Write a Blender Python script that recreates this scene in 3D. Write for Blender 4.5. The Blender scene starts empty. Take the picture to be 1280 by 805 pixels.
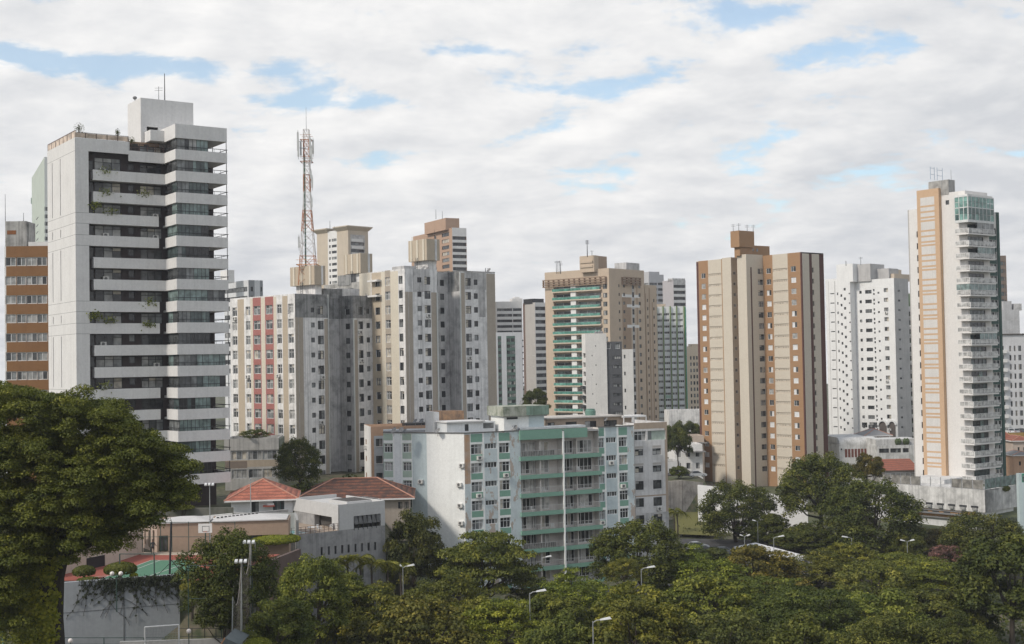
import bpy, math, random
import numpy as np
from mathutils import Vector, Matrix
rnd = random.Random(11)
PI = math.pi
rad = math.radians
SC = bpy.context.scene
COL = SC.collection
# ------------------------------------------------------------------ camera
F, CAMZ = 1600.0, 37.0
PITCH, ROLL = math.atan(47 / F), rad(-1.0)
RM = Matrix.Rotation(PI / 2 + PITCH, 3, 'X') @ Matrix.Rotation(ROLL, 3, 'Z')
cam = bpy.data.cameras.new('camera'); camo = bpy.data.objects.new('camera', cam); COL.objects.link(camo)
camo.location = (0, 0, CAMZ); camo.rotation_euler = RM.to_euler()
cam.sensor_fit = 'HORIZONTAL'; cam.sensor_width = 36; cam.lens = F / 1280 * 36
cam.clip_start = 0.5; cam.clip_end = 20000
SC.camera = camo
# ------------------------------------------------------------------ sky, sun, exposure
SUN_EL, SUN_AZ = rad(42), rad(-124)          # azimuth from +Y, clockwise (east = +X)
SUN_DIR = Vector((math.sin(SUN_AZ) * math.cos(SUN_EL), math.cos(SUN_AZ) * math.cos(SUN_EL), math.sin(SUN_EL)))
w = bpy.data.worlds.new('World'); SC.world = w; w.use_nodes = True
nt = w.node_tree; nt.nodes.clear()
def N(t, **k):
    n = nt.nodes.new(t)
    for a, b in k.items(): setattr(n, a, b)
    return n
def wmath(op, a, b=None, c=None, clamp=False):
    n = N('ShaderNodeMath', operation=op, use_clamp=clamp)
    for i, q in enumerate((a, b, c)):
        if q is None: continue
        if isinstance(q, (int, float)): n.inputs[i].default_value = q
        else: nt.links.new(q, n.inputs[i])
    return n.outputs[0]
sky = N('ShaderNodeTexSky', sky_type='NISHITA', sun_disc=False, sun_elevation=SUN_EL, sun_rotation=SUN_AZ)
sky.air_density = 1.0; sky.dust_density = 1.0; sky.ozone_density = 1.5
tc = N('ShaderNodeTexCoord'); sep = N('ShaderNodeSeparateXYZ'); nt.links.new(tc.outputs['Generated'], sep.inputs[0])
X, Y_, Z = sep.outputs
zz = wmath('ADD', wmath('MAXIMUM', Z, 0.0), 0.24)
cx, cy = wmath('DIVIDE', X, zz), wmath('DIVIDE', Y_, zz)
comb = N('ShaderNodeCombineXYZ'); nt.links.new(cx, comb.inputs[0]); nt.links.new(cy, comb.inputs[1])
def wnoise(vec, scale, detail, rough, dist=0.0, off=(0, 0, 0), sc=(1, 1, 1)):
    m = N('ShaderNodeMapping'); m.inputs['Location'].default_value = off; m.inputs['Scale'].default_value = sc
    nt.links.new(vec, m.inputs[0])
    n = N('ShaderNodeTexNoise'); n.inputs['Scale'].default_value = scale; n.inputs['Detail'].default_value = detail
    n.inputs['Roughness'].default_value = rough; n.inputs['Distortion'].default_value = dist
    nt.links.new(m.outputs[0], n.inputs['Vector'])
    return n.outputs['Fac']
CL_OFF = (3.1, 0.4, 0)
cov = wnoise(comb.outputs[0], 2.7, 11, 0.6, 0.15, CL_OFF, (1.5, 1.6, 1))
big = wnoise(comb.outputs[0], 0.34, 3, 0.5, 0.0, (7.7, 2.2, 0), (1.0, 1.0, 1))
dens = wmath('ADD', wmath('MULTIPLY', cov, 0.95), wmath('MULTIPLY', big, 0.25))
dens = wmath('SUBTRACT', dens, wmath('ADD', wmath('MULTIPLY', wmath('MAXIMUM', wmath('MULTIPLY', Y_, -1), 0), 0.05), wmath('MULTIPLY', wmath('MAXIMUM', wmath('SUBTRACT', Z, .13), 0), 0.25)))
dens = wmath('ADD', dens, wmath('ADD', 0.045, wmath('MAXIMUM', wmath('MULTIPLY', wmath('SUBTRACT', 0.135, Z), 1.3), 0)))
for x0, z0, sx, sz, amp in ((-.30, .222, .17, .013, .25), (-.38, .268, .07, .010, .18), (-.14, .200, .06, .008, .10), (-.04, .236, .10, .007, .10), (.03, .174, .05, .007, .11), (.085, .160, .04, .008, .12), (.12, .142, .05, .007, .10), (.22, .165, .04, .007, .07), (.30, .150, .05, .010, .08), (.36, .14, .05, .008, .08), (-.41, .214, .08, .009, .12), (.27, .268, .1, .03, -.05), (.25, .255, .1, .009, .06), (.06, .205, .06, .006, .07), (-.10, .262, .06, .007, .07), (.15, .225, .07, .006, .06)):
    q = wmath('ADD', wmath('POWER', wmath('DIVIDE', wmath('SUBTRACT', X, x0), sx), 2), wmath('POWER', wmath('DIVIDE', wmath('SUBTRACT', Z, z0), sz), 2))
    dens = wmath('SUBTRACT', dens, wmath('MULTIPLY', wmath('EXPONENT', wmath('MULTIPLY', q, -1)), wmath('MULTIPLY', amp, wmath('GREATER_THAN', Y_, 0))))
mask = N('ShaderNodeMapRange', interpolation_type='SMOOTHSTEP'); nt.links.new(dens, mask.inputs[0])
mask.inputs[1].default_value = 0.45; mask.inputs[2].default_value = 0.56; mask.inputs[3].default_value = 0.26; mask.inputs[4].default_value = 1
cov2 = wnoise(comb.outputs[0], 2.7, 11, 0.6, 0.15, (CL_OFF[0] - 0.05, CL_OFF[1] - 0.09, 0), (1.5, 1.6, 1))
relief = wmath('SUBTRACT', cov, cov2)
soft = wnoise(comb.outputs[0], 0.55, 3, 0.5, 0.0, (1.3, 5.0, 2), (1.2, 1.0, 1))
rampi = N('ShaderNodeMapRange'); nt.links.new(wmath('ADD', wmath('MULTIPLY', relief, -1.2), wmath('ADD', wmath('MULTIPLY', soft, 0.9), wmath('MULTIPLY', dens, 0.5))), rampi.inputs[0])
rampi.inputs[1].default_value = 0.50; rampi.inputs[2].default_value = 1.04
ramp = N('ShaderNodeValToRGB'); nt.links.new(rampi.outputs[0], ramp.inputs[0])
e = ramp.color_ramp.elements
e[0].position = 0.0; e[0].color = (0.86, 0.85, 0.835, 1)
e[1].position = 1.0; e[1].color = (0.57, 0.585, 0.61, 1)
skyc = N('ShaderNodeMixRGB', blend_type='MIX'); nt.links.new(mask.outputs[0], skyc.inputs[0])
skm = N('ShaderNodeMixRGB', blend_type='MULTIPLY'); skm.inputs[0].default_value = 1; nt.links.new(sky.outputs[0], skm.inputs[1])
SKYS = 0.15
skm.inputs[2].default_value = (SKYS, SKYS * 1.05, SKYS, 1)
nt.links.new(skm.outputs[0], skyc.inputs[1]); nt.links.new(ramp.outputs[0], skyc.inputs[2])
bg = N('ShaderNodeBackground'); bg.inputs['Strength'].default_value = 1.0
nt.links.new(skyc.outputs[0], bg.inputs[0])
ow = N('ShaderNodeOutputWorld'); nt.links.new(bg.outputs[0], ow.inputs[0])
sl = bpy.data.lights.new('sun', 'SUN'); so = bpy.data.objects.new('sun', sl); COL.objects.link(so)
sl.energy = 2.3; sl.angle = rad(7); sl.color = (1.0, 0.92, 0.82)
so.rotation_euler = SUN_DIR.to_track_quat('Z', 'Y').to_euler(); so.location = (-60, 0, 120)
SC.view_settings.view_transform = 'Standard'; SC.view_settings.look = 'None'
SC.view_settings.exposure = 0.27; SC.view_settings.gamma = 1.0
try: SC.view_settings.use_curve_mapping = False
except Exception: pass
HAZE = 0.00018
SC.render.engine = 'CYCLES'
SC.cycles.max_bounces = 6; SC.cycles.diffuse_bounces = 3; SC.cycles.glossy_bounces = 3; SC.cycles.transmission_bounces = 4
SC.cycles.transparent_max_bounces = 8
# ------------------------------------------------------------------ pixel <-> world
def ray(px, py): return RM @ Vector(((px - 640) / F, -(py - 402.5) / F, -1))
def at(px, py, Y):
    d = ray(px, py); t = Y / d.y
    return Vector((d.x * t, Y, CAMZ + d.z * t))
def hit(px, py, P, n):                       # ray through a pixel meets the vertical plane (P, n)
    d = ray(px, py); t = (P[0] * n[0] + P[1] * n[1]) / (d.x * n[0] + d.y * n[1])
    return Vector((d.x * t, d.y * t, CAMZ + d.z * t))
def sstep(a, b, x):
    t = min(1, max(0, (x - a) / (b - a))); return t * t * (3 - 2 * t)
# ------------------------------------------------------------------ materials
MATS = {}
def mat_base(name):
    m = bpy.data.materials.new(name); m.use_nodes = True
    nt = m.node_tree; b = nt.nodes['Principled BSDF']
    return m, nt, b
def L(nt, a, b): nt.links.new(a, b)
def nd(nt, t, **k):
    n = nt.nodes.new(t)
    for a, b in k.items(): setattr(n, a, b)
    return n
def noise(nt, vec, scale, detail=4, rough=.55):
    n = nd(nt, 'ShaderNodeTexNoise'); n.inputs['Scale'].default_value = scale
    n.inputs['Detail'].default_value = detail; n.inputs['Roughness'].default_value = rough
    if vec is not None: L(nt, vec, n.inputs['Vector'])
    return n.outputs['Fac']
def maprange(nt, v, a, b, c=0., d=1.):
    n = nd(nt, 'ShaderNodeMapRange'); L(nt, v, n.inputs[0])
    for i, q in enumerate((a, b, c, d)): n.inputs[i + 1].default_value = q
    return n.outputs[0]
def mixc(nt, f, a, b, blend='MIX'):
    n = nd(nt, 'ShaderNodeMixRGB', blend_type=blend)
    for i, q in enumerate((f, a, b)):
        if isinstance(q, (int, float)): n.inputs[i].default_value = q
        elif isinstance(q, tuple): n.inputs[i].default_value = (*q[:3], 1)
        else: L(nt, q, n.inputs[i])
    return n.outputs[0]
def pos(nt, sc=(1, 1, 1), off=(0, 0, 0)):
    g = nd(nt, 'ShaderNodeNewGeometry'); m = nd(nt, 'ShaderNodeMapping')
    m.inputs['Scale'].default_value = sc; m.inputs['Location'].default_value = off
    L(nt, g.outputs['Position'], m.inputs[0]); return m.outputs[0]
def paint(name, rgb, dirt=.25, dcol=None, streak=.25, rough=.85, dscale=.35, patch=0, pcol=None, thr=.52):
    """painted or rendered masonry with blotches, run-off streaks and (patch) flaked areas"""
    if name in MATS: return MATS[name]
    m, nt, b = mat_base(name)
    k = (sum(map(ord, name)) % 97) * 1.7
    dcol = dcol or tuple(c * .55 for c in rgb)
    f1 = maprange(nt, noise(nt, pos(nt, (1, 1, 1), (k, 0, 0)), dscale, 6, .62), thr - .07, thr + .2)
    c = mixc(nt, f1, rgb, mixc(nt, dirt, rgb, dcol))
    f2 = maprange(nt, noise(nt, pos(nt, (2.3, 2.3, .06), (0, k, 0)), 1.0, 6, .66), thr - .04, thr + .22, 0, streak)
    c = mixc(nt, f2, c, dcol)
    f3 = maprange(nt, noise(nt, pos(nt), 3.0, 3, .6), .3, .7, .94, 1.05)
    mm = nd(nt, 'ShaderNodeMixRGB', blend_type='MULTIPLY'); mm.inputs[0].default_value = 1
    L(nt, c, mm.inputs[1])
    cc = nd(nt, 'ShaderNodeCombineColor')
    for i in range(3): L(nt, f3, cc.inputs[i])
    L(nt, cc.outputs[0], mm.inputs[2]); c = mm.outputs[0]
    if patch:
        f4 = maprange(nt, noise(nt, pos(nt, (1, 1, .45), (k, k, 3)), .55, 6, .66), .60 - patch * .14, .615 - patch * .14)
        c = mixc(nt, f4, c, pcol)
    L(nt, c, b.inputs['Base Color']); b.inputs['Roughness'].default_value = rough
    b.inputs['Specular IOR Level'].default_value = .25
    MATS[name] = m; return m
def plain(name, rgb, rough=.6, metal=0., spec=.4):
    if name in MATS: return MATS[name]
    m, nt, b = mat_base(name)
    f = maprange(nt, noise(nt, pos(nt), 1.3, 4, .6), .3, .7, .85, 1.1)
    c = mixc(nt, 1.0, rgb, (1, 1, 1), 'MULTIPLY')
    cc = nd(nt, 'ShaderNodeCombineColor')
    for i in range(3): L(nt, f, cc.inputs[i])
    c = mixc(nt, 1.0, c, cc.outputs[0], 'MULTIPLY')
    L(nt, c, b.inputs['Base Color'])
    b.inputs['Roughness'].default_value = rough; b.inputs['Metallic'].default_value = metal
    b.inputs['Specular IOR Level'].default_value = spec
    MATS[name] = m; return m
def glassy(name, rgb, rough=.08, spec=.5):
    if name in MATS: return MATS[name]
    m, nt, b = mat_base(name)
    f = maprange(nt, noise(nt, pos(nt, (.9, .9, .9)), 1.1, 2, .5), .35, .65, .6, 1.25)
    cc = nd(nt, 'ShaderNodeCombineColor')
    for i in range(3): L(nt, f, cc.inputs[i])
    c = mixc(nt, 1.0, rgb, cc.outputs[0], 'MULTIPLY')
    L(nt, c, b.inputs['Base Color']); b.inputs['Roughness'].default_value = rough
    b.inputs['Specular IOR Level'].default_value = spec
    MATS[name] = m; return m
GL = [glassy('glass_dark', (.036, .038, .04)), glassy('glass_smoke', (.085, .09, .092)),
      glassy('glass_pale', (.19, .20, .20), .12), glassy('curtain_grey', (.33, .33, .32), .3), glassy('curtain_cream', (.48, .44, .37), .35)]
GL_DARK = [GL[0], GL[0], GL[0], GL[1], GL[1], GL[2]]
GL_MIX = [GL[0], GL[0], GL[1], GL[1], GL[2], GL[2], GL[3], GL[3], GL[4]]
GL_LITE = [GL[1], GL[2], GL[2], GL[3], GL[3], GL[0]]
GTEAL = [glassy('glass_teal_dark', (.075, .10, .10), .06), glassy('glass_teal', (.19, .25, .24), .08), glassy('glass_bronze', (.03, .03, .032), .06), GL[0], GL[0]]
WHITE = paint('white_paint', (.72, .71, .69), .3, None, .12)
MET = plain('grey_metal', (.34, .35, .36), .45, .6)
DARKMET = plain('dark_metal', (.04, .042, .045), .5, .3)
ALU = plain('aluminium', (.5, .51, .52), .4, .5)
WFRAME = plain('white_frame', (.66, .66, .65), .5)
CONC = paint('stained_concrete', (.42, .41, .39), .8, (.10, .10, .095), .8, .9, .5)
ROOFG = paint('roof_felt', (.22, .215, .21), .5, (.1, .1, .1), .2)
# ------------------------------------------------------------------ mesh builder
class MB:
    def __init__(s): s.v, s.f, s.m, s.mats = [], [], [], []
    def mi(s, mat):
        if mat not in s.mats: s.mats.append(mat)
        return s.mats.index(mat)
    def face(s, pts, mat):
        n = len(s.v); s.v += [tuple(p) for p in pts]; s.f.append(tuple(range(n, n + len(pts)))); s.m.append(s.mi(mat))
    def hexa(s, p, mat):                      # 8 corners: bottom ring 0-3, top ring 4-7
        n = len(s.v); s.v += [tuple(q) for q in p]; i = s.mi(mat)
        for f in ((0, 3, 2, 1), (4, 5, 6, 7), (0, 1, 5, 4), (1, 2, 6, 5), (2, 3, 7, 6), (3, 0, 4, 7)):
            s.f.append(tuple(n + a for a in f)); s.m.append(i)
    def box(s, x0, x1, y0, y1, z0, z1, mat, T=None):
        p = [(x0, y0, z0), (x1, y0, z0), (x1, y1, z0), (x0, y1, z0), (x0, y0, z1), (x1, y0, z1), (x1, y1, z1), (x0, y1, z1)]
        if T: p = [T(*q) for q in p]
        s.hexa(p, mat)
    def prism(s, poly, z0, z1, mat, top=None, bottom=True):
        n = len(poly)
        for i in range(n):
            a, b = poly[i], poly[(i + 1) % n]
            s.face([(a[0], a[1], z0), (b[0], b[1], z0), (b[0], b[1], z1), (a[0], a[1], z1)], mat)
        s.face([(a[0], a[1], z1) for a in poly], top or mat)
        if bottom: s.face([(a[0], a[1], z0) for a in reversed(poly)], mat)
    def tube(s, pts, r, mat, n=6, cap=True):
        pts = [Vector(p) for p in pts]; rs = r if isinstance(r, (list, tuple)) else [r] * len(pts)
        i0 = len(s.v); mi = s.mi(mat)
        for k, p in enumerate(pts):
            d = (pts[min(k + 1, len(pts) - 1)] - pts[max(k - 1, 0)])
            if d.length < 1e-6: d = Vector((0, 0, 1))
            d.normalize(); a = d.orthogonal().normalized(); b = d.cross(a)
            for j in range(n):
                t = 2 * PI * j / n; s.v.append(tuple(p + (a * math.cos(t) + b * math.sin(t)) * rs[k]))
        for k in range(len(pts) - 1):
            for j in range(n):
                j2 = (j + 1) % n; s.f.append((i0 + k * n + j, i0 + k * n + j2, i0 + (k + 1) * n + j2, i0 + (k + 1) * n + j)); s.m.append(mi)
        if cap:
            s.f.append(tuple(i0 + j for j in reversed(range(n)))); s.m.append(mi)
            e = i0 + (len(pts) - 1) * n; s.f.append(tuple(e + j for j in range(n))); s.m.append(mi)
    def lathe(s, c, prof, mat, n=12, axis=None):
        c = Vector(c); i0 = len(s.v); mi = s.mi(mat)
        for r, z in prof:
            for j in range(n):
                t = 2 * PI * j / n; s.v.append((c.x + r * math.cos(t), c.y + r * math.sin(t), c.z + z))
        for k in range(len(prof) - 1):
            for j in range(n):
                j2 = (j + 1) % n; s.f.append((i0 + k * n + j, i0 + k * n + j2, i0 + (k + 1) * n + j2, i0 + (k + 1) * n + j)); s.m.append(mi)
    def mesh(s, name, off=(0, 0, 0), smooth=False):
        me = bpy.data.meshes.new(name)
        ox, oy, oz = off
        me.from_pydata([(a - ox, b - oy, c - oz) for a, b, c in s.v], [], s.f)
        for m in s.mats: me.materials.append(m)
        me.polygons.foreach_set('material_index', s.m)
        if smooth: me.polygons.foreach_set('use_smooth', [True] * len(s.f))
        me.update(); return me
    def build(s, name, parent=None, smooth=False, off=None):
        o = bpy.data.objects.new(name, s.mesh(name, off if off is not None else (wloc(parent) if parent else (0, 0, 0)), smooth))
        COL.objects.link(o)
        if parent: o.parent = parent
        return o
def wloc(o):
    p = Vector((0, 0, 0))
    while o: p += o.location; o = o.parent
    return p
def tag(o, label=None, cat=None, group=None, kind=None):
    if label: o['label'] = label
    if cat: o['category'] = cat
    if group: o['group'] = group
    if kind: o['kind'] = kind
    return o
def empty(name, loc, label=None, cat=None, group=None):
    o = bpy.data.objects.new(name, None); COL.objects.link(o); o.location = loc; o.empty_display_size = .5
    return tag(o, label, cat, group)
def inst(name, me, parent, loc, rz=0., scale=None):
    o = bpy.data.objects.new(name, me); COL.objects.link(o)
    o.location = loc; o.rotation_euler = (0, 0, rz)
    if scale: o.scale = scale
    if parent: o.parent = parent
    return o
def copy_tree(o, parent=None):
    c = o.copy(); COL.objects.link(c)
    if parent: c.parent = parent
    for ch in o.children: copy_tree(ch, c)
    return c
# ------------------------------------------------------------------ windows
WCACHE = {}
def window_mesh(w, h, st, var):
    """frame + panes, x along the wall, y into the wall, z up; st = (columns, rows, frame material, glass list, bar)"""
    w, h = round(w, 2), round(h, 2)
    key = (w, h, st[0], st[1], st[2].name, tuple(g.name for g in st[3]), st[4], var)
    if key in WCACHE: return WCACHE[key]
    r = random.Random(hash((w, h, st[0], st[1], var)) & 0xffff)
    nc, nr, fm, gl, bar = st
    fr, pn = MB(), MB()
    xs = [i * w / nc for i in range(nc + 1)]; zs = [i * h / nr for i in range(nr + 1)]
    if nr == 2: zs[1] = h * .68
    hb = bar / 2
    for i, x in enumerate(xs):
        x0, x1 = (0, bar) if i == 0 else ((w - bar, w) if i == nc else (x - hb, x + hb))
        fr.box(x0, x1, -.05, .03, 0, h, fm)
    for i, z in enumerate(zs):
        z0, z1 = (0, bar) if i == 0 else ((h - bar, h) if i == nr else (z - hb, z + hb))
        fr.box(.001, w - .001, -.045, .028, z0, z1, fm)
    base = r.choice(gl)
    for i in range(nc):
        g = base if r.random() < .45 else r.choice(gl)
        for j in range(nr):
            tilt = (r.random() - .5) * .05
            pn.face([(xs[i], tilt, zs[j]), (xs[i + 1], -tilt, zs[j]), (xs[i + 1], -tilt, zs[j + 1]), (xs[i], tilt, zs[j + 1])], g if (j == 0 or r.random() < .7) else r.choice(gl))
    WCACHE[key] = (fr, pn, {}); return WCACHE[key]
def win_meshes(key_mb, joined):
    fr, pn, d = key_mb
    if joined not in d:
        if joined:
            j = MB(); j.v = fr.v + pn.v; n = len(fr.v)
            j.f = list(fr.f) + [tuple(a + n for a in f) for f in pn.f]
            j.mats = list(fr.mats); j.m = list(fr.m) + [j.mi(pn.mats[k]) for k in pn.m]
            d[joined] = j.mesh('window')
        else: d[joined] = (fr.mesh('window'), pn.mesh('pane'))
    return d[joined]
ACB = None
def ac_mesh():
    global ACB
    if ACB is None:
        m = MB(); wm = plain('ac_white', (.62, .61, .58), .6); dk = plain('ac_grille', (.12, .12, .12), .6)
        m.box(0, .85, -.42, 0, 0, .6, wm)
        n = 12
        m.face([(.38 + .24 * math.cos(2 * PI * i / n), -.424, .3 + .24 * math.sin(2 * PI * i / n)) for i in range(n)], dk)
        m.box(.05, .12, -.4, .02, -.1, 0, dk); m.box(.73, .8, -.4, .02, -.1, 0, dk)
        ACB = m.mesh('air_conditioner')
    return ACB
# ------------------------------------------------------------------ buildings
class Wall:
    def __init__(s, b, P, Q, z0, z1):
        s.b, s.P, s.Q, s.z0, s.z1 = b, Vector((P[0], P[1])), Vector((Q[0], Q[1])), z0, z1
        d = s.Q - s.P; s.len = d.length; s.a = d / s.len; s.n = Vector((s.a.y, -s.a.x))
        s.holes, s.strips = [], []
    def hit(s, px, py): return hit(px, py, s.P, s.n)
    def s_(s, px, py=450): p = s.hit(px, py); return (Vector((p.x, p.y)) - s.P).dot(s.a)
    def z_(s, px, py): return s.hit(px, py).z
    def pt(s, t, z, o=0.): p = s.P + s.a * t + s.n * o; return (p.x, p.y, z)     # o = outwards
    def T(s): return lambda x, y, z: s.pt(x, z, -y)                               # y into the wall
    def ang(s): return math.atan2(s.a.y, s.a.x)
    def stripe(s, t0, t1, z0, z1, mat): s.strips.append((max(t0, 0), min(t1, s.len), max(z0, s.z0), min(z1, s.z1), mat))
    def hole(s, t0, t1, z0, z1, depth=.22): s.holes.append((max(t0, .02), min(t1, s.len - .02), max(z0, s.z0 + .01), min(z1, s.z1 - .02), depth))
    def win(s, t0, t1, z0, z1, st, depth=.22, sill=0., ac=0., label=None):
        t0, t1 = max(t0, .03), min(t1, s.len - .03); z0 = max(z0, s.z0 + .02); z1 = min(z1, s.z1 - .03)
        if t1 - t0 < .1 or z1 - z0 < .1: return
        w_ = round(t1 - t0, 1) if t1 - t0 > .5 else round(t1 - t0, 2); h_ = round(z1 - z0, 1) if z1 - z0 > .5 else round(z1 - z0, 2)
        s.hole(t0, t0 + w_, z0, z0 + h_, depth)
        s.b.wins.append((s, t0, z0, w_, h_, st, depth, rnd.randrange(5)))
        if sill: s.b.sills.append((s, t0, z0, w_, sill))
        if rnd.random() < ac: s.b.acs.append((s, t0 + (w_ * .5 - .42) + rnd.uniform(-.5, .5) * w_ * .5, z0 - rnd.uniform(.65, .9)))
    def grid(s, cols, z0s, h, st, **k):
        for z in z0s:
            for (a, b) in cols: s.win(a, b, z, z + h, st, **k)
    def mb(s, M, mat):
        us = {0., s.len}; vs = {s.z0, s.z1}
        for a, b, c, d, _ in s.holes: us |= {a, b}; vs |= {c, d}
        for a, b, c, d, _ in s.strips: us |= {a, b}; vs |= {c, d}
        def uniq(q):
            r = []
            for x in sorted(q):
                if not r or x - r[-1] > 1e-4: r.append(x)
            return r
        us, vs = uniq(us), uniq(vs)
        nu, nv = len(us) - 1, len(vs) - 1
        um = np.array([(us[i] + us[i + 1]) / 2 for i in range(nu)]); vm = np.array([(vs[j] + vs[j + 1]) / 2 for j in range(nv)])
        G = np.zeros((nv, nu), int)
        mats = [mat]
        for a, b, c, d, m in s.strips:
            if m not in mats: mats.append(m)
            G[np.ix_((vm > c) & (vm < d), (um > a) & (um < b))] = mats.index(m)
        for a, b, c, d, _ in s.holes: G[np.ix_((vm > c) & (vm < d), (um > a) & (um < b))] = -1
        for j in range(nv):                     # merge runs along u
            i = 0
            while i < nu:
                g = G[j, i]; k = i
                while k + 1 < nu and G[j, k + 1] == g: k += 1
                if g >= 0: M.face([s.pt(us[i], vs[j]), s.pt(us[k + 1], vs[j]), s.pt(us[k + 1], vs[j + 1]), s.pt(us[i], vs[j + 1])], mats[g])
                i = k + 1
        for a, b, c, d, dep in s.holes:
            p = [(a, c), (b, c), (b, d), (a, d)]
            mm = mat
            for (x0, y0), (x1, y1) in zip(p, p[1:] + p[:1]):
                M.face([s.pt(x0, y0), s.pt(x0, y0, -dep), s.pt(x1, y1, -dep), s.pt(x1, y1)], mm)
class Bld:
    """a building: an Empty at its near corner, local u to the right face, v to the back"""
    def __init__(s, name, label, cat, px, py, Y, zb, theta=0., group=None):
        p = at(px, py, Y); s.C = Vector((p.x, p.y)); s.ztop = p.z; s.zb = zb; s.th = rad(theta)
        s.du = Vector((math.cos(s.th), math.sin(s.th))); s.dv = Vector((-s.du.y, s.du.x))
        s.e = empty(name, (p.x, p.y, zb), label, cat, group)
        s.wins, s.acs, s.sills, s.walls = [], [], [], []
        s.near = Y < 260
    def w(s, u, v): return s.C + s.du * u + s.dv * v
    def U(s, px, py=450, v=0.): h = hit(px, py, s.w(0, v), s.dv); return (Vector((h.x, h.y)) - s.C).dot(s.du)
    def V(s, px, py=450, u=0.): h = hit(px, py, s.w(u, 0), s.du); return (Vector((h.x, h.y)) - s.C).dot(s.dv)
    def zu(s, px, py, v=0.): return hit(px, py, s.w(0, v), s.dv).z          # on a plane v = const
    def zv(s, px, py, u=0.): return hit(px, py, s.w(u, 0), s.du).z          # on a plane u = const
    def T(s): 
        def f(x, y, z): p = s.w(x, y); return (p.x, p.y, z)
        return f
    def R(s, u0, u1, v, z0, z1): return Wall(s, s.w(u0, v), s.w(u1, v), z0, z1)          # right-hand face
    def Lf(s, u, v0, v1, z0, z1): return Wall(s, s.w(u, v1), s.w(u, v0), z0, z1)         # left-hand face (v1 at the back = left end)
    def box(s, M, u0, u1, v0, v1, z0, z1, mat): M.box(u0, u1, v0, v1, z0, z1, mat, s.T())
    def part(s, name, M, label=None, smooth=False, parent=None):
        o = M.build(name, parent or s.e, smooth)
        if label: o['label'] = label
        return o
    def shell(s, pts, z0, z1, mat, faces=(), roofmat=None, name='wall', par=.6):
        """pts: local (u, v) ring, anticlockwise; faces {i: Wall} replace edge i -> i+1"""
        M = MB(); n = len(pts); faces = dict(faces)
        for i in range(n):
            if i in faces:
                wl, mm = faces[i] if isinstance(faces[i], tuple) else (faces[i], mat)
                wl.mb(M, mm)
            else:
                a, b = s.w(*pts[i]), s.w(*pts[(i + 1) % n])
                M.face([(a.x, a.y, z0), (b.x, b.y, z0), (b.x, b.y, z1), (a.x, a.y, z1)], mat)
        rp = [s.w(*p) for p in pts]
        M.face([(p.x, p.y, z1 - par) for p in rp], roofmat or ROOFG)
        if par > .1:                           # parapet: inner faces and coping
            c = sum((p for p in rp), Vector((0, 0))) / n
            inn = []
            for i in range(n):                 # inset ring
                p0, p1, p2 = rp[i - 1], rp[i], rp[(i + 1) % n]
                n1 = (p1 - p0).normalized(); n2 = (p2 - p1).normalized()
                m1, m2 = Vector((-n1.y, n1.x)), Vector((-n2.y, n2.x))
                q = m1 + m2; q = q / max(.2, q.dot(m1)); inn.append(p1 + q * .2)
            for i in range(n):
                j = (i + 1) % n
                M.face([(rp[i].x, rp[i].y, z1), (rp[j].x, rp[j].y, z1), (inn[j].x, inn[j].y, z1), (inn[i].x, inn[i].y, z1)], mat)
                M.face([(inn[i].x, inn[i].y, z1), (inn[j].x, inn[j].y, z1), (inn[j].x, inn[j].y, z1 - par), (inn[i].x, inn[i].y, z1 - par)], mat)
        return s.part(name, M)
    def done(s, cap=100):
        b = s.e.location
        def place(name, me, wl, t, z, dep, parent=None):
            p = wl.pt(t, z, -dep)
            return inst(name, me, s.e, (p[0] - b.x, p[1] - b.y, z - b.z), wl.ang())
        def vis(q):
            wl, t, z, w_, h_ = q[:5]; p = wl.pt(t, z); d = Vector((-p[0], -p[1]))
            f = d.normalized().dot(wl.n)
            return -(max(f, .0) * w_ * h_) / (p[0] ** 2 + p[1] ** 2) 
        ws = sorted(s.wins, key=vis)
        for q in ws[:cap]:
            wl, t, z, w_, h_, st, dep, var = q
            mbs = window_mesh(w_, h_, st, var)
            if s.near:
                a, p = win_meshes(mbs, False)
                o = place('window', a, wl, t, z, dep)
                inst('pane', p, o, (0, 0, 0))
            else: place('window', win_meshes(mbs, True), wl, t, z, dep)
        if ws[cap:]:
            M = MB()
            for wl, t, z, w_, h_, st, dep, var in ws[cap:]:
                fr, pn, _ = window_mesh(w_, h_, st, var)
                for part in (fr, pn):
                    n = len(M.v); M.v += [wl.pt(t + x, z + zz_, -dep - y) for x, y, zz_ in part.v]
                    M.f += [tuple(a + n for a in f) for f in part.f]; M.m += [M.mi(part.mats[k]) for k in part.m]
            o = M.build('window', s.e); o['kind'] = 'stuff'
        for wl, t, z in s.acs[:60]: place('air_conditioner', ac_mesh(), wl, t, z, -.01)
        for wl, t, z, w_, d in s.sills: M = MB(); M.box(t - .06, t + w_ + .06, -d, .01, z - .1, z - .003, WFRAME, wl.T()); s.part('window_sill', M)
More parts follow.
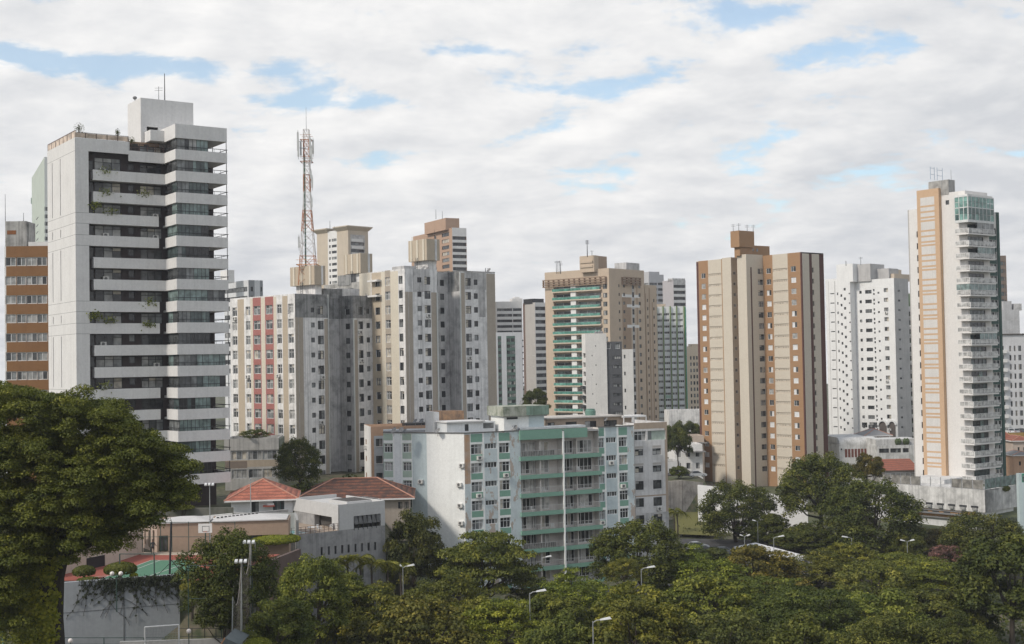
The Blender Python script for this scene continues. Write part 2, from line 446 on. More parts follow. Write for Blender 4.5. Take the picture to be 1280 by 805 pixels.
def dish(b, px, py, v, r=.5, u=None, par=None):
    """satellite dish on a short mast"""
    p = hit(px, py, b.w(0, v), b.dv)
    M = MB(); c = Vector((p.x, p.y, p.z)); d = Vector((-.55, -.5, .62)).normalized(); a = d.orthogonal().normalized(); q = d.cross(a)
    n = 12; rings = []
    for k in range(4):
        rr = r * k / 3; off = -.28 * r * (1 - (k / 3) ** 2)
        rings.append([c + d * off + (a * math.cos(2 * PI * j / n) + q * math.sin(2 * PI * j / n)) * rr for j in range(n)])
    g = plain('dish_grey', (.2, .2, .2), .6)
    for k in range(3):
        for j in range(n): M.face([rings[k][j], rings[k][(j + 1) % n], rings[k + 1][(j + 1) % n], rings[k + 1][j]], g)
    M.tube([c - d * .28 * r, c - Vector((0, 0, 1.3 * r + .3))], .04, g, 5)
    M.tube([c + a * r * .9, c + d * r * .8], .02, g, 4); M.box(c.x - .06 + d.x * r * .8, c.x + .06 + d.x * r * .8, c.y - .06 + d.y * r * .8, c.y + .06 + d.y * r * .8, c.z - .06 + d.z * r * .8, c.z + .06 + d.z * r * .8, g)
    return b.part('satellite_dish', M, smooth=False)
def antenna(b, px, py0, py1, v, r=.06, bars=0):
    M = MB(); p0 = hit(px, py0, b.w(0, v), b.dv); z1 = hit(px, py1, b.w(0, v), b.dv).z
    M.tube([(p0.x, p0.y, p0.z - .3), (p0.x, p0.y, z1)], [r, r * .6], DARKMET, 5)
    for k in range(bars):
        z = z1 - .25 - k * .35; M.tube([(p0.x - .6, p0.y, z), (p0.x + .6, p0.y, z)], r * .5, DARKMET, 4)
    return b.part('antenna', M)
def tank(b, pxl, pxc, pxr, pyt, pyb, u, v, mats, ribs=0, name='water_tank', z0=None):
    """box whose near vertical edge stands at local (u, v); left and right extents read from the photo"""
    vl = b.V(pxl, pyt, u); ur = b.U(pxr, pyt, v); zt, zb_ = b.zu(pxc, pyt, v), b.zu(pxc, pyb, v) if z0 is None else z0
    M = MB()
    b.box(M, u, ur, v, vl, zb_, zt, mats[0])
    if ribs:
        for k in range(ribs):
            vv = v + (vl - v) * (k + .5) / ribs; b.box(M, u - .12, u, vv - .25, vv + .25, zb_ + .01, zt - .01, mats[1])
        uu = u + (ur - u) * .62; b.box(M, uu, uu + (ur - u) * .16, v - .06, v, zb_ - .02, zt - .01, mats[-1])
    b.part(name, M)
    return vl, ur, zb_, zt
# ================================================================== terrain
def ground_z(x, y):
    hl = 8.5 + 5.7 * sstep(133, 134.5, y) + 1.8 * sstep(165, 178, y)
    z = hl * (1 - sstep(-31, -25, x)) if y < 166 else (hl * (1 - sstep(-33.5, -28.5, x)) if y < 181 else hl * (1 - sstep(-24, -9, x)))
    z += 2.3 * sstep(286, 300, y) * sstep(20, 34, x)
    z += 6.0 * sstep(287.5, 290.5, y) * sstep(18, 26, x) * (1 - sstep(44.6, 46.5, x)) * (1 - sstep(345, 380, y))
    if x > -30: z += 6.0 * sstep(235, 285, y) * (1 - sstep(14, 26, x)) * sstep(-34, -12, x)
    z += .25 * math.sin(x * .21) * math.cos(y * .17)
    return z
gx = [-1500, -1000, -500, -300, -220, -170] + [-140 + 2. * i for i in range(171)] + [230, 260, 330, 500, 1000, 1500]
gy = [-800, -400, -100, 0, 20, 40] + [60 + 2. * i for i in range(171)] + [420, 470, 560, 700, 1000, 1500]
gx = sorted(set(gx)); gy = sorted(set(gy))
V = [(x, y, ground_z(x, y)) for y in gy for x in gx]
nx = len(gx)
Fc = [(j * nx + i, j * nx + i + 1, (j + 1) * nx + i + 1, (j + 1) * nx + i) for j in range(len(gy) - 1) for i in range(nx - 1)]
me = bpy.data.meshes.new('ground'); me.from_pydata(V, [], Fc)
m, nt2, b = mat_base('ground_soil')
c = mixc(nt2, maprange(nt2, noise(nt2, pos(nt2), .06, 5), .42, .58), (.075, .085, .03), (.12, .10, .07))
c = mixc(nt2, maprange(nt2, noise(nt2, pos(nt2), .9, 6), .4, .65), c, (.035, .05, .018))
L(nt2, c, b.inputs['Base Color']); b.inputs['Roughness'].default_value = .95
me.materials.append(m); me.polygons.foreach_set('use_smooth', [True] * len(Fc))
tag(bpy.data.objects.new('ground', me), kind='structure'); COL.objects.link(bpy.data.objects['ground'])
ASPH = paint('asphalt', (.075, .075, .078), .5, (.04, .04, .04), 0)
def sheet(name, poly, z, mat, kind='structure', drape=False):
    M = MB(); M.face([(x, y, (ground_z(x, y) if drape else 0) + z) for x, y in poly], mat)
    o = M.build(name); o['kind'] = kind; return o
# streets: a lane between the park and the podium, and the raised street behind the retaining wall
def strip_road(name, pts, wd, z=.05, mat=ASPH):
    M = MB(); n = len(pts); q = []
    for i, p in enumerate(pts):
        p = Vector(p); d = (Vector(pts[min(i + 1, n - 1)]) - Vector(pts[max(i - 1, 0)])).normalized(); a = Vector((-d.y, d.x))
        q.append((p + a * wd / 2, p - a * wd / 2))
    for i in range(n - 1):
        sub = 12
        for k in range(sub):
            t0, t1 = k / sub, (k + 1) / sub
            P = [q[i][0].lerp(q[i + 1][0], t0), q[i][1].lerp(q[i + 1][1], t0), q[i][1].lerp(q[i + 1][1], t1), q[i][0].lerp(q[i + 1][0], t1)]
            M.face([(p.x, p.y, max(ground_z(p.x, p.y), ground_z(*pts[i]) - 2) + z) for p in P], mat)
    o = M.build(name); o['kind'] = 'structure'; return o
strip_road('road', [(8, 195), (40, 222), (75, 226), (130, 222)], 9, .16)
strip_road('street', [(20, 312), (43, 318)], 9, .2)

# ================================================================== left tower with dark balconies
def tower_left():
    b = Bld('apartment_tower', 'tall grey white tower with dark recessed balconies, behind the huge left tree', 'apartment tower', 93.5, 171.5, 180, 15, 35)
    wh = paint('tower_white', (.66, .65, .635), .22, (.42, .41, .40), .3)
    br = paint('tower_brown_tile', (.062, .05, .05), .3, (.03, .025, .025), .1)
    dk = plain('tower_dark', (.03, .028, .028), .6)
    Vb = b.V(59, 187); U1 = b.U(205.7, 203); vB = b.V(219.4, 200, U1); U2 = b.U(284, 207, vB)
    uP = b.U(111, 250)                                        # right edge of the white pier
    z = lambda py: b.zv(219.4, py, U1)                        # heights read on the bay's left return
    zs = hit(219.4, 186, b.w(U1, vB), b.dv).z; pit = 3.13; bh = 1.5
    ztop = b.ztop
    zb = 15.0
    # core: white left face and pier, dark recessed wall behind the bands
    lf = b.Lf(0, 0, Vb, zb, ztop)
    gr = plain('tower_slit', (.03, .03, .032), .5); jn = plain('tower_joint', (.28, .28, .27), .8)
    s0 = lf.s_(66, 320); s1 = lf.s_(76, 320)
    GAPS = (4, 5, 8, 9, 12, 13)
    bandz = [zs - pit * k for k in range(0, 17)]              # top of band k+1
    for sx in (s0, s1):
        for lo, hi in ((ztop - 2.1, bandz[3] + .3), (bandz[3] - 1.8, bandz[4] + .2), (bandz[4] - 1.7, bandz[7] + .3), (bandz[7] - 1.8, bandz[8] + .2), (bandz[8] - 1.7, bandz[11] + .3), (bandz[12] - 1.7, zb + 1)):
            if hi < lo: lf.hole(sx - .14, sx + .14, hi, lo, .3)
    for k in (3, 4, 7, 8, 11, 12):
        for dz in (0, -bh): lf.stripe(0, lf.len, bandz[k] + dz - .03, bandz[k] + dz + .03, jn)
    lf.stripe(0, lf.len, ztop - 1.9, ztop - 1.84, jn)
    pier = b.R(0, uP, 0, zb, ztop)
    for k in (3, 4, 7, 8, 11, 12):
        for dz in (0, -bh): pier.stripe(0, pier.len, bandz[k] + dz - .03, bandz[k] + dz + .03, jn)
    rv = 1.5
    back = Wall(b, b.w(uP, rv), b.w(U2 + .2, rv), zb, ztop - .2)
    side = Wall(b, b.w(uP, 0), b.w(uP, rv), zb, ztop)
    M = MB(); lf.mb(M, wh); pier.mb(M, wh)
    M2 = MB()
    win_st = (3, 2, DARKMET, GL_DARK + [GL[3], GL[2], GL[4], GL[3]], .07); win_s2 = (2, 2, DARKMET, GL_DARK + [GL[3]], .07)
    ua, ub = back.s_(119, 350), back.s_(152, 350); uc, ud = back.s_(176, 350), back.s_(203, 350)
    um = back.s_(164, 350)
    for k in range(0, 16):
        zt = bandz[k]
        back.win(.15, ua - .15, zt + .0, zt + 1.55, (1, 2, DARKMET, GL_DARK, .06), .1)
        wh_ = 1.95 if k == 1 else 1.6; back.win(ua, ub, zt + .0, zt + wh_, win_st, .1); back.win(uc, ud, zt + .0, zt + 1.55, win_st, .1)
        back.win(um - .4, um + .45, zt + .5, zt + 1.5, (1, 1, DARKMET, GL_DARK, .08), .1)
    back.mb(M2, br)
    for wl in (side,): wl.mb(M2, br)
    # plain hidden sides and roof
    for (p, q) in (((U2 + .2, rv), (U2 + .2, Vb)), ((U2 + .2, Vb), (0, Vb))):
        a_, c_ = b.w(*p), b.w(*q); M.face([(a_.x, a_.y, zb), (c_.x, c_.y, zb), (c_.x, c_.y, ztop - .2), (a_.x, a_.y, ztop - .2)], wh)
    M.face([(p.x, p.y, ztop - 1.2) for p in (b.w(0, 0), b.w(U1, 0), b.w(U2, .3), b.w(U2, Vb), b.w(0, Vb))], ROOFG)
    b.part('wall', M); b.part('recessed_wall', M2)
    # parapet of the terrace: high to x=160, a step lower after that, continuous to the bay
    M = MB(); us = b.U(160.6, 177); zl = zs
    zbot = b.zu(150, 192)
    b.box(M, uP + .002, us, 0, .25, zbot, ztop, wh); b.box(M, us + .002, U1, 0, .25, zl - bh - .05, zl, wh)
    b.box(M, us, us + .25, .25, 1.6, zl, ztop - .01, wh)
    b.box(M, uP, U1, .251, rv + .3, zbot + .25, zbot + .5, wh)
    b.part('parapet', M)
    us2 = b.U(117.5, 350); ug = b.U(199.5, 380)
    bayr = U2
    for k in range(0, 16):
        zt = bandz[k]; nb = k + 1
        M = MB()
        if nb > 1:
            gap = nb in GAPS
            a0 = uP + .003 if gap else us2; a1 = ug if gap else U1
            b.box(M, a0, a1, 0, .18, zt - bh, zt, wh); b.box(M, a0 + .01, a1, .18, rv, zt - bh + .02, zt - bh + .3, wh)
            if not gap: b.box(M, a0, a0 + .2, .18, rv, zt - bh + .3, zt - .01, wh)
        # bay band: upstand all round and a slab
        b.box(M, U1, bayr, vB, vB + .18, zt - bh, zt, wh); b.box(M, U1 - (0 if nb > 1 and nb not in GAPS else 0), U1 + .18, vB + .18, .0 if nb in GAPS or nb == 1 else .18, zt - bh + .001, zt - .001, wh)
        b.box(M, bayr - .18, bayr, vB + .18, 2.2, zt - bh, zt, wh); b.box(M, U1 + .18, bayr - .18, vB + .18, rv, zt - bh + .01, zt - bh + .3, wh)
        b.part('balcony_parapet', M)
    # enclosed bay: dark glazing set just inside the bands, open last metres with posts
    GB = [GTEAL[0], GTEAL[2], GL[1], GL[1], GTEAL[0], GTEAL[1], GTEAL[1], GL[2]]
    ue = b.U(262, 300, vB)
    for k in range(0, 16):
        zt = bandz[k]; hh = pit - bh; z0_ = zt + .003; z1_ = zt + hh - .01
        M = MB(); n = 8; r = rnd.random(); cur = rnd.choice(GB); full = rnd.random() < .3
        end = ue if not full else bayr - .5
        for i in range(n):
            u0 = U1 + .35 + (end - U1 - .35) * i / n; u1 = U1 + .35 + (end - U1 - .35) * (i + 1) / n
            if rnd.random() < .45: cur = rnd.choice(GB + ([GL[3], GTEAL[1]] if r < .35 else []))
            b.box(M, u0 + .03, u1 - .03, vB + .3, vB + .33, z0_, z1_, cur); b.box(M, u1 - .03, u1 + .03, vB + .28, vB + .36, z0_, z1_, DARKMET)
        for i in range(2):
            v0, v1 = vB + .4 + (-vB - .4) * i / 2, vB + .4 + (-vB - .4) * (i + 1) / 2
            b.box(M, U1 + .32, U1 + .35, v0, v1 - .05, z0_, z1_, rnd.choice(GB)); b.box(M, U1 + .3, U1 + .37, v1 - .05, v1, z0_, z1_, DARKMET)
        b.part('bay_glazing', M)
        M = MB()
        b.box(M, U1 + .05, bayr + .1, vB + .04, vB + .09, zt + .42, zt + .5, DARKMET)
        b.box(M, U1 + .04, U1 + .09, vB + .1, -.1, zt + .42, zt + .5, DARKMET); b.box(M, bayr - .1, bayr - .05, vB + .1, 1.8, zt + .42, zt + .5, DARKMET)
        for i in range(9):
            uu = U1 + .06 + (bayr - U1 - .1) * i / 8; b.box(M, uu - .02, uu + .02, vB + .05, vB + .085, zt + .002, zt + .42, DARKMET)
        for vv in (vB + .12, .9): b.box(M, bayr - .12, bayr - .04, vv - .04, vv + .04, zt + .002, z1_, DARKMET)
        b.box(M, ue + .05, ue + .2, vB + .9, rv, zt + .003, z1_, dk)
        b.part('railing', M)
    # roof: bay fascia, service block, penthouse
    M = MB(); zf0, zf1 = zs + pit - bh, zs + pit + .05
    zf1 = hit(219.4, 154.4, b.w(U1, vB), b.dv).z
    b.box(M, U1, bayr, vB, 2.5, zf0, zf1, wh); ux = b.U(184.5, 170, 1.2)
    b.box(M, ux, U1, -.0, 2.5, zf0 + .1, zf1 - .35, wh)
    b.part('roof_fascia', M)
    M = MB(); v4 = 2.6; u4 = b.U(176, 150, v4)
    pt = b.zu(176, 122, v4); vl = b.V(159.5, 130, u4); ur = b.U(241.5, 130, v4)
    lw = b.R(u4, ur, v4, zs - 1, pt); rw = lw
    lw.hole(.9, 2.6, zf1 - .1, zf1 + .55, .3); lw.hole(3.6, 5.1, zf1 - .2, zf1 + .4, .3)
    lw.mb(M, wh)
    for (p, q) in (((ur, v4), (ur, vl)), ((ur, vl), (u4, vl)), ((u4, vl), (u4, v4))):
        a_, c_ = b.w(*p), b.w(*q); M.face([(a_.x, a_.y, zs - 1), (c_.x, c_.y, zs - 1), (c_.x, c_.y, pt), (a_.x, a_.y, pt)], wh)
    M.face([(p.x, p.y, pt) for p in (b.w(u4, v4), b.w(ur, v4), b.w(ur, vl), b.w(u4, vl))], wh)
    b.part('penthouse', M)
    M = MB(); tn = paint('terrace_tan', (.36, .25, .17), .3); 
    b.box(M, us + .3, U1 - .1, 1.9, 2.2, zl - .2, zf0 + .05, tn); b.box(M, us + 1.2, us + 2.0, 1.85, 1.9, zl - .2, zf0 - .3, dk); b.box(M, us + 2.9, us + 3.6, 1.85, 1.9, zl - .2, zf0 - .3, dk)
    b.part('terrace_room', M)
    # terrace rail: tan glass screen on posts
    M = MB(); gs = glassy('screen_tan', (.55, .43, .33), .3); ps = plain('rail_brown', (.10, .06, .05), .6)
    n = 7
    for i in range(n):
        v0, v1 = Vb * i / n, Vb * (i + 1) / n
        b.box(M, .1, .14, v0 + .06, v1 - .06, ztop + .05, ztop + .95, gs); b.box(M, .07, .17, v1 - .05, v1 + .05, ztop, ztop + 1.05, ps)
    b.box(M, .07, .17, 0, Vb, ztop + .97, ztop + 1.04, ps)
    n = 5
    for i in range(n):
        u0, u1 = us * i / n, us * (i + 1) / n
        b.box(M, u0 + .06, u1 - .06, .1, .14, ztop + .05, ztop + .7, gs); b.box(M, u1 - .05, u1 + .05, .07, .17, ztop, ztop + .8, ps)
    b.box(M, .1, us, .07, .16, ztop + .74, ztop + .8, ps)
    n = 4
    for i in range(n + 1):
        uu = us + .4 + (U1 - us - .5) * i / n; b.box(M, uu - .04, uu + .04, .07, .15, zl, zl + 1.1, ps)
    b.box(M, us + .3, U1, .07, .15, zl + 1.04, zl + 1.12, ps); b.box(M, us + .3, U1, .07, .13, zl + .5, zl + .55, ps)
    b.part('terrace_railing', M)
    M = MB(); p = b.w(u4 + .8, v4 + 2.5); M.lathe((p.x - .8, p.y, pt), [(0, 0), (.07, .02), (.07, .25), (.25, .32), (.34, .5), (.25, .68), (0, .78)], plain('dish_grey', (.2, .2, .2), .6), 10); b.part('antenna_dome', M)
    antenna(b, 206, 128, 92, v4 + 2, .09); antenna(b, 198.5, 128, 108, v4 + 1.5, .05, 2)
    # air conditioners behind the bands
    for k in (1, 4, 6, 9, 11): 
        s_ = back.s_(122 + rnd.uniform(0, 6), 300); b.acs.append((back, s_, bandz[k] - .1))
    for k in (3, 4, 10): b.acs.append((back, back.s_(190, 300), bandz[k] - .1))
    b.done()
    return b, dict(us=us, U1=U1, bandz=bandz, uP=uP, ztop=ztop, us2=us2, ug=ug, zl=zl)
TL, TLI = tower_left()

# ================================================================== brown slab with window bands, far left
def brown_slab():
    b = Bld('apartment_block', 'brown apartment block with bands of pale framed windows at the left edge of the photo', 'apartment block', 5.5, 308, 205, 14, 2)
    br = paint('slab_brown', (.24, .125, .055), .3, (.15, .075, .04), .2); rd = paint('slab_red', (.12, .05, .035), .3)
    U = b.U(72, 400); pit = 23.8 * 205 / 1600
    f = b.R(0, U, 0, 14, b.ztop); f.stripe(0, .25, 14, b.ztop, WHITE)
    z0 = f.z_(30, 332.4)
    for k in range(9):
        for (a, c) in ((7.3, 21), (21.3, 33), (33.3, 46.5), (46.8, 59.5), (60, 71)):
            f.win(f.s_(a), f.s_(c), z0 - pit * k, z0 - pit * k + 1.42, (2, 1, WFRAME, [GL[1], GL[2], GL[3], GL[0], GL[2]], .1), .15)
    lf = b.Lf(0, 0, 16, 14, b.ztop); lf.stripe(0, lf.len, 14, b.ztop - .3, rd)
    b.shell([(0, 0), (U, 0), (U, 16), (0, 16)], 14, b.ztop, br, {0: f, 3: lf})
    M = MB(); v = .8; b.box(M, b.U(35.5, 305, v), b.U(70, 305, v), v, v + 6, b.ztop - .3, b.zu(50, 302.3, v), WHITE); b.part('roof_parapet', M)
    M = MB(); v = 2.5; b.box(M, b.U(6.5, 290, v), b.U(33, 290, v), v, v + 4, b.ztop - .5, b.zu(20, 276.5, v), CONC)
    b.box(M, b.U(33, 290, v), b.U(35, 290, v), v + .5, v + 3.5, b.ztop - .5, b.zu(20, 277, v), CONC)
    b.box(M, b.U(9, 290, v), b.U(20, 290, v), v - .04, v, b.zu(15, 293, v), b.zu(15, 288, v), plain('rust', (.22, .085, .03), .9)); b.part('water_tank', M)
    antenna(b, 6.7, 277, 243, 3, .05); antenna(b, 29.5, 277, 266, 3, .05); b.done()
brown_slab()
def green_slab():
    b = Bld('apartment_tower', 'pale green slab tower showing behind the balconied grey white tower on the left', 'apartment tower', 55.5, 196, 400, 0, 25)
    g = paint('slab_green', (.47, .52, .465), .3, None, .15); Vl = b.V(39.5, 200); U = 10; pit = 9.3 * 400 / 1600
    lf = b.Lf(0, 0, Vl, 0, b.ztop); rf = b.R(0, U, 0, 0, b.ztop); rf.stripe(0, U, 0, b.ztop, paint('slab_white2', (.6, .62, .6), .2))
    lf.stripe(0, .7, 0, b.ztop, paint('slab_green2', (.30, .44, .38), .2))
    for k in range(30):
        z0 = b.ztop - 17 - pit * k
        lf.win(lf.len * .35, lf.len * .52, z0 + .3, z0 + .7, (1, 1, DARKMET, GL_DARK, .08), .1)
        lf.win(lf.len - 1.2, lf.len - .05, z0, z0 + 1.3, (1, 1, DARKMET, GL_DARK, .08), .1); rf.win(.2, 1.4, z0, z0 + 1.2, (1, 1, DARKMET, GL_DARK, .08), .1); rf.win(2.4, 4, z0, z0 + 1.2, (2, 1, DARKMET, GL_DARK, .08), .1)
    b.shell([(0, 0), (U, 0), (U, Vl), (0, Vl)], 0, b.ztop, g, {0: rf, 3: lf})
    M = MB()
    for zz_ in (b.ztop - 9, b.ztop - 23, b.ztop - 35): b.box(M, -.3, 1, Vl, Vl + .7, zz_, zz_ + 2, g)
    b.part('ledge', M); b.done()
green_slab()
def banded_block():
    b = Bld('apartment_block', 'distant grey white block with ribbon windows between the balconied tower and the pink striped tower', 'apartment block', 310.5, 350, 330, 0, 40)
    wt = paint('far_white', (.6, .61, .62), .25, None, .2); gy = paint('far_grey', (.28, .29, .3), .4)
    Vl = b.V(280, 352); U = b.U(328.5, 352)
    lf = b.Lf(0, 0, Vl, 0, b.ztop); rf = b.R(0, U, 0, 0, b.ztop)
    rf.stripe(0, U * .42, 0, b.ztop, gy); rf.stripe(U * .8, U, 0, b.ztop, gy)
    for k in range(10):
        z0 = b.ztop - 2.9 - k * 2.35
        lf.win(.3, lf.len - .6, z0, z0 + 1.2, (6, 1, DARKMET, GL_LITE, .1), .15); rf.win(U * .15, U * .33, z0, z0 + 1.2, (1, 1, DARKMET, GL_DARK, .1)); rf.win(U * .84, U * .96, z0, z0 + 1.2, (1, 1, DARKMET, GL_DARK, .1))
    b.shell([(0, 0), (U, 0), (U, Vl), (0, Vl)], 0, b.ztop, wt, {0: rf, 3: lf})
    M = MB(); u = b.U(293, 345, 3); b.box(M, b.U(284.5, 345, 3), u, 3, 7, b.ztop - .6, b.zu(290, 337.5, 3), WHITE); b.part('roof_room', M); b.done()
banded_block()

# ================================================================== the weathered twin towers
BEIGE = paint('rib_beige', (.46, .39, .30), .25, (.30, .26, .21), .15); TAUPE = paint('rib_taupe', (.40, .35, .29), .25, (.22, .2, .17), .15)
CREAM = paint('rib_cream', (.62, .57, .47), .25, (.45, .41, .35), .15)
WWALL = paint('weathered_white', (.77, .76, .745), .55, (.25, .25, .25), .75, .9, .55)
STAIN = paint('black_stained', (.30, .30, .295), .9, (.055, .06, .06), .8, .95, .6)
GWALL = paint('weathered_grey', (.54, .53, .52), .7, (.14, .14, .14), .7, .95, .5)
W4 = (2, 2, DARKMET, GL_MIX, .07); W2 = (2, 1, DARKMET, GL_MIX, .07); W1 = (1, 1, DARKMET, GL_DARK + [GL[2]], .08); WL = (2, 2, WFRAME, GL_MIX, .07)
def tank_tower(b, pxl, pxc, pxr, pt, pm, v, stem_to):
    """beige ribbed water tank on a narrower weathered stem"""
    u = b.U(pxc, pt, v); vl, ur, zt, zm = tank(b, pxl, pxc, pxr, pt, pm, u, v, [BEIGE, CREAM, WWALL], 3)
    M = MB(); b.box(M, u + .8, ur - .3, v + .8, vl - .8, stem_to, zm, WWALL); b.box(M, u + .76, u + .8, v + 1.4, v + 2.6, zm - 2.4, zm - .8, DARKMET); b.part('tank_stem', M)
    M = MB(); lu = u - .25
    for vv in (v + vl * .0 + (vl - v) * .45, v + (vl - v) * .45 + .5): b.box(M, lu - .05, lu + .02, vv - .03, vv + .03, stem_to, zt + .6, DARKMET)
    zz_ = stem_to
    while zz_ < zt: b.box(M, lu - .04, lu, v + (vl - v) * .45, v + (vl - v) * .45 + .5, zz_, zz_ + .05, DARKMET); zz_ += .45
    b.part('ladder', M)
    return u, vl, ur, zt, zm
def tower_pink():
    b = Bld('apartment_tower', 'weathered tower with pink panels between cream ribs and black stains at its top', 'apartment tower', 368.5, 367, 235, 13, 47)
    Vl = b.V(287.5, 373); U = b.U(475.5, 372); zt = b.ztop; zb = 12; pit = 18.62 * 240 / 1600
    lf = b.Lf(0, 0, Vl, zb, zt)
    PK = paint('panel_pink', (.37, .155, .14), .3, (.25, .11, .10), .2)
    s = lambda p: lf.s_(p, 390)
    for a, c in ((297, 305), (353, 359.5)): lf.stripe(s(a), s(c), zb, zt - .3, BEIGE)
    for a, c in ((307.5 + 5.5, 316), (326.5, 331), (342, 345.5)): lf.stripe(s(a), s(c), zb, zt - .3, CREAM)
    for a, c in ((316, 326.2), (331.2, 341.8)): lf.stripe(s(a), s(c), zb, zt - .2, PK)
    z0 = lf.z_(340, 392.5); h = 13.5 * 241 / 1600
    for k in range(14):
        z = z0 - pit * k
        for a, c, st in ((290.3, 296.3, WL), (307, 312.7, WL), (346.2, 351.8, WL), (360.2, 366.8, WL), (317, 325.3, WL), (332.2, 340.8, WL)):
            lf.win(s(a), s(c), z, z + h - .35, st, .18, ac=.13)
    # right face: piers, windows, a light shaft
    ua, ub = b.U(411, 450), b.U(441.7, 450); vd = b.V(424.5, 450, ub)
    vd = max(2.5, min(vd, 7))
    f1 = b.R(0, ua, 0, zb, zt); f2 = b.R(ub, U, 0, zb, zt); sh = b.R(ua, ub, vd, zb, zt); shr = b.Lf(ub, 0, vd, zb, zt)
    zst = b.zu(385, 397); t1 = lambda p: f1.s_(p, 450); t2 = lambda p: f2.s_(p, 450); t3 = lambda p: sh.s_(p, 450)
    f1.stripe(0, t1(379.5), zb, zst, TAUPE); f1.stripe(t1(373.5), t1(374), zb, zst, GWALL); f1.stripe(t1(405.8), t1(410.6), zb, zst - .2, TAUPE)
    f2.stripe(.3, t2(447.5), zb, zst - .3, TAUPE); f2.stripe(t2(469), t2(475.5), zb, zst - .6, TAUPE)
    for f in (f1, f2, sh, shr): f.stripe(0, f.len, zst, zt, STAIN)
    shr.stripe(0, shr.len, zb, zst, GWALL); sh.stripe(0, sh.len, zb, zst, GWALL)
    z0 = f1.z_(400, 393) ; 
    for k in range(14):
        z = z0 - pit * k
        f1.win(t1(389.3), t1(394), z + .35, z + 1.25, W1, .18); f1.win(t1(397.8), t1(405), z, z + 1.6, W4, .18, ac=.25)
        f2.win(t2(448.7), t2(454.8), z + .1, z + 1.6, W4, .18, ac=.12); f2.win(t2(458.8), t2(463), z + .3, z + 1.25, W1, .18)
        sh.win(.4, 1.6, z, z + 1.3, W2, .15); sh.win(2.0, 2.7, z + .2, z + 1.2, W1, .15); shr.win(shr.len - 2.2 if shr.len > 3 else .4, shr.len - .9 if shr.len > 3 else 1.2, z + .1, z + 1.2, W1, .12)
    b.shell([(0, 0), (ua, 0), (ua, vd), (ub, vd), (ub, 0), (U, 0), (U, Vl), (0, Vl)], zb, zt, WWALL, {0: f1, 2: sh, 3: shr, 4: f2, 7: lf})
    M = MB()
    for p, f in ((411, f1),): b.box(M, ua - .12, ua, -.14, 0, zb, zt, paint('pale_pipe', (.6, .62, .6), .2))
    b.box(M, ub - .02, ub + .25, -.16, -.002, zb, zst, paint('pale_pipe', (.6, .62, .6), .2)); b.part('downpipe', M)
    tk = tank_tower(b, 362.5, 392.8, 406.5, 331.5, 355.5, 1.2, zt - .6)
    M = MB(); v = 4; b.box(M, b.U(405, 360, v), b.U(428, 360, v), v, v + 5, zt - .5, b.zu(420, 361, v), STAIN); b.box(M, b.U(429, 360, v), b.U(470, 365, v), v + 2, v + 7, zt - .5, b.zu(440, 360, v), WWALL); b.part('roof_room', M)
    dish(b, 458.5, 369, 1.5, .5); dish(b, 362, 390.5, -.4, .45)
    b.done(); return b, tk
TP, TPK = tower_pink()
def tower_back():
    b = Bld('apartment_tower', 'weathered white tower mostly hidden behind the pink striped tower, topped by a beige tank', 'apartment tower', 452, 352, 285, 12, 43)
    zt = b.ztop; Vl = b.V(405, 352); U = 12
    lf = b.Lf(0, 0, Vl, 12, zt); rf = b.R(0, U, 0, 12, zt)
    lf.stripe(0, lf.len, zt - 3.4, zt, CONC)
    for a, c, p0, p1 in ((418, 421.5, 371, 365), (426, 431, 371, 366), (437, 442, 366, 360.5)): lf.win(lf.s_(a, 365), lf.s_(c, 365), lf.z_(a, p0), lf.z_(a, p1), W1)
    b.shell([(0, 0), (U, 0), (U, Vl), (0, Vl)], 12, zt, WWALL, {0: rf, 3: lf})
    tank_tower(b, 429.5, 450.5, 465.3, 316.3, 341, 1.0, zt - .6)
    M = MB(); b.box(M, -.1, 6, 4, 9, zt - .5, b.zv(440, 343, 0), STAIN); b.part('roof_room', M)
    b.done()
tower_back()
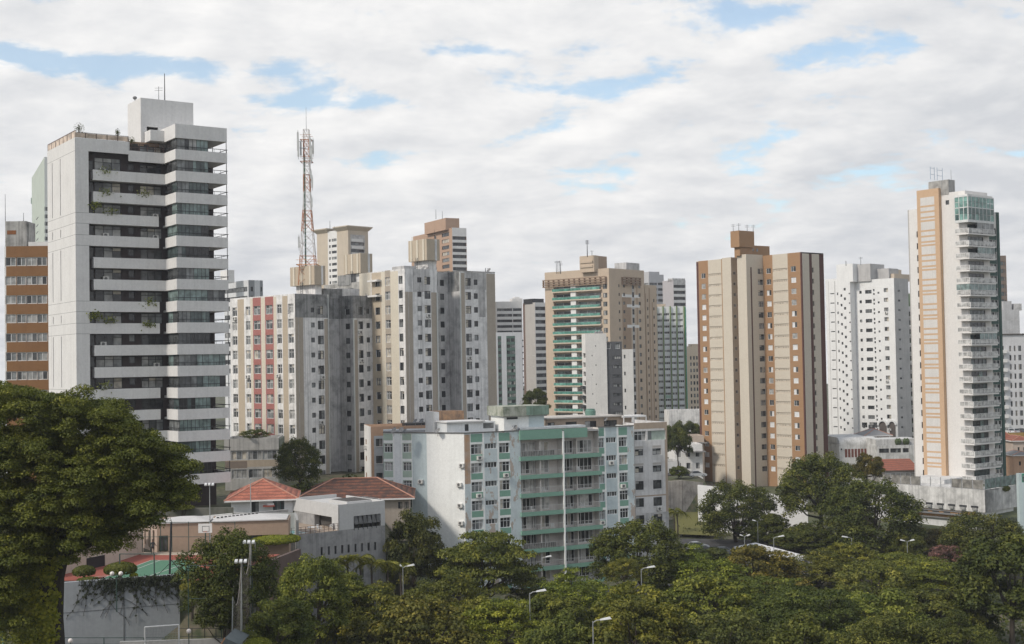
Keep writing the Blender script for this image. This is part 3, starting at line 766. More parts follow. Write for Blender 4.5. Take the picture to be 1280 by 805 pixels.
def tower_white():
    b = Bld('apartment_tower', 'weathered white tower with taupe ribs, right of the pink striped tower', 'apartment tower', 505.8, 335.6, 240, 8, 40)
    Vl = b.V(449, 346); U = b.U(618.6, 340.6); zt = b.ztop; zb = 6; pit = 17.9 * 243 / 1600
    lf = b.Lf(0, 0, Vl, zb, zt); s = lambda p: lf.s_(p, 400)
    lf.stripe(s(449), s(464), zb, zt, CREAM); lf.stripe(s(477), s(481.8), zb, zt - .2, CREAM); lf.stripe(s(481.8), s(488.6), zb, zt, TAUPE); lf.stripe(s(488.6), s(498.4), zb, zt - .3, CREAM); lf.stripe(s(465), s(477), zb, zt - .2, BEIGE)
    z0 = b.zv(495, 374, 0)
    for k in range(15):
        z = z0 + pit - pit * k
        lf.win(s(482), s(488.4), z, z + 1.6, WL, .2); lf.win(s(499), s(503.8), z + .1, z + 1.6, W4, .2, ac=.1); lf.win(s(469.5), s(475.5), z, z + 1.4, W4, .2)
    ua, ub = b.U(548, 450), b.U(576, 450); vd = b.V(561.7, 450, ub)
    vd = max(2.5, min(vd, 7))
    f1 = b.R(0, ua, 0, zb, zt); f2 = b.R(ub, U, 0, zb, zt - .2); sh = b.R(ua, ub, vd, zb, zt - .3); shr = b.Lf(ub, 0, vd, zb, zt - .2)
    t1 = lambda p: f1.s_(p, 450); t2 = lambda p: f2.s_(p, 450)
    zst = b.zu(520, 365)
    f1.stripe(0, t1(517), zb, zst, TAUPE); f1.stripe(t1(511.5), t1(512), zb, zst, GWALL); f1.stripe(t1(540.2), t1(547), zb, zst, TAUPE); f1.stripe(t1(517.5), t1(538), zst, zt, GWALL)
    f2.stripe(.25, t2(582.4), zb, zt - .4, TAUPE); f2.stripe(t2(609.6), U, zb, zt - .4, TAUPE); f2.stripe(t2(583), t2(609), zt - 3.6, zt - .2, GWALL); f2.stripe(t2(599), t2(608), zt - 9, zt - 3.6, GWALL)
    sh.stripe(0, sh.len, zb, zt, GWALL); shr.stripe(0, shr.len, zb, zt, GWALL); shr.stripe(0, shr.len, zt - 4, zt, STAIN)
    z0 = f1.z_(530, 373.5) + pit
    for k in range(15):
        z = z0 - pit * k
        f1.win(t1(523), t1(528.4), z + .35, z + 1.35, W1, .18); f1.win(t1(532), t1(539.6), z, z + 1.55, W4, .18, ac=.12)
        f2.win(t2(583.2), t2(590.3), z, z + 1.5, W4, .18, ac=.12); f2.win(t2(593.7), t2(598.6), z + .2, z + 1.3, W1, .18)
        n = 3
        for i in range(n): sh.win(.35 + i * (sh.len * .85) / n, .2 + (i + .75) * (sh.len * .85) / n, z + .1, z + 1.3, W1, .15)
    b.shell([(0, 0), (ua, 0), (ua, vd), (ub, vd), (ub, 0), (U, 0), (U, Vl), (0, Vl)], zb, zt, WWALL, {0: f1, 2: sh, 3: shr, 4: f2, 7: lf})
    M = MB(); pp = paint('pale_pipe', (.6, .62, .6), .2); b.box(M, ub - .02, ub + .22, -.16, -.002, zb, zt - .3, pp); b.box(M, ua - .25, ua, -.14, -.002, zb, zst, pp); b.part('downpipe', M)
    for py in (352.5, 371.5):
        M = MB(); p0 = s(465.5); z = lf.z_(470, py); M.box(p0, p0 + 3.3, -1.1, -.01, z, z + .35, WHITE, lf.T()); b.part('awning', M)
    tank_tower(b, 510.3, 533.2, 549.4, 298.3, 325, 2.2, zt - .6)
    M = MB(); b.box(M, b.U(505, 334, 3), b.U(520, 334, 3), 3, 7, zt - .4, zt + .8, GWALL); b.part('roof_room', M)
    dish(b, 610.8, 337.5, 2, .5); dish(b, 529, 335, .8, .5); dish(b, 534, 335.5, .8, .45); antenna(b, 607, 340, 335, 2, .09)
    b.done(); return b
TW = tower_white()

# ================================================================== lattice mast on the pink striped tower
def mast():
    b = TP; u, vl, ur, zt, zm = TPK
    c = b.w(u + (ur - u) * .55, 1.2 + (vl - 1.2) * .5)
    p = at(387, 330, c.y)
    o = empty('communication_tower', (c.x, c.y, zt), 'tall red and white lattice antenna mast standing on the roof of the pink striped tower', 'antenna mast')
    RD = plain('mast_red', (.40, .155, .065), .6); WT = plain('mast_white', (.6, .58, .56), .6); OR = plain('mast_orange', (.55, .22, .05), .6)
    ztp = hit(386.5, 162, c, Vector((0, 1))).z; H = ztp - zt
    def half(h): t = h / H; return 1.65 - (1.65 - .62) * min(1, t / .56) if t < .56 else .62 - .12 * (t - .56) / .44
    lev = [0, .1, .19, .27, .345, .415, .48, .54, .6, .655, .71, .765, .82, .875, .93, 1.0]
    M = MB()
    cen = (c.x, c.y)
    for k in range(len(lev) - 1):
        h0, h1 = lev[k] * H, lev[k + 1] * H; m = RD if (k // 2) % 2 == 0 else WT
        a0, a1 = half(h0), half(h1)
        P0 = [(cen[0] + sx * a0, cen[1] + sy * a0, zt + h0) for sx, sy in ((-1, -1), (1, -1), (1, 1), (-1, 1))]
        P1 = [(cen[0] + sx * a1, cen[1] + sy * a1, zt + h1) for sx, sy in ((-1, -1), (1, -1), (1, 1), (-1, 1))]
        for j in range(4):
            j2 = (j + 1) % 4
            M.tube([P0[j], P1[j]], .085, m, 4, False); M.tube([P0[j], P1[j2]], .045, m, 4, False); M.tube([P0[j2], P1[j]], .045, m, 4, False)
            M.tube([P1[j], P1[j2]], .05, m, 4, False)
    M.build('lattice', o)
    M = MB(); gc = plain('cable_green', (.10, .16, .13), .7)
    M.box(cen[0] - .55, cen[0] - .3, cen[1] - .3, cen[1] + .1, zt, zt + H * .84, gc); M.build('cable_tray', o)
    M = MB()
    for t in (.93, .79, .66, .13):
        a = half(t * H) + .55; z = zt + t * H
        if t in (.93, .79, .13):
            for x0, x1, y0, y1 in ((-a, a, -a, -a + .12), (-a, a, a - .12, a), (-a, -a + .12, -a, a), (a - .12, a, -a, a)): M.box(cen[0] + x0, cen[0] + x1, cen[1] + y0, cen[1] + y1, z, z + .12, OR if t == .13 else RD)
            for x0, x1, y0, y1 in ((-a, a, -a, -a + .05), (-a, a, a - .05, a)): M.box(cen[0] + x0, cen[0] + x1, cen[1] + y0, cen[1] + y1, z + .9, z + .96, OR if t == .13 else RD)
    M.build('platform', o)
    pg = plain('panel_grey', (.48, .49, .48), .5)
    for (dx, t0, t1) in ((-1.35, .82, .93), (-.95, .83, .92), (.9, .82, .94), (1.35, .84, .93), (1.15, .79, .88), (-1.5, .86, .98), (1.2, .62, .69), (1.0, .5, .56), (-1.5, .24, .31), (.9, .68, .73)):
        M = MB(); r = rnd.uniform(-.8, .3); y = cen[1] - .9 + r
        M.box(cen[0] + dx - .16, cen[0] + dx + .16, y - .1, y + .1, zt + t0 * H, zt + t1 * H, pg); M.tube([(cen[0] + dx, y + .16, zt + t0 * H - .5), (cen[0] + dx, y + .16, zt + t1 * H + .4)], .05, MET, 5)
        M.box(cen[0] + min(dx, 0), cen[0] + max(dx, 0), y + .14, y + .2, zt + (t0 + t1) / 2 * H, zt + (t0 + t1) / 2 * H + .08, MET); M.build('panel_antenna', o)
    M = MB(); M.tube([(cen[0], cen[1], ztp - .4), (cen[0], cen[1], ztp + 4.3)], [.06, .03], MET, 5); M.build('antenna_rod', o)
mast()
# ================================================================== beige tower with flared roof, brown tower behind
def ring(U, V): return [(0, 0), (U, 0), (U, V), (0, V)]
def tower_flared():
    b = Bld('apartment_tower', 'distant beige tower with a flared roof slab, behind the red and white mast', 'apartment tower', 435, 286, 520, 0, 45)
    BG = paint('flare_beige', (.52, .45, .36), .2); Vl = b.V(396, 288); U = b.U(460, 288); zt = b.ztop
    lf = b.Lf(0, 0, Vl, 0, zt); rf = b.R(0, U, 0, 0, zt); s = lambda p: lf.s_(p, 320); t = lambda p: rf.s_(p, 300)
    lf.stripe(s(410), s(421.5), 0, zt, WHITE)
    for k in range(16):
        z = lf.z_(415, 302 + 7.55 * k)
        lf.win(s(411.5), s(413.6), z, z + 1.1, W1); lf.win(s(415), s(421), z, z + 1.1, W2)
    rf.stripe(t(438), t(456), 0, zt - 2.2, GWALL)
    for k in range(13):
        z = zt - 6.5 - 2.9 * k
        rf.win(t(438.5), t(455.5), z, z + 1.3, (3, 1, DARKMET, GL_DARK, .12), .5); rf.stripe(t(439.5), t(454), z + 1.5, z + 2.6, WHITE)
    b.shell(ring(U, Vl), 0, zt, BG, {0: rf, 3: lf})
    M = MB()
    def flare(u0, u1, v0, v1):
        o = 1.4; P = [(u0, v0), (u1, v0), (u1, v1), (u0, v1)]; Q = [(u0 - o, v0 - o), (u1 + o, v0 - o), (u1 + o, v1 + o), (u0 - o, v1 + o)]
        T = b.T(); M.hexa([T(*q, zt - .6) for q in P] + [T(*q, zt + .9) for q in Q], BG); M.hexa([T(*q, zt + .902) for q in Q] + [T(*q, zt + 1.3) for q in Q], BG)
    v2 = Vl - (s(409) if s(409) > 0 else 3)
    flare(.0, U, 0, Vl - s(422)); flare(.0, U * .4, v2, Vl)
    b.part('roof_slab', M)
    antenna(b, 412.5, 285, 276, 3, .12); antenna(b, 418, 285, 283, 3, .1); b.done()
tower_flared()
def tower_brown_far():
    b = Bld('apartment_tower', 'distant brown tower with white balcony bands on its right, behind the white weathered tower', 'apartment tower', 565, 284.5, 520, 0, 28)
    BR = paint('far_brown', (.42, .285, .205), .2); Vl = b.V(514, 292); U = b.U(583, 285); zt = b.ztop
    lf = b.Lf(0, 0, Vl, 0, zt); rf = b.R(0, U, 0, 0, zt); s = lambda p: lf.s_(p, 310); t = lambda p: rf.s_(p, 310)
    rf.stripe(0, U, 0, zt, WHITE); lf.stripe(0, s(516.5), zt - 3, zt, WHITE)
    for k in range(26):
        z = lf.z_(556, 296 + 7.95 * k)
        lf.win(s(552.5), s(561.5), z, z + 1.5, (3, 1, DARKMET, GL_MIX, .12)); 
        if k == 0: lf.win(s(518), s(527), z - .5, z + 1, (3, 1, DARKMET, GL_DARK, .12))
        else: lf.win(s(520), s(524), z, z + 1.2, W1)
        lf.win(s(543), s(545.5), z, z + 1.2, W1)
        z2 = zt - 4.0 - 2.52 * k; rf.win(.15, U - .1, z2 - .9, z2 + .45, (4, 1, DARKMET, GL_DARK, .1), .8)
    b.shell(ring(U, Vl), 0, zt, BR, {0: rf, 3: lf})
    v = 3; u = b.U(557, 275, v)
    M = MB(); vl = b.V(530.5, 275, u); b.box(M, u - .01, b.U(557.5, 275, v) + 6, v, vl, zt - .6, b.zu(557, 272.3, v), BR); b.part('roof_tank', M)
    antenna(b, 545, 273, 262, 6, .12); antenna(b, 553, 273, 264, 6, .1); antenna(b, 543, 296, 287, -.6, .1); b.done()
tower_brown_far()

# ================================================================== far white towers in the middle
def banded(name, label, px, py, Y, th, pl, pr, mat, pit, band, zb=0, n=30, dep=.9, lstr=None):
    b = Bld('apartment_tower', label, 'apartment tower', px, py, Y, zb, th)
    Vl, U = b.V(pl, py), b.U(pr, py); zt = b.ztop
    lf, rf = b.Lf(0, 0, Vl, zb, zt), b.R(0, U, 0, zb, zt)
    return b, Vl, U, zt, lf, rf
def far_banded_a():
    b, Vl, U, zt, lf, rf = banded('', 'distant white tower with thin ribbon balconies, above the white slab with two green window strips', 620.5, 377, 560, 12, 612, 652.5, WHITE, 0, 0)
    for k in range(20):
        z = zt - 4.2 - k * 2.45
        rf.win(.2, U * .62, z, z + 1.2, (4, 1, DARKMET, GL_DARK, .12), .9); rf.win(U * .64, U - .2, z, z + 1.2, (2, 1, DARKMET, GL_DARK, .12), .9)
    b.shell(ring(U, 16), 0, zt, WHITE, {0: rf})
    M = MB(); v = 2; b.box(M, b.U(640.5, 372, v), b.U(653, 372, v), v, v + 6, zt - .5, b.zu(645, 373, v), WHITE); b.box(M, b.U(644, 372, v), b.U(650, 372, v), v + 1, v + 5, zt, b.zu(645, 371, v), WHITE); b.part('roof_room', M)
    b.done()
far_banded_a()
def far_white_b():
    b = Bld('apartment_tower', 'slim white slab with two green tinted window strips, right of the weathered white tower', 'apartment tower', 620, 415.5, 480, 5, 8)
    U = b.U(652.5, 416); zt = b.ztop; rf = b.R(0, U, 0, 5, zt); t = lambda p: rf.s_(p, 460)
    G1 = paint('spandrel_green', (.10, .16, .14), .3); GR = paint('far_cool_white', (.58, .6, .63), .2)
    for a, c in ((622.8, 627.2), (633.5, 644.5)): rf.stripe(t(a), t(c), 5, zt - 1.4, G1)
    for k in range(14):
        z = zt - 3.6 - k * 2.3
        rf.win(t(623), t(627), z, z + 1.2, W1); rf.win(t(634), t(638.6), z, z + 1.3, W2); rf.win(t(639.4), t(644), z, z + 1.3, W2)
    b.shell(ring(U, 14), 5, zt, GR, {0: rf})
    M = MB()
    for k in range(14): z = zt - 3.4 - k * 2.3; b.box(M, U, U + .5, .5, 3, z, z + .5, DARKMET); b.box(M, -.5, 0, .5, 3, z, z + .4, DARKMET)
    b.part('ledge', M); b.done()
far_white_b()
def far_grey_c():
    b = Bld('apartment_tower', 'distant tower with a blank beige grey wall and dark banded balconies at right', 'apartment tower', 668.5, 378, 520, 0, 35)
    GW = paint('far_beige_grey', (.44, .42, .395), .2); Vl = b.V(653.5, 383); U = b.U(682.5, 379); zt = b.ztop
    lf, rf = b.Lf(0, 0, Vl, 0, zt), b.R(0, U, 0, 0, zt)
    rf.stripe(0, U, 0, zt, WHITE); lf.stripe(0, 1.5, 0, zt, plain('far_umber', (.16, .11, .09), .8))
    for k in range(6): lf.stripe(2, lf.len, zt - 17 - 4.6 * k, zt - 16.85 - 4.6 * k, GWALL)
    for k in range(22): z = zt - 3.2 - k * 2.72; rf.win(.2, U - .1, z, z + 1.5, (3, 1, DARKMET, GL_DARK, .12), .9)
    b.shell(ring(U, Vl), 0, zt, GW, {0: rf, 3: lf})
    M = MB(); b.box(M, 0, U, 1.5, 8, zt - .6, zt + 1.6, DARKMET); b.part('roof_room', M)
    b.done()
far_grey_c()

# ================================================================== beige tower with teal glass balconies
def tower_teal():
    b = Bld('apartment_tower', 'beige tower with teal glass balconies on its left face and rooftop aerials', 'apartment tower', 761, 335, 430, 0, 50)
    BG = paint('teal_beige', (.50, .405, .31), .2, None, .12); BD = paint('teal_tan', (.36, .265, .19), .2); CRM = paint('teal_cream', (.56, .47, .37), .2)
    Vl = b.V(680.8, 341.5); U = b.U(805, 341); zt = b.ztop; pit = 34.6 / 3.2214 * 440 / 1600
    lf = b.Lf(0, 0, Vl, 0, zt); s = lambda p: lf.s_(p, 400)
    TG = glassy('balcony_teal', (.09, .25, .20), .1); TG2 = glassy('balcony_teal_pale', (.14, .33, .27), .1)
    a, d = s(692.5), s(752); e = s(754.5); f_ = s(759.5)
    z0 = lf.z_(720, 363)          # foot of the first opening
    wst = (6, 1, WFRAME, [GL[2], GL[2], GL[3], GL[1], GL[0], GTEAL[1]], .12)
    for k in range(17):
        z = z0 - pit * k
        lf.hole(a, d, z - .1, z + 2.0, 1.3); b.wins.append((lf, a + .05, z - .05, d - a - .1, 1.95, wst, 1.28, rnd.randrange(5)))
        lf.win(e, f_, z - .1, z + 1.5, W2, .2)
    rf = b.R(0, U, 0, 0, zt); t = lambda p: rf.s_(p, 400)
    rf.stripe(t(778), t(789), 0, zt - 9, BD); rf.stripe(t(790.5), t(793.5), 0, zt - 6, GWALL); rf.stripe(t(796), t(797.5), 0, zt - 6, BD)
    rf.stripe(t(778), t(800), zt - 9.6, zt - 8.6, WHITE); rf.stripe(t(784), t(800), zt - 13, zt - 12, WHITE); rf.stripe(t(784), t(799), zt - 20, zt - 19, WHITE)
    for k in range(17):
        z = z0 + .6 - pit * k
        rf.win(t(773.8), t(775.6), z, z + 1.0, W1); rf.win(t(798.8), t(801.5), z, z + 1.2, W1); rf.win(t(779.5), t(782), z, z + 1.1, W1); rf.win(t(790.8), t(793.2), z - .3, z + 1.5, W1)
    b.shell(ring(U, Vl), 0, zt, BG, {0: rf, 3: lf}, par=1)
    for k in range(17):
        z = z0 - pit * k
        M = MB(); T = lf.T(); n = 5
        M.box(a - .3, d + .3, -.9, -.003, z - .5, z - .12, CRM, T)
        for i in range(n): M.box(a + (d - a) * i / n + .05, a + (d - a) * (i + 1) / n - .05, -.88, -.82, z - .11, z + .78, TG if rnd.random() < .75 else TG2, T)
        M.box(a - .3, d + .3, -.9, -.8, z + .78, z + .84, ALU, T); b.part('balcony', M)
    M = MB(); x = s(718); M.box(x - 1.1, x + 1.1, -.5, 1.25, z0 - pit * 16, z0 + 2.0, WHITE, lf.T()); b.part('pier', M)
    M = MB(); sl = plain('slat_brown', (.27, .19, .135), .7)
    for i in range(4):
        zz_ = zt - 3.0 - i * .8; M.box(s(681), s(759), -1.0, -.8, zz_, zz_ + .32, sl, lf.T()); M.box(t(778), t(800), -.9, -.7, zz_, zz_ + .32, sl, rf.T())
    for i in range(13): x = s(681) + (s(759) - s(681)) * i / 12; M.box(x - .1, x + .1, -.8, -.003, zt - 5.4, zt - 2.8, sl, lf.T())
    for i in range(5): x = t(778) + (t(800) - t(778)) * i / 4; M.box(x - .1, x + .1, -.7, -.003, zt - 5.4, zt - 2.8, sl, rf.T())
    b.part('pergola', M)
    M = MB(); v = 5; u = b.U(742.5, 325, v); vl = b.V(724.5, 325, u); b.box(M, u, b.U(748, 325, v), v, vl, zt - 1, b.zu(742, 319, v), BG)
    u2 = b.U(749, 325, v); b.box(M, b.U(748, 325, v) + .02, b.U(761.5, 325, v), v + 1, vl - 2, zt - 1, b.zu(755, 320, v), BD)
    for i in range(2): b.box(M, u - .3, u, v + .5, vl - .3, zt + .6 + i * 1.5, zt + 1.3 + i * 1.5, BG)
    u = b.U(783, 335, 4); b.box(M, u, b.U(799.3, 335, 4), 4, 9, zt - 1, b.zu(783, 328, 4), GWALL); b.part('roof_room', M)
    antenna(b, 734.2, 320, 300, 6, .16, 4); antenna(b, 740, 320, 313, 6, .1, 1)
    for q in (695.5, 697.5, 700, 701): antenna(b, q, 341, 323 + rnd.uniform(0, 6), -6.5, .1, 2)
    b.done()
    # lower wing to the right
    b2 = Bld('apartment_tower', 'lower beige wing with narrow brown recesses attached to the right of the teal balcony tower', 'apartment tower', 806, 356, 452, 0, 50)
    U2 = b2.U(820.5, 357); rf = b2.R(0, U2, 0, 0, b2.ztop); lf = b2.Lf(0, 0, 8, 0, b2.ztop); t = lambda p: rf.s_(p, 450)
    rf.stripe(t(807), t(809), 0, b2.ztop - 3, BD); rf.stripe(t(812.5), t(814), 0, b2.ztop - 1, BD); rf.stripe(t(816), t(817.5), 0, b2.ztop - 6, BD)
    for k in range(17):
        z = b2.ztop - 6 - k * pit; rf.win(t(810.3), t(811.7), z, z + 1.1, W1); rf.win(t(818), t(819.5), z, z + 1.1, W1)
    b2.shell(ring(U2, 12), 0, b2.ztop, BG, {0: rf, 3: lf}); b2.done()
tower_teal()
def slim_block():
    b = Bld('apartment_block', 'slim white and charcoal block in front of the teal balcony tower', 'apartment block', 731.5, 417, 392, 2, 4)
    WT = paint('slim_white', (.72, .70, .67), .25, None, .2); CH = paint('charcoal', (.095, .098, .105), .3)
    u1, u2, u3 = b.U(758.2, 430), b.U(777.5, 430), b.U(791.3, 440); zt = b.ztop; z2 = b.zu(765, 427); z3 = b.zu(785, 436.5)
    f1 = b.R(0, u1, 0, 2, zt); f2 = b.R(u1 + .02, u2, .4, 2, z2); f3 = b.R(u2 + .02, u3, 0, 2, z3); t1 = lambda p: f1.s_(p, 470); t2 = lambda p: f2.s_(p, 470); t3 = lambda p: f3.s_(p, 470)
    lf = b.Lf(0, 0, 9, 2, zt)
    for k in range(8):
        z = f1.z_(745, 433.3) - k * 2.93
        if k % 2 == 0: f1.win(t1(744.7), t1(745.9), z, z + .4, W1)
        else: f1.win(t1(740), t1(741.2), z, z + .4, W1)
        z = f3.z_(780, 448) - k * 5.2; f3.win(t3(780.3), t3(782.3), z, z + 1.1, W1)
        z = f2.z_(770, 446.5) - k * 2.85
        if k == 0: f2.win(t2(759), t2(764), z + 2.6, z + 4.5, (1, 1, WFRAME, GL_LITE, .1)); f2.win(t2(769.5), t2(775.5), z + 2.6, z + 4.5, (1, 1, WFRAME, GL_LITE, .1))
        f2.win(t2(766), t2(776.5), z - .6, z + .4, (4, 1, DARKMET, [GL[0], GL[2], GL[3], GL[1]], .1)); lf.win(2, 8.5, z, z + 1.4, (4, 1, DARKMET, GL_DARK, .1), .5)
    b.shell(ring(u1, 9), 2, zt, WT, {0: f1, 3: lf}); b.shell([(u1 + .02, .4), (u2, .4), (u2, 8), (u1 + .02, 8)], 2, z2, CH, {0: f2}, name='charcoal_wall'); b.shell([(u2 + .02, 0), (u3, 0), (u3, 8), (u2 + .02, 8)], 2, z3, WT, {0: f3}, name='wing_wall')
    M = MB()
    for k in range(9): z = zt - 17 - k * 2.93; b.box(M, -.9, -.002, .5, 8, z, z + .9, DARKMET)
    b.part('side_balcony', M)
    M = MB()
    for px in (745, 749, 752): u = b.U(px, 417, 2); M.lathe((*b.w(u, 2), zt - .5), [(.5, 0), (.5, .9), (.3, 1.2), (0, 1.25)], plain('tank_grey', (.25, .25, .25), .7), 8)
    b.part('water_tank', M); b.done()
slim_block()
def far_trio():
    b, Vl, U, zt, lf, rf = banded('', 'distant pale grey banded tower between the teal balcony tower and the lilac grey tower', 811, 343, 600, 30, 800, 829.5, WHITE, 0, 0)
    GW = paint('far_pale_grey', (.46, .46, .47), .2)
    for k in range(24):
        z = zt - 5 - k * 2.6; rf.win(.3, U * .55, z, z + 1.1, (2, 1, DARKMET, GL_LITE, .12), .6); rf.win(U * .6, U - .3, z, z + 1.2, (2, 1, DARKMET, GL_DARK, .12), .6); lf.win(.5, lf.len - .5, z, z + 1, (2, 1, DARKMET, GL_LITE, .12), .5)
    b.shell(ring(U, Vl), 0, zt, GW, {0: rf, 3: lf}); M = MB(); b.box(M, U * .1, U * .8, 1, 5, zt - .6, zt + 1.4, GW); b.part('roof_room', M); b.done()
    b, Vl, U, zt, lf, rf = banded('', 'distant lilac grey tower with a banded right face above the green gridded slab', 841.5, 350, 580, 30, 828, 856.8, WHITE, 0, 0)
    LG = paint('far_lilac', (.42, .40, .41), .2); rf.stripe(0, U, 0, zt, GWALL)
    for k in range(24): z = zt - 3.5 - k * 2.75; rf.win(.2, U - .2, z, z + 1.3, (3, 1, DARKMET, GL_DARK, .12), .8); rf.stripe(0, U, z - 1.2, z - .15, WHITE)
    b.shell(ring(U, Vl), 0, zt, LG, {0: rf, 3: lf}); M = MB(); b.box(M, 0, U, .3, 4, zt - .6, zt + .8, GWALL); b.part('roof_room', M); b.done()
    b = Bld('apartment_block', 'white slab with green vertical fins and ribbon windows beside the brown and beige tower', 'apartment block', 821.3, 383.5, 470, 0, 3)
    U = b.U(857.3, 384); zt = b.ztop; rf = b.R(0, U, 0, 0, zt); G2 = paint('fin_green', (.17, .24, .10), .3); CW = paint('grid_white', (.74, .76, .77), .3)
    cols = [821.3, 829.6, 838.6, 846.6, 855.8]; t = lambda p: rf.s_(p, 450)
    for k in range(20):
        z = zt - 3.3 - k * 2.24
        for i in range(4): rf.win(t(cols[i]) + .45, t(cols[i + 1]) - .25, z, z + .85, (3, 1, WFRAME, GL_DARK + [GL[3], GL[2]], .1), .25)
        if k % 3 == 1: rf.stripe(t(cols[1]) + .5, t(cols[2]) - .3, z - 1.2, z - .1, plain('panel_mint', (.35, .5, .42), .7)) if k == 13 else None
    b.shell(ring(U, 13), 0, zt, CW, {0: rf})
    M = MB()
    for c in cols: M.box(t(c) - .08, t(c) + .3, -.6, -.003, 0, zt + .2, G2, rf.T())
    M.box(t(856.9), t(857.4) + .2, -.6, 0, 0, zt - .3, plain('fin_teal', (.05, .25, .16), .6), rf.T()); b.part('fin', M)
    M = MB(); b.box(M, -.5, b.U(832, 384, 3), 3, 9, zt - .6, b.zu(825, 380, 3), paint('teal_cream', (.56, .47, .37), .2)); b.part('roof_room', M); b.done()
    b = Bld('apartment_block', 'distant cream block with columns of small square windows left of the stepped tower', 'apartment block', 858, 433, 480, 0, 8)
    U = b.U(880, 433); zt = b.ztop; rf = b.R(0, U, 0, 0, zt); t = lambda p: rf.s_(p, 470)
    for k in range(14):
        z = zt - 5 - k * 2.35
        for a, c in ((863, 865), (866.8, 869), (870.7, 872.8), (874.5, 876.5)): rf.win(t(a), t(c), z, z + 1.3, W1)
    b.shell(ring(U, 14), 0, zt, paint('far_cream', (.68, .57, .44), .2), {0: rf}); M = MB(); b.box(M, U * .35, U, 1, 6, zt - .5, zt + .9, paint('far_cream', (.5, .4, .3), .2)); b.part('roof_room', M); b.done()
far_trio()

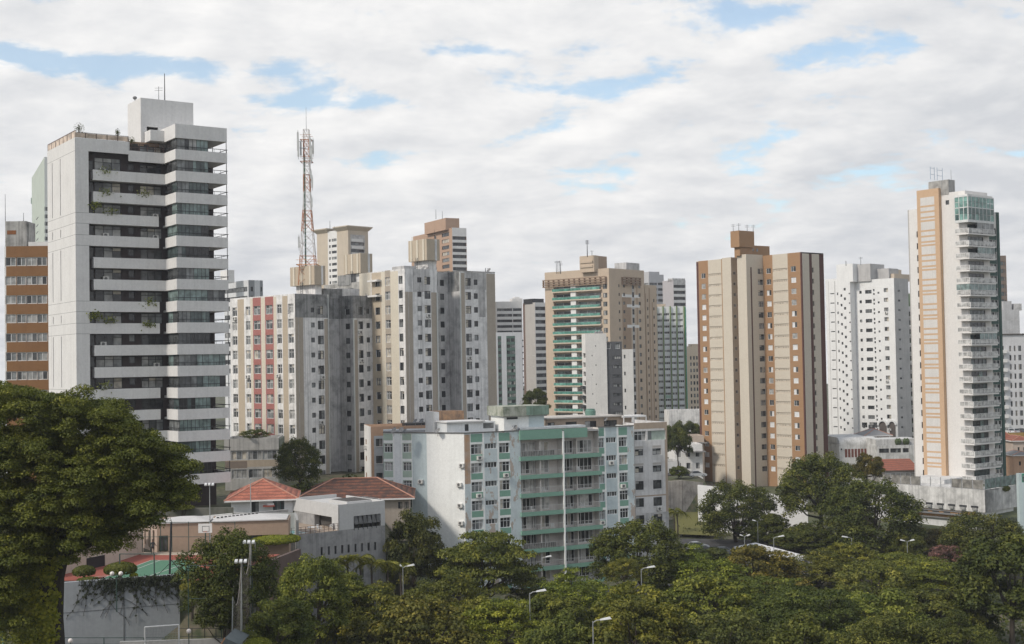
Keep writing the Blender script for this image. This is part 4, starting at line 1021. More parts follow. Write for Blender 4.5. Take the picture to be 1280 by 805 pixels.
# ================================================================== brown and beige stepped tower
def tower_stepped():
    b = Bld('apartment_tower', 'tall brown and beige tower of stepped vertical strips with a brown rooftop tank', 'apartment tower', 1001.5, 315, 330, 1, 38)
    BR = paint('step_brown', (.335, .205, .115), .22, (.27, .14, .07), .15); BE = paint('step_beige', (.56, .505, .42), .2, (.46, .4, .33), .15); MA = paint('step_maroon', (.105, .05, .042), .3)
    zt = b.ztop; zb = 1; pit = 13.66 * 340 / 1600; U = b.U(1029.3, 318)
    vA = b.V(955.5, 420, 0)                       # left end of the right wing
    uB = b.U(934.3, 400, vA); vB = b.V(923, 400, uB)      # projecting wing
    uC = -4.2; vC = b.V(904, 400, uC); vCr = b.V(915.3, 400, uC)
    uD = -1.6; uE = -2.0; vE = b.V(871.8, 400, uE)
    LW = (2, 1, WFRAME, [GL[4], GL[4], GL[4], GL[0]], .05)
    OPQ = plain('shutter_white', (.66, .66, .66), .5)
    SH = (1, 1, WFRAME, [OPQ, OPQ, OPQ, GL[3]], .06); SH2 = (2, 1, WFRAME, [OPQ, GL[0], OPQ, GL[1]], .06); SM = (6, 1, paint('step_beige_frame', (.52, .46, .38), .1), [GL[0], GL[0], GL[1], GL[3], OPQ], .34)
    f1 = b.Lf(0, 0, vA, zb, zt); t = lambda p: f1.s_(p, 400)
    f1.stripe(0, t(967.2), zb, zt, BR); f1.stripe(t(986.2), f1.len - .45, zb, zt, BR); f1.stripe(f1.len - .45, f1.len, zb, zt, MA)
    z0 = f1.z_(992, 339)
    fr = b.R(0, U, 0, zb, zt - .3); r = lambda p: fr.s_(p, 400)
    fr.stripe(0, .3, zb, zt, MA); fr.stripe(r(1013.2), r(1016.5), zb, zt, MA); fr.stripe(r(1025.7), U, zb, zt, MA)
    f2 = b.R(uB, 0, vA, zb, zt + .2); q = lambda p: f2.s_(p, 400)
    f2.stripe(q(939.3), q(941), zb, zt - 3.2, MA)
    fB = b.Lf(uB, vA, vB, zb, zt + .2)
    fC = b.Lf(uC, vCr, vC, zb, zt); fCr = b.R(uC, uD, vCr, zb, zt)
    fD = b.Lf(uD, vB, vCr, zb, zt - .6); fE = b.Lf(uE, vC, vE, zb, zt); d = lambda p: fE.s_(p, 400); dd = lambda p: fD.s_(p, 400)
    fE.stripe(0, .8, zb, zt - .2, MA); fE.stripe(.8, d(886.5), zb, zt, BR); fE.stripe(d(903), d(904.6) + .3, zb, zt, BR)
    fD.stripe(0, fD.len, zb, zt, BR)
    for k in range(21):
        z = z0 - pit * k
        if z < zb + 4: break
        f1.win(t(990.2), t(996.2), z - .1, z + 1.25, rnd.choice((SH, SH, SH2)), .12); f1.win(t(959.5), t(965), z - .1, z + 1.25, rnd.choice((SH, SH2, SH2)), .12); f1.win(t(967.8), t(985.6), z + .2, z + .98, SM, .2)
        f2.win(q(948.6), q(954.8), z - .1, z + 1.25, W4, .18); fCr.win(fCr.len * .3, fCr.len * .7, z + .1, z + 1.0, (1, 1, WFRAME, GL_MIX, .08), .15)
        fE.win(d(878), d(883), z - .1, z + 1.25, rnd.choice((SH, SH, SH2)), .12); fE.win(d(887), d(902.5), z + .2, z + .98, SM, .2)
        fD.win(fD.len * .35, fD.len * .75, z + .1, z + 1.0, W1, .15)
        fr.win(r(1016.7), r(1018.4), z - .4, z + .9, W1, .3)
    pts = [(0, 0), (U, 0), (U, vE), (uE, vE), (uE, vC), (uC, vC), (uC, vCr), (uD, vCr), (uD, vB), (uB, vB), (uB, vA), (0, vA)]
    b.shell(pts, zb, zt, BE, {0: fr, 3: (fE, BE), 5: fC, 6: fCr, 7: fD, 9: fB, 10: f2, 11: f1}, par=.0)
    M = MB()
    for k in range(20):
        z = z0 - pit * k - .5; a_ = fD.len * .15; M.box(a_, a_ + .8, -.5, -.003, z, z + .5, WHITE, fD.T())
    b.part('ledge', M)
    M = MB(); v = vA + 1.0; T_ = b.T()
    u = b.U(924, 300, v); vl = b.V(913.2, 300, u); ur = b.U(942.8, 300, v); b.box(M, u, ur, v, vl, b.zu(924, 308.5, v), b.zu(924, 288, v), BR); b.part('water_tank', M)
    M = MB(); b.box(M, u + .7, ur - .2, v + .5, vl - .7, zt - .1, b.zu(924, 308.5, v), BR); v2 = v + 2; 
    b.box(M, ur - .1, b.U(962, 312, v2), v2, v2 + 5, zt - .1, b.zu(950, 307.2, v2), BR); b.box(M, ur + 1.2, ur + 1.9, v2 - .05, v2, zt + 1.4, zt + 2.2, GL[2]); b.box(M, ur + 3.0, ur + 3.7, v2 - .05, v2, zt + 1.4, zt + 2.2, GL[2]); b.part('roof_room', M)
    for p, h in ((916.5, 280), (923.5, 279), (934, 281), (941.5, 281)): antenna(b, p, 288, h, v + 1.5, .07, 2)
    b.done()
    # pilotis and lot under the left end
    M = MB(); fz = zb
    return b
TS = tower_stepped()

# ================================================================== white tower with scattered small windows
def tower_scatter():
    b = Bld('apartment_tower', 'bright white tower with scattered small dark windows and arches at its foot', 'apartment tower', 1117.3, 347.5, 385, 2, 45)
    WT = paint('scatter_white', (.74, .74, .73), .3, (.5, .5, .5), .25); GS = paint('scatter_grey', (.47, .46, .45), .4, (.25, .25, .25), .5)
    Vl = b.V(1068.5, 347); U = b.U(1135, 349); zt = b.ztop; zb = 2; pit = 12.07 * 390 / 1600
    lf = b.Lf(0, 0, Vl, zb, zt); rf = b.R(0, U, 0, zb, zt); rf.stripe(0, U, zb, zt, GS); s = lambda p: lf.s_(p, 400); r = lambda p: rf.s_(p, 400)  # right face greyer than the white walls: its shade put into the colour
    uW = -3.0; vW0 = b.V(1068.5, 400, uW); vW1 = b.V(1032, 355, uW); lw = b.Lf(uW, Vl, vW1, zb, lf.z_(1069, 347.5)); q = lambda p: lw.s_(p, 400)
    st2 = b.R(uW, 0, Vl, zb, zt)
    z0 = lf.z_(1108, 365)
    for k in range(15):
        z = z0 - pit * k
        if k > 0 or True:
            lf.win(s(1105.6), s(1111), z, z + 1.2, W4, ac=.3); lf.win(s(1082.2), s(1090.5), z - .2, z + .9, (3, 1, DARKMET, GL_DARK, .1)); lf.win(s(1092.3), s(1094.3), z + .4, z + 1.1, W1); lf.win(s(1092.3), s(1094.3), z - .7, z - .1, W1); lf.win(s(1097.8), s(1100.2), z - .4, z + .2, W1); lf.win(s(1075), s(1078), z - .1, z + .8, W1)
        rf.win(r(1123), r(1126), z, z + .6, W1)
        lw.win(q(1032.3), q(1033.4), z + .2, z + .9, W1); lw.win(q(1032.3), q(1033.4), z - .9, z - .3, W1); lw.win(q(1038.6), q(1043.5), z + .1, z + .4, (2, 1, DARKMET, GL_DARK, .08)); lw.win(q(1047), q(1048.7), z - .3, z + .5, W1); lw.win(q(1051.3), q(1053.6), z - .9, z - .1, W1); lw.win(q(1055.5), q(1058), z + 1.0, z + 1.8, W1); lw.win(q(1061.5), q(1066.8), z - .2, z + .2, (2, 1, DARKMET, GL_DARK, .08))
    lw.stripe(q(1044), q(1045), zb, zt, GS); lw.stripe(q(1036.5), q(1037), zb, zt, GS)
    # arches and dark openings at the foot
    za = lf.z_(1100, 541); zh = lf.z_(1100, 529)
    lf.win(s(1074), s(1080.5), zh - 1.4, zh + .1, W2); lf.win(s(1083.5), s(1093), zh - 1.4, zh + .2, W2)
    b.shell(ring(U, Vl), zb, zt, WT, {0: rf, 3: lf})
    lw2 = b.shell([(uW, Vl + .02), (uW + 8, Vl + .02), (uW + 8, vW1), (uW, vW1)], zb, lw.z1, WT, {3: lw}, name='wing_wall')
    for a, c in ((1095.8, 1105), (1108.6, 1116)):
        M = MB(); x0, x1 = s(a), s(c); cx_, rr = (x0 + x1) / 2, (x1 - x0) / 2; n = 12; zt_ = zh + .6 - rr
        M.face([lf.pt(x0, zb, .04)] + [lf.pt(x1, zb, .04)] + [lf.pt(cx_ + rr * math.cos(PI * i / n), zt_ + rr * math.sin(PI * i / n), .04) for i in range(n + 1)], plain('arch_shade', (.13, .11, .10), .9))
        for i in range(n):
            t0, t1 = PI * i / n, PI * (i + 1) / n
            M.hexa([lf.pt(cx_ + rr * math.cos(t0), zt_ + rr * math.sin(t0), .0), lf.pt(cx_ + (rr + .5) * math.cos(t0), zt_ + (rr + .5) * math.sin(t0), .0), lf.pt(cx_ + (rr + .5) * math.cos(t1), zt_ + (rr + .5) * math.sin(t1), 0.), lf.pt(cx_ + rr * math.cos(t1), zt_ + rr * math.sin(t1), 0.)] + [lf.pt(cx_ + rr * math.cos(t0), zt_ + rr * math.sin(t0), .5), lf.pt(cx_ + (rr + .5) * math.cos(t0), zt_ + (rr + .5) * math.sin(t0), .5), lf.pt(cx_ + (rr + .5) * math.cos(t1), zt_ + (rr + .5) * math.sin(t1), .5), lf.pt(cx_ + rr * math.cos(t1), zt_ + rr * math.sin(t1), .5)], WT)
        b.part('arch', M)
    M = MB(); v = Vl + 1; u = -1.0
    b.box(M, uW + .02, 4, b.V(1066, 340, uW), b.V(1045.5, 340, uW), zt - .5, b.zv(1050, 330.5, uW), WT)
    b.box(M, -.5, 8, b.V(1088, 340, -.5), b.V(1070, 340, -.5), zt - .5, b.zv(1080, 330, -.5), GS)
    CR = paint('teal_cream', (.56, .47, .37), .2); b.box(M, 3, 9, b.V(1111, 340, 3), b.V(1090, 340, 3), zt - .5, b.zv(1100, 336, 3), GS); b.box(M, 4, 14, 2, 7, zt - .5, zt + 1.6, CR); b.box(M, 12, 16, 6, 14, zt - .5, zt + 3.4, CR)
    b.part('roof_room', M); antenna(b, 1057.5, 331, 326, 12, .12); antenna(b, 1076, 330, 321, 8, .08, 2); b.done()
    return b
TSC = tower_scatter()
def green_balconies():
    b = Bld('apartment_block', 'narrow block with planted green balconies seen between the two white towers on the right', 'apartment block', 1131.5, 366, 410, 2, 10)
    U = b.U(1150, 366); zt = b.ztop; rf = b.R(0, U, 0, 2, zt); G = plain('balcony_leaf', (.06, .085, .035), .9)
    rf.stripe(0, U, zt - 4.4, zt - .3, paint('moss_green', (.15, .22, .13), .5))
    for k in range(15): z = zt - 7.5 - k * 2.85; rf.win(.4, U - .2, z, z + 1.5, (4, 1, DARKMET, GL_DARK, .1), .9)
    b.shell(ring(U, 12), 2, zt, WWALL, {0: rf})
    for k in range(15):
        z = zt - 7.5 - k * 2.85; M = MB(); M.box(.1, U, -1.0, -.003, z - .75, z - .05, WHITE if k % 2 else GWALL, rf.T())
        for i in range(9): x = .3 + i * .5 + rnd.uniform(-.2, .2); hh = rnd.uniform(.15, .6); M.lathe((*rf.pt(x, z, .7)[:2], z - .1), [(.05, 0), (.28, hh * .4), (.2, hh), (0, hh * 1.2)], G, 6)
        b.part('balcony', M)
    b.done()
green_balconies()
# ================================================================== right tower with wrap-round balconies
def tower_right():
    b = Bld('apartment_tower', 'slender white tower with an orange panelled strip, wrap round balconies and a green glass penthouse', 'apartment tower', 1206, 238, 284, 2, 38)
    WT = paint('right_white', (.69, .67, .645), .18, (.5, .48, .46), .12); OR = paint('right_orange', (.54, .375, .245), .2, (.42, .25, .13), .1); PN = paint('right_panel', (.62, .6, .575), .2); GD = paint('right_green', (.055, .10, .085), .3)
    zb = 2; zt = b.ztop; pit = 15.42 * 284 / 1600; U = b.U(1246.5, 260)
    uO = -1.0; vO0 = b.V(1177.5, 400, uO); vO1 = b.V(1150, 400, uO); zO = b.zv(1150, 238, uO)
    vL1 = b.V(1138.2, 400, 0); zL = b.zv(1140, 262, 0)
    lf = b.Lf(0, 0, vO0, zb, zt); ud = b.U(1235.5, 300); rf = b.R(0, ud, 0, zb, zt); rs = b.R(ud + .01, U, .02, zb, zt - 4.4); s = lambda p: lf.s_(p, 400); r = lambda p: rf.s_(p, 400)
    lo = b.Lf(0, vO1, vL1, zb, zL); o_ = b.Lf(uO, vO0, vO1, zb, zO); q = lambda p: o_.s_(p, 400)
    lo.stripe(0, .3, zb, zL, paint('edge_dim', (.42, .4, .38), .2))
    z0 = b.zv(1206, 287 + 5, 0)             # deck of the first open balcony
    lf.win(s(1186), s(1190.2), b.zv(1187, 255.5, 0), b.zv(1187, 250, 0), W1)
    n = 21
    decks = [z0 - pit * k for k in range(n)]
    decks = [z for z in decks if z > zb + 1.5]
    DR = (3, 1, DARKMET, GL_DARK + [GTEAL[1]], .08)
    
    for z in decks:
        rf.win(.6, ud - 2.1, z + .05, z + 2.15, (4, 1, DARKMET, GL_DARK + [GTEAL[1], GTEAL[0]], .07), .15)
        rs.stripe(.3, rs.len - .7, z - .95, z + .05, GD); rs.win(.3, rs.len * .42, z + .35, z + 1.75, W2, .15); rs.win(rs.len * .45, rs.len - .75, z + .35, z + 1.75, W2, .15)
        lo.win(lo.len - 1.0, lo.len - .15, z + .2, z + 1.6, W1, .15)
    # orange strip: panels separated by thin orange bands, read as 1 large, 2 small, 1 large...
    z = zO - 2.0; pat = [1.75, .75, .75, .45]; a, c = q(1154.3) , q(1171.8); zz_ = zO - 1.75; k = 0
    while zz_ > zb + 2.5:
        hgt = [1.85, .85, .85, .35][k % 4]; o_.stripe(a, c, zz_ - hgt, zz_, PN); zz_ -= hgt + .42; k += 1
    osl = b.R(uO, 0, vO0, zb, zO)
    orr = b.Lf(uO, vO0, vO1, zb, zO)
    pts = [(0, 0), (ud, 0), (ud, vO1), (uO, vO1), (uO, vO0), (0, vO0)]
    b.shell(pts, zb, zt, WT, {0: rf, 3: (o_, OR), 4: (osl, OR), 5: lf}, par=.0)
    b.shell([(0, vO1 + .02), (ud, vO1 + .02), (ud, vL1), (0, vL1)], zb, zL, WT, {3: lo}, name='wing_wall', par=.3); b.shell([(ud + .01, .02), (U, .02), (U, vO1), (ud + .01, vO1)], zb, zt - 4.4, WT, {0: rs}, name='wing_wall', par=.3)
    M = MB(); b.box(M, uO - .001, .6, vO0 - .001, vO1 + .001, zO - .4, zO, OR); b.part('strip_cap', M)
    M = MB(); b.box(M, U - .6, U + .25, -.25, 1.5, zb, zt - 4.2, GD); b.part('corner_fin', M)
    # balconies
    um, vm = -1.5, -1.6; vb1 = b.V(1197, 400, um)
    RL = plain('rail_white', (.70, .69, .67), .5); SP = glassy('balcony_panel', (.46, .455, .44), .2)
    for k, z in enumerate(decks):
        M = MB()
        b.box(M, um, ud, vm, -.003, z - .32, z, WT); b.box(M, um, -.003, -.002, vb1, z - .319, z - .001, WT)
        b.part('balcony', M)
        M = MB(); hR = 1.0
        for (x0, x1, y0, y1) in ((um, ud, vm, vm + .06), (um, um + .06, vm + .06, vb1), (ud - .06, ud, vm + .06, -.01)):
            b.box(M, x0, x1, y0, y1, z + hR, z + hR + .08, RL); b.box(M, x0 + .01, x1 - .01, y0 + .01, y1 - .01, z + .12, z + hR - .06, SP)
        m = 7
        for i in range(m + 1): uu = um + (ud - um) * i / m; b.box(M, uu - .04, uu + .04, vm - .02, vm + .08, z + .002, z + hR, RL)
        for i in range(4): vv = vm + (vb1 - vm) * i / 3; b.box(M, um - .02, um + .08, vv - .04, vv + .04, z + .002, z + hR, RL)
        b.part('railing', M)
        if k in (0, 2, 5, 9):                 # glazed-in storeys
            M = MB(); m = 6
            for i in range(m):
                if k == 5 or i > 1: uu0, uu1 = um + .1 + (ud - um - .2) * i / m, um + .1 + (ud - um - .2) * (i + 1) / m; b.box(M, uu0 + .03, uu1 - .03, vm + .1, vm + .13, z + 1.1, z + pit - .36, GTEAL[1] if k != 0 else GL[2]); b.box(M, uu1 - .03, uu1 + .03, vm + .09, vm + .15, z + 1.1, z + pit - .34, RL)
            if k == 5:
                for i in range(3): b.box(M, um + .1, um + .13, vm + .2 + (vb1 - vm) * i / 3, vm + .1 + (vb1 - vm) * (i + 1) / 3, z + 1.1, z + pit - .36, GTEAL[1])
            b.part('balcony_glazing', M)
        if k in (1, 4, 7, 10, 12, 14):
            M = MB(); lfm = plain('potted_leaf', (.06, .09, .03), .9); uu = rnd.uniform(1, ud - 1); b.box(M, uu - .2, uu + .2, vm + .4, vm + .8, z, z + .4, plain('pot_clay', (.2, .09, .05), .9)); 
            p = b.w(uu, vm + .6); M.lathe((p.x, p.y, z + .4), [(.05, 0), (.35, .3), (.28, .7), (0, .95)], lfm, 7); b.part('planter', M)
    # glass penthouse
    zp0 = decks[0] + pit - .35; zp1 = b.zv(1213.6, 244.5, 0); zp1 = hit(1213.6, 244.3, b.w(um, vm), b.dv).z
    GP = glassy('penthouse_green', (.17, .31, .275), .1); GP2 = glassy('penthouse_dark', (.06, .12, .11), .08); WW = plain('penthouse_white', (.62, .63, .62), .5)
    M = MB(); b.box(M, um, ud, vm, vb1 * 0 + 0.5, zp0, zp0 + .55, WW); b.box(M, um, 1, .5, vb1, zp0, zp0 + .549, WW); b.box(M, um + .2, ud - .2, vm + .2, .4, zp1 - .1, zp1 + .35, WT); b.part('penthouse_floor', M)
    hm = (zp0 + zp1) / 2 + .25
    M = MB(); m = 7
    for row, (za, zc) in enumerate(((zp0 + .55, hm), (hm + .2, zp1 - .25))):
        for i in range(m):
            u0, u1 = um + (ud - um) * i / m, um + (ud - um) * (i + 1) / m
            for h0, h1 in ((za, (za + zc) / 2 - .04), ((za + zc) / 2 + .04, zc)): b.box(M, u0 + .08, u1 - .08, vm + .06, vm + .1, h0, h1, GP if row else (GP2 if rnd.random() < .6 else GP))
        for i in range(3):
            v0, v1 = vm + (vb1 - vm) * i / 3, vm + (vb1 - vm) * (i + 1) / 3
            for h0, h1 in ((za, (za + zc) / 2 - .04), ((za + zc) / 2 + .04, zc)): b.box(M, um + .06, um + .1, v0 + .08, v1 - .08, h0, h1, GP if row else (GP2 if rnd.random() < .6 else GP))
    b.part('penthouse_glazing', M)
    M = MB()
    for (za, zc) in ((hm - .001, hm + .2), (zp1 - .25, zp1)): b.box(M, um, ud, vm, vm + .14, za, zc, WW); b.box(M, um, um + .14, vm + .141, vb1, za, zc, WW)
    for i in range(m + 1): uu = um + (ud - um) * i / m; b.box(M, uu - .07, uu + .07, vm + .01, vm + .13, zp0 + .55, zp1 - .02, WW)
    for i in range(4): vv = vm + (vb1 - vm) * i / 3; b.box(M, um + .01, um + .13, vv - .07, vv + .07, zp0 + .55, zp1 - .02, WW)
    b.box(M, um + .15, .5, vm + .2, vb1 - .02, zp1 - .2, zp1 + .2, WW)
    b.part('penthouse_frame', M)
    M = MB(); v = 6; u = 1.0; CT = CONC
    uk = b.U(1185.5, 230, 4); b.box(M, uk, b.U(1193.5, 230, 4), 4, b.V(1160.5, 230, uk), zt - .4, b.zu(1185, 224.2, 4), CT); b.part('water_tank', M)
    # aerial frame on the tank
    M = MB(); zz0 = b.zu(1185, 224.5, 4); BL = plain('aerial_blue', (.2, .3, .42), .6)
    for p in (1163, 1168, 1171.5, 1178):
        uu = b.U(p, 220, 6); P = b.w(uu, 6); M.tube([(P.x, P.y, zz0), (P.x, P.y, zz0 + 2.9)], .05, BL, 4)
    for h in (1.2, 2.6):
        P, Q = b.w(b.U(1163, 220, 6), 6), b.w(b.U(1168, 220, 6), 6); M.tube([(P.x, P.y, zz0 + h), (Q.x, Q.y, zz0 + h)], .04, BL, 4)
        P, Q = b.w(b.U(1171.5, 220, 6), 6), b.w(b.U(1178, 220, 6), 6); M.tube([(P.x, P.y, zz0 + h * .9), (Q.x, Q.y, zz0 + h * .9)], .04, BL, 4)
    b.part('antenna', M); antenna(b, 1189, 225, 212, 5, .04); b.done()
    return b, U, vL1
TR, TRU, TRV = tower_right()

def podium():
    CW = paint('podium_concrete', (.68, .67, .65), .6, (.2, .2, .195), .5, .9, .5, thr=.47); WH = paint('podium_white', (.62, .62, .61), .4, (.3, .3, .3), .4); OR = paint('podium_orange', (.50, .28, .12), .3); AS = paint('podium_roof', (.2, .2, .2), .4)
    o = Bld('podium', 'stained concrete podium with an orange base band under the slender white tower', 'podium', 1231, 618, 266, 0, 42)
    b = o; zt = b.zu(1231, 612.5); U = b.U(1271, 611); Vl = b.V(1116, 617)
    z1 = b.zu(1231, 632); z2 = b.zu(1231, 641); z3 = b.zu(1200, 648); z4 = b.zu(1200, 657); 
    M = MB()
    b.box(M, 0, U, 0, 30, z2, zt - .01, CW); b.box(M, .001, 6, 0, Vl, z2, zt, CW)
    b.part('wall', M)
    M = MB(); b.box(M, -.001 + .35, U - 1, .35, 28, z2 - .8, z2, WH); lf = b.Lf(.35, .35, Vl, -1, z2 - .001)
    b.box(M, .36, 6, .36, Vl, -1, z2 - .002, WH); b.box(M, .2, 6, 2.4, Vl, z3, z2 - .9, OR); b.box(M, -.6, 1, 2.2, Vl, z2 - 1.0, z2 - .7, AS); b.box(M, .3, 6, 6, Vl, z4, z3 - .25, OR); b.box(M, -.2, 1, 6, Vl, z4 - .25, z4 - .02, AS); b.box(M, -.0, 1, 5, Vl, z3 - .24, z3 - .02, AS); b.part('lower_wall', M)
    M = MB()
    for i in range(9): v = 1.5 + i * 2.6; b.box(M, -.1, .36, v, v + 1.6, z2 - .05 + .9, z2 + 1.25, DARKMET); b.box(M, -.5, .0, v + .2, v + 1.2, z2 + .35, z2 + .85, plain('ac_grey', (.3, .3, .29), .7))
    for i in range(6): v = 8 + i * 2.6; b.box(M, .1, .36, v, v + 1.5, z3 - .7, z3 - .3, DARKMET)
    b.part('vent', M)
    M = MB()
    for i in range(12): v = .3 + i * 2.4; b.box(M, .05, .15, v, v + .1, zt, zt + 2.1, MET); b.box(M, .08, .11, v + .12, v + 2.28, zt + .1, zt + 1.95, glassy('fence_mesh', (.22, .21, .19), .5)) if i not in (3, 4, 5) else None
    for i in range(7): u = .2 + i * (U - .4) / 6; b.box(M, u, u + .1, .05, .15, zt, zt + 2.3, MET); b.box(M, u + .14, u + (U - .4) / 6 - .04, .08, .11, zt + .1, zt + 2.2, GTEAL[1]) if i < 6 else None
    b.part('fence', M)
    M = MB(); b.box(M, 6, 16, Vl - 9, Vl, zt - .5, b.zv(1120, 596, 6), WH); b.part('annex', M)
    o.done(); return b
PD = podium()

# ================================================================== mint and white apartment block
def block_mint():
    b = Bld('apartment_block', 'mint and pale blue eight storey block with stacked open balconies', 'apartment block', 580, 541.9, 203, 0, 26)
    BL = paint('mint_blue', (.555, .62, .63), .3, (.33, .36, .37), .25, .9, .5, .35, (.42, .36, .31)); BLC = paint('mint_blue_clean', (.51, .585, .60), .25, None, .2); GR = paint('mint_green', (.20, .35, .275), .3, (.17, .29, .235), .25); GRP = paint('mint_green_pale', (.40, .49, .41), .3, None, .2)
    WH = paint('mint_white', (.80, .81, .79), .25, (.6, .6, .58), .25, .9, .8); WB = paint('mint_whitewash', (.76, .78, .78), .3); PE = paint('flaked_orange', (.44, .28, .175), .6, (.46, .44, .42), .4, .9, .6); IN = paint('balcony_inner', (.66, .62, .58), .3, None, .2)
    zt = b.ztop; zb = -1; U = b.U(792, 535); pit = 2.985
    u = lambda p, y=560: b.U(p, y)
    z0 = b.zu(588, 568.3)                    # sill of the top windows
    ub1, ub2 = u(650.7), u(748)
    f1 = b.R(0, ub1, 0, zb, zt); f3 = b.R(ub2, U, 0, zb, zt); dv_ = 1.7
    t = lambda p: f1.s_(p, 560); t3 = lambda p: f3.s_(p, 560)
    f1.stripe(0, t(588), zb, zt - .2, PE); f1.stripe(0, t(588), zb, zt - 8, BL)
    W5 = (3, 2, WFRAME, GL_MIX + [GL[3]], .07); WS = (4, 1, WFRAME, GL_DARK + [GL[3]], .07)
    ins = MB()
    for (f, tt, cols, ribs) in ((f1, t, ((588.4, 603), (605.2, 621.4), (623.6, 637.2)), ((587.6, 588.4), (603, 605.2), (621.4, 623.6))), (f3, t3, ((748.2, 755.4), (757.2, 771), (773.4, 784.2)), ((755.4, 757.2), (771, 773.4)))):
        for i, (a, c) in enumerate(cols):
            A, C2 = tt(a), tt(c)
            if i != 1: f.stripe(A, C2, zt - 1.45, zt - .15, GR)
            for k in range(9):
                z = z0 - pit * k
                if i == 1: f.win(A + .1, C2 - .1, z + .75, z + 1.6, WS, .15, ac=.12); continue
                f.stripe(A, C2, z - 1.0, z - .02, GR); f.stripe(A, C2, z - 1.42, z - 1.0, WH); f.stripe(A, C2, z + 1.55, z + 1.95 if k else z + 1.9, WH)
                f.win(A + .06, C2 - .06, z, z + 1.55, W5, .2, ac=.22)
        for a, c in ribs: f.stripe(tt(a), tt(c), zb, zt, WH)
    f3.stripe(t3(784.5), f3.len, zb, zt, BL); f3.stripe(0, t3(748.6), zb, zt, BL)
    bk = b.R(ub1, ub2, dv_, zb, zt); um = u(702.6) 
    q = lambda p: bk.s_(p, 580)
    CW_ = glassy('curtain_white', (.56, .55, .52), .4); SD = (4, 1, plain('white_frame2', (.78, .78, .77), .5), [GL[0], GL[3], CW_, CW_, GL[4], GL[0]], .09)
    x0, x1 = .2, um - ub1; L_ = bk.len
    for k in range(9):
        z = z0 - pit * k - .75
        for a, c in ((.25, .46), (.54, .86)): bk.win(x0 + (x1 - x0) * (a - .22), x0 + (x1 - x0) * (c - .08), z, z + 2.05, SD, .12)
        bk.win(x1 + .5, x1 + (L_ - x1) * .42, z, z + 2.05, SD, .12); bk.win(x1 + (L_ - x1) * .5, x1 + (L_ - x1) * .95, z, z + 2.05, SD, .12)
    # left end wall, blue return, set-back left facade (plan points in world)
    g = at(533, 541, 206); P1 = (g.x, g.y); g = at(515, 541, 207.3); P2 = (g.x, g.y); g = at(479, 541, 208.5); P3 = (g.x, g.y)
    e1 = Wall(b, P1, (b.C.x, b.C.y), zb, zt); e2 = Wall(b, P2, P1, zb, zt); e3 = Wall(b, P3, P2, zb, zt)
    e2.stripe(0, e2.len, zb, zt, BLC)
    s = lambda p: e3.s_(p, 560)
    for a, c in ((479.3, 491), (503, 514.6)): e3.stripe(s(a), s(c), zb, zt - .1, GRP)
    for a, c in ((491, 493), (501.3, 503), (514.4, 515)): e3.stripe(s(a), s(c), zb, zt, WH)
    e3.stripe(s(493), s(501.3), zb, zt, WB)
    zz0 = e3.z_(485, 565.5)
    for k in range(9):
        z = zz0 - pit * k
        for a, c in ((480.3, 490.5), (503.6, 513.8)): e3.stripe(s(a) - .1, s(c) + .1, z + 1.5, z + 1.95, WH); e3.stripe(s(a) - .1, s(c) + .1, z - 1.35, z - 1.1, WH); e3.win(s(a), s(c), z, z + 1.45, (3, 2, WFRAME, GL_MIX, .07), .2)
    M = MB()
    for wl, mm in ((f1, BL), (f3, BLC), (bk, IN), (e1, WH), (e2, BLC), (e3, WB), (b.Lf(ub1, 0, dv_, zb, zt), IN), (Wall(b, b.w(ub2, dv_), b.w(ub2, 0), zb, zt), IN)):
        wl.mb(M, mm)
    # hidden sides and the roof
    bb = [b.w(U, 0), b.w(U, 9.5), Vector(P3) * 1.055]
    for p, q_ in ((bb[0], bb[1]), (bb[1], bb[2]), (bb[2], Vector(P3))): M.face([(p.x, p.y, zb), (q_.x, q_.y, zb), (q_.x, q_.y, zt), (p.x, p.y, zt)], WB)
    M.face([(p.x, p.y, zt - .25) for p in [b.w(0, 0), b.w(U, 0)] + bb[1:] + [Vector(P3), Vector(P2), Vector(P1)]], ROOFG)
    b.part('wall', M)
    M = MB(); RE = plain('roof_edge', (.13, .125, .12), .9)
    for wl in (f1, f3, e1, e2, e3): M.box(0, wl.len, -.12, .3, zt + .002, zt + .14, RE, wl.T())
    b.part('roof_edge', M)
    # balcony slabs with green fascias, dividing pipe
    cut = lambda: None
    uo = -.45
    pale = paint('mint_soffit', (.46, .46, .45), .3)
    for k in range(9):
        z = z0 - pit * k - .78
        M = MB(); hi = z + .02; lo = z - .66
        b.box(M, ub1 - .25, um - .12, uo, uo + .14, lo, hi, GR); b.box(M, um + .12, ub2 + .35, uo, uo + .14, lo, hi, GR)
        b.box(M, ub1 - .25, ub1 - .1, uo + .141, -.003, lo, hi, GR); b.box(M, ub1 - .1, ub2 + .0, uo + .141, dv_ - .003, lo + .28, lo + .44, pale); b.part('balcony', M)
        M = MB(); RL = plain('rail_thin', (.5, .5, .49), .5)
        b.box(M, ub1, um - .2, uo + .03, uo + .07, z + .88, z + .93, RL); b.box(M, um + .2, ub2 - .1, uo + .03, uo + .07, z + .88, z + .93, RL)
        m = 46
        for i in range(m + 1): uu = ub1 + (ub2 - .1 - ub1) * i / m; b.box(M, uu - .012, uu + .012, uo + .035, uo + .065, z + .02, z + .88, RL)
        if k in (0, 5): 
            for i in range(6): b.box(M, ub1 + i * 1.0 + .05, ub1 + i * 1.0 + .95, uo + .08, uo + .1, z + .08, z + .85, glassy('rail_glass', (.16, .16, .155), .2))
        b.part('railing', M)
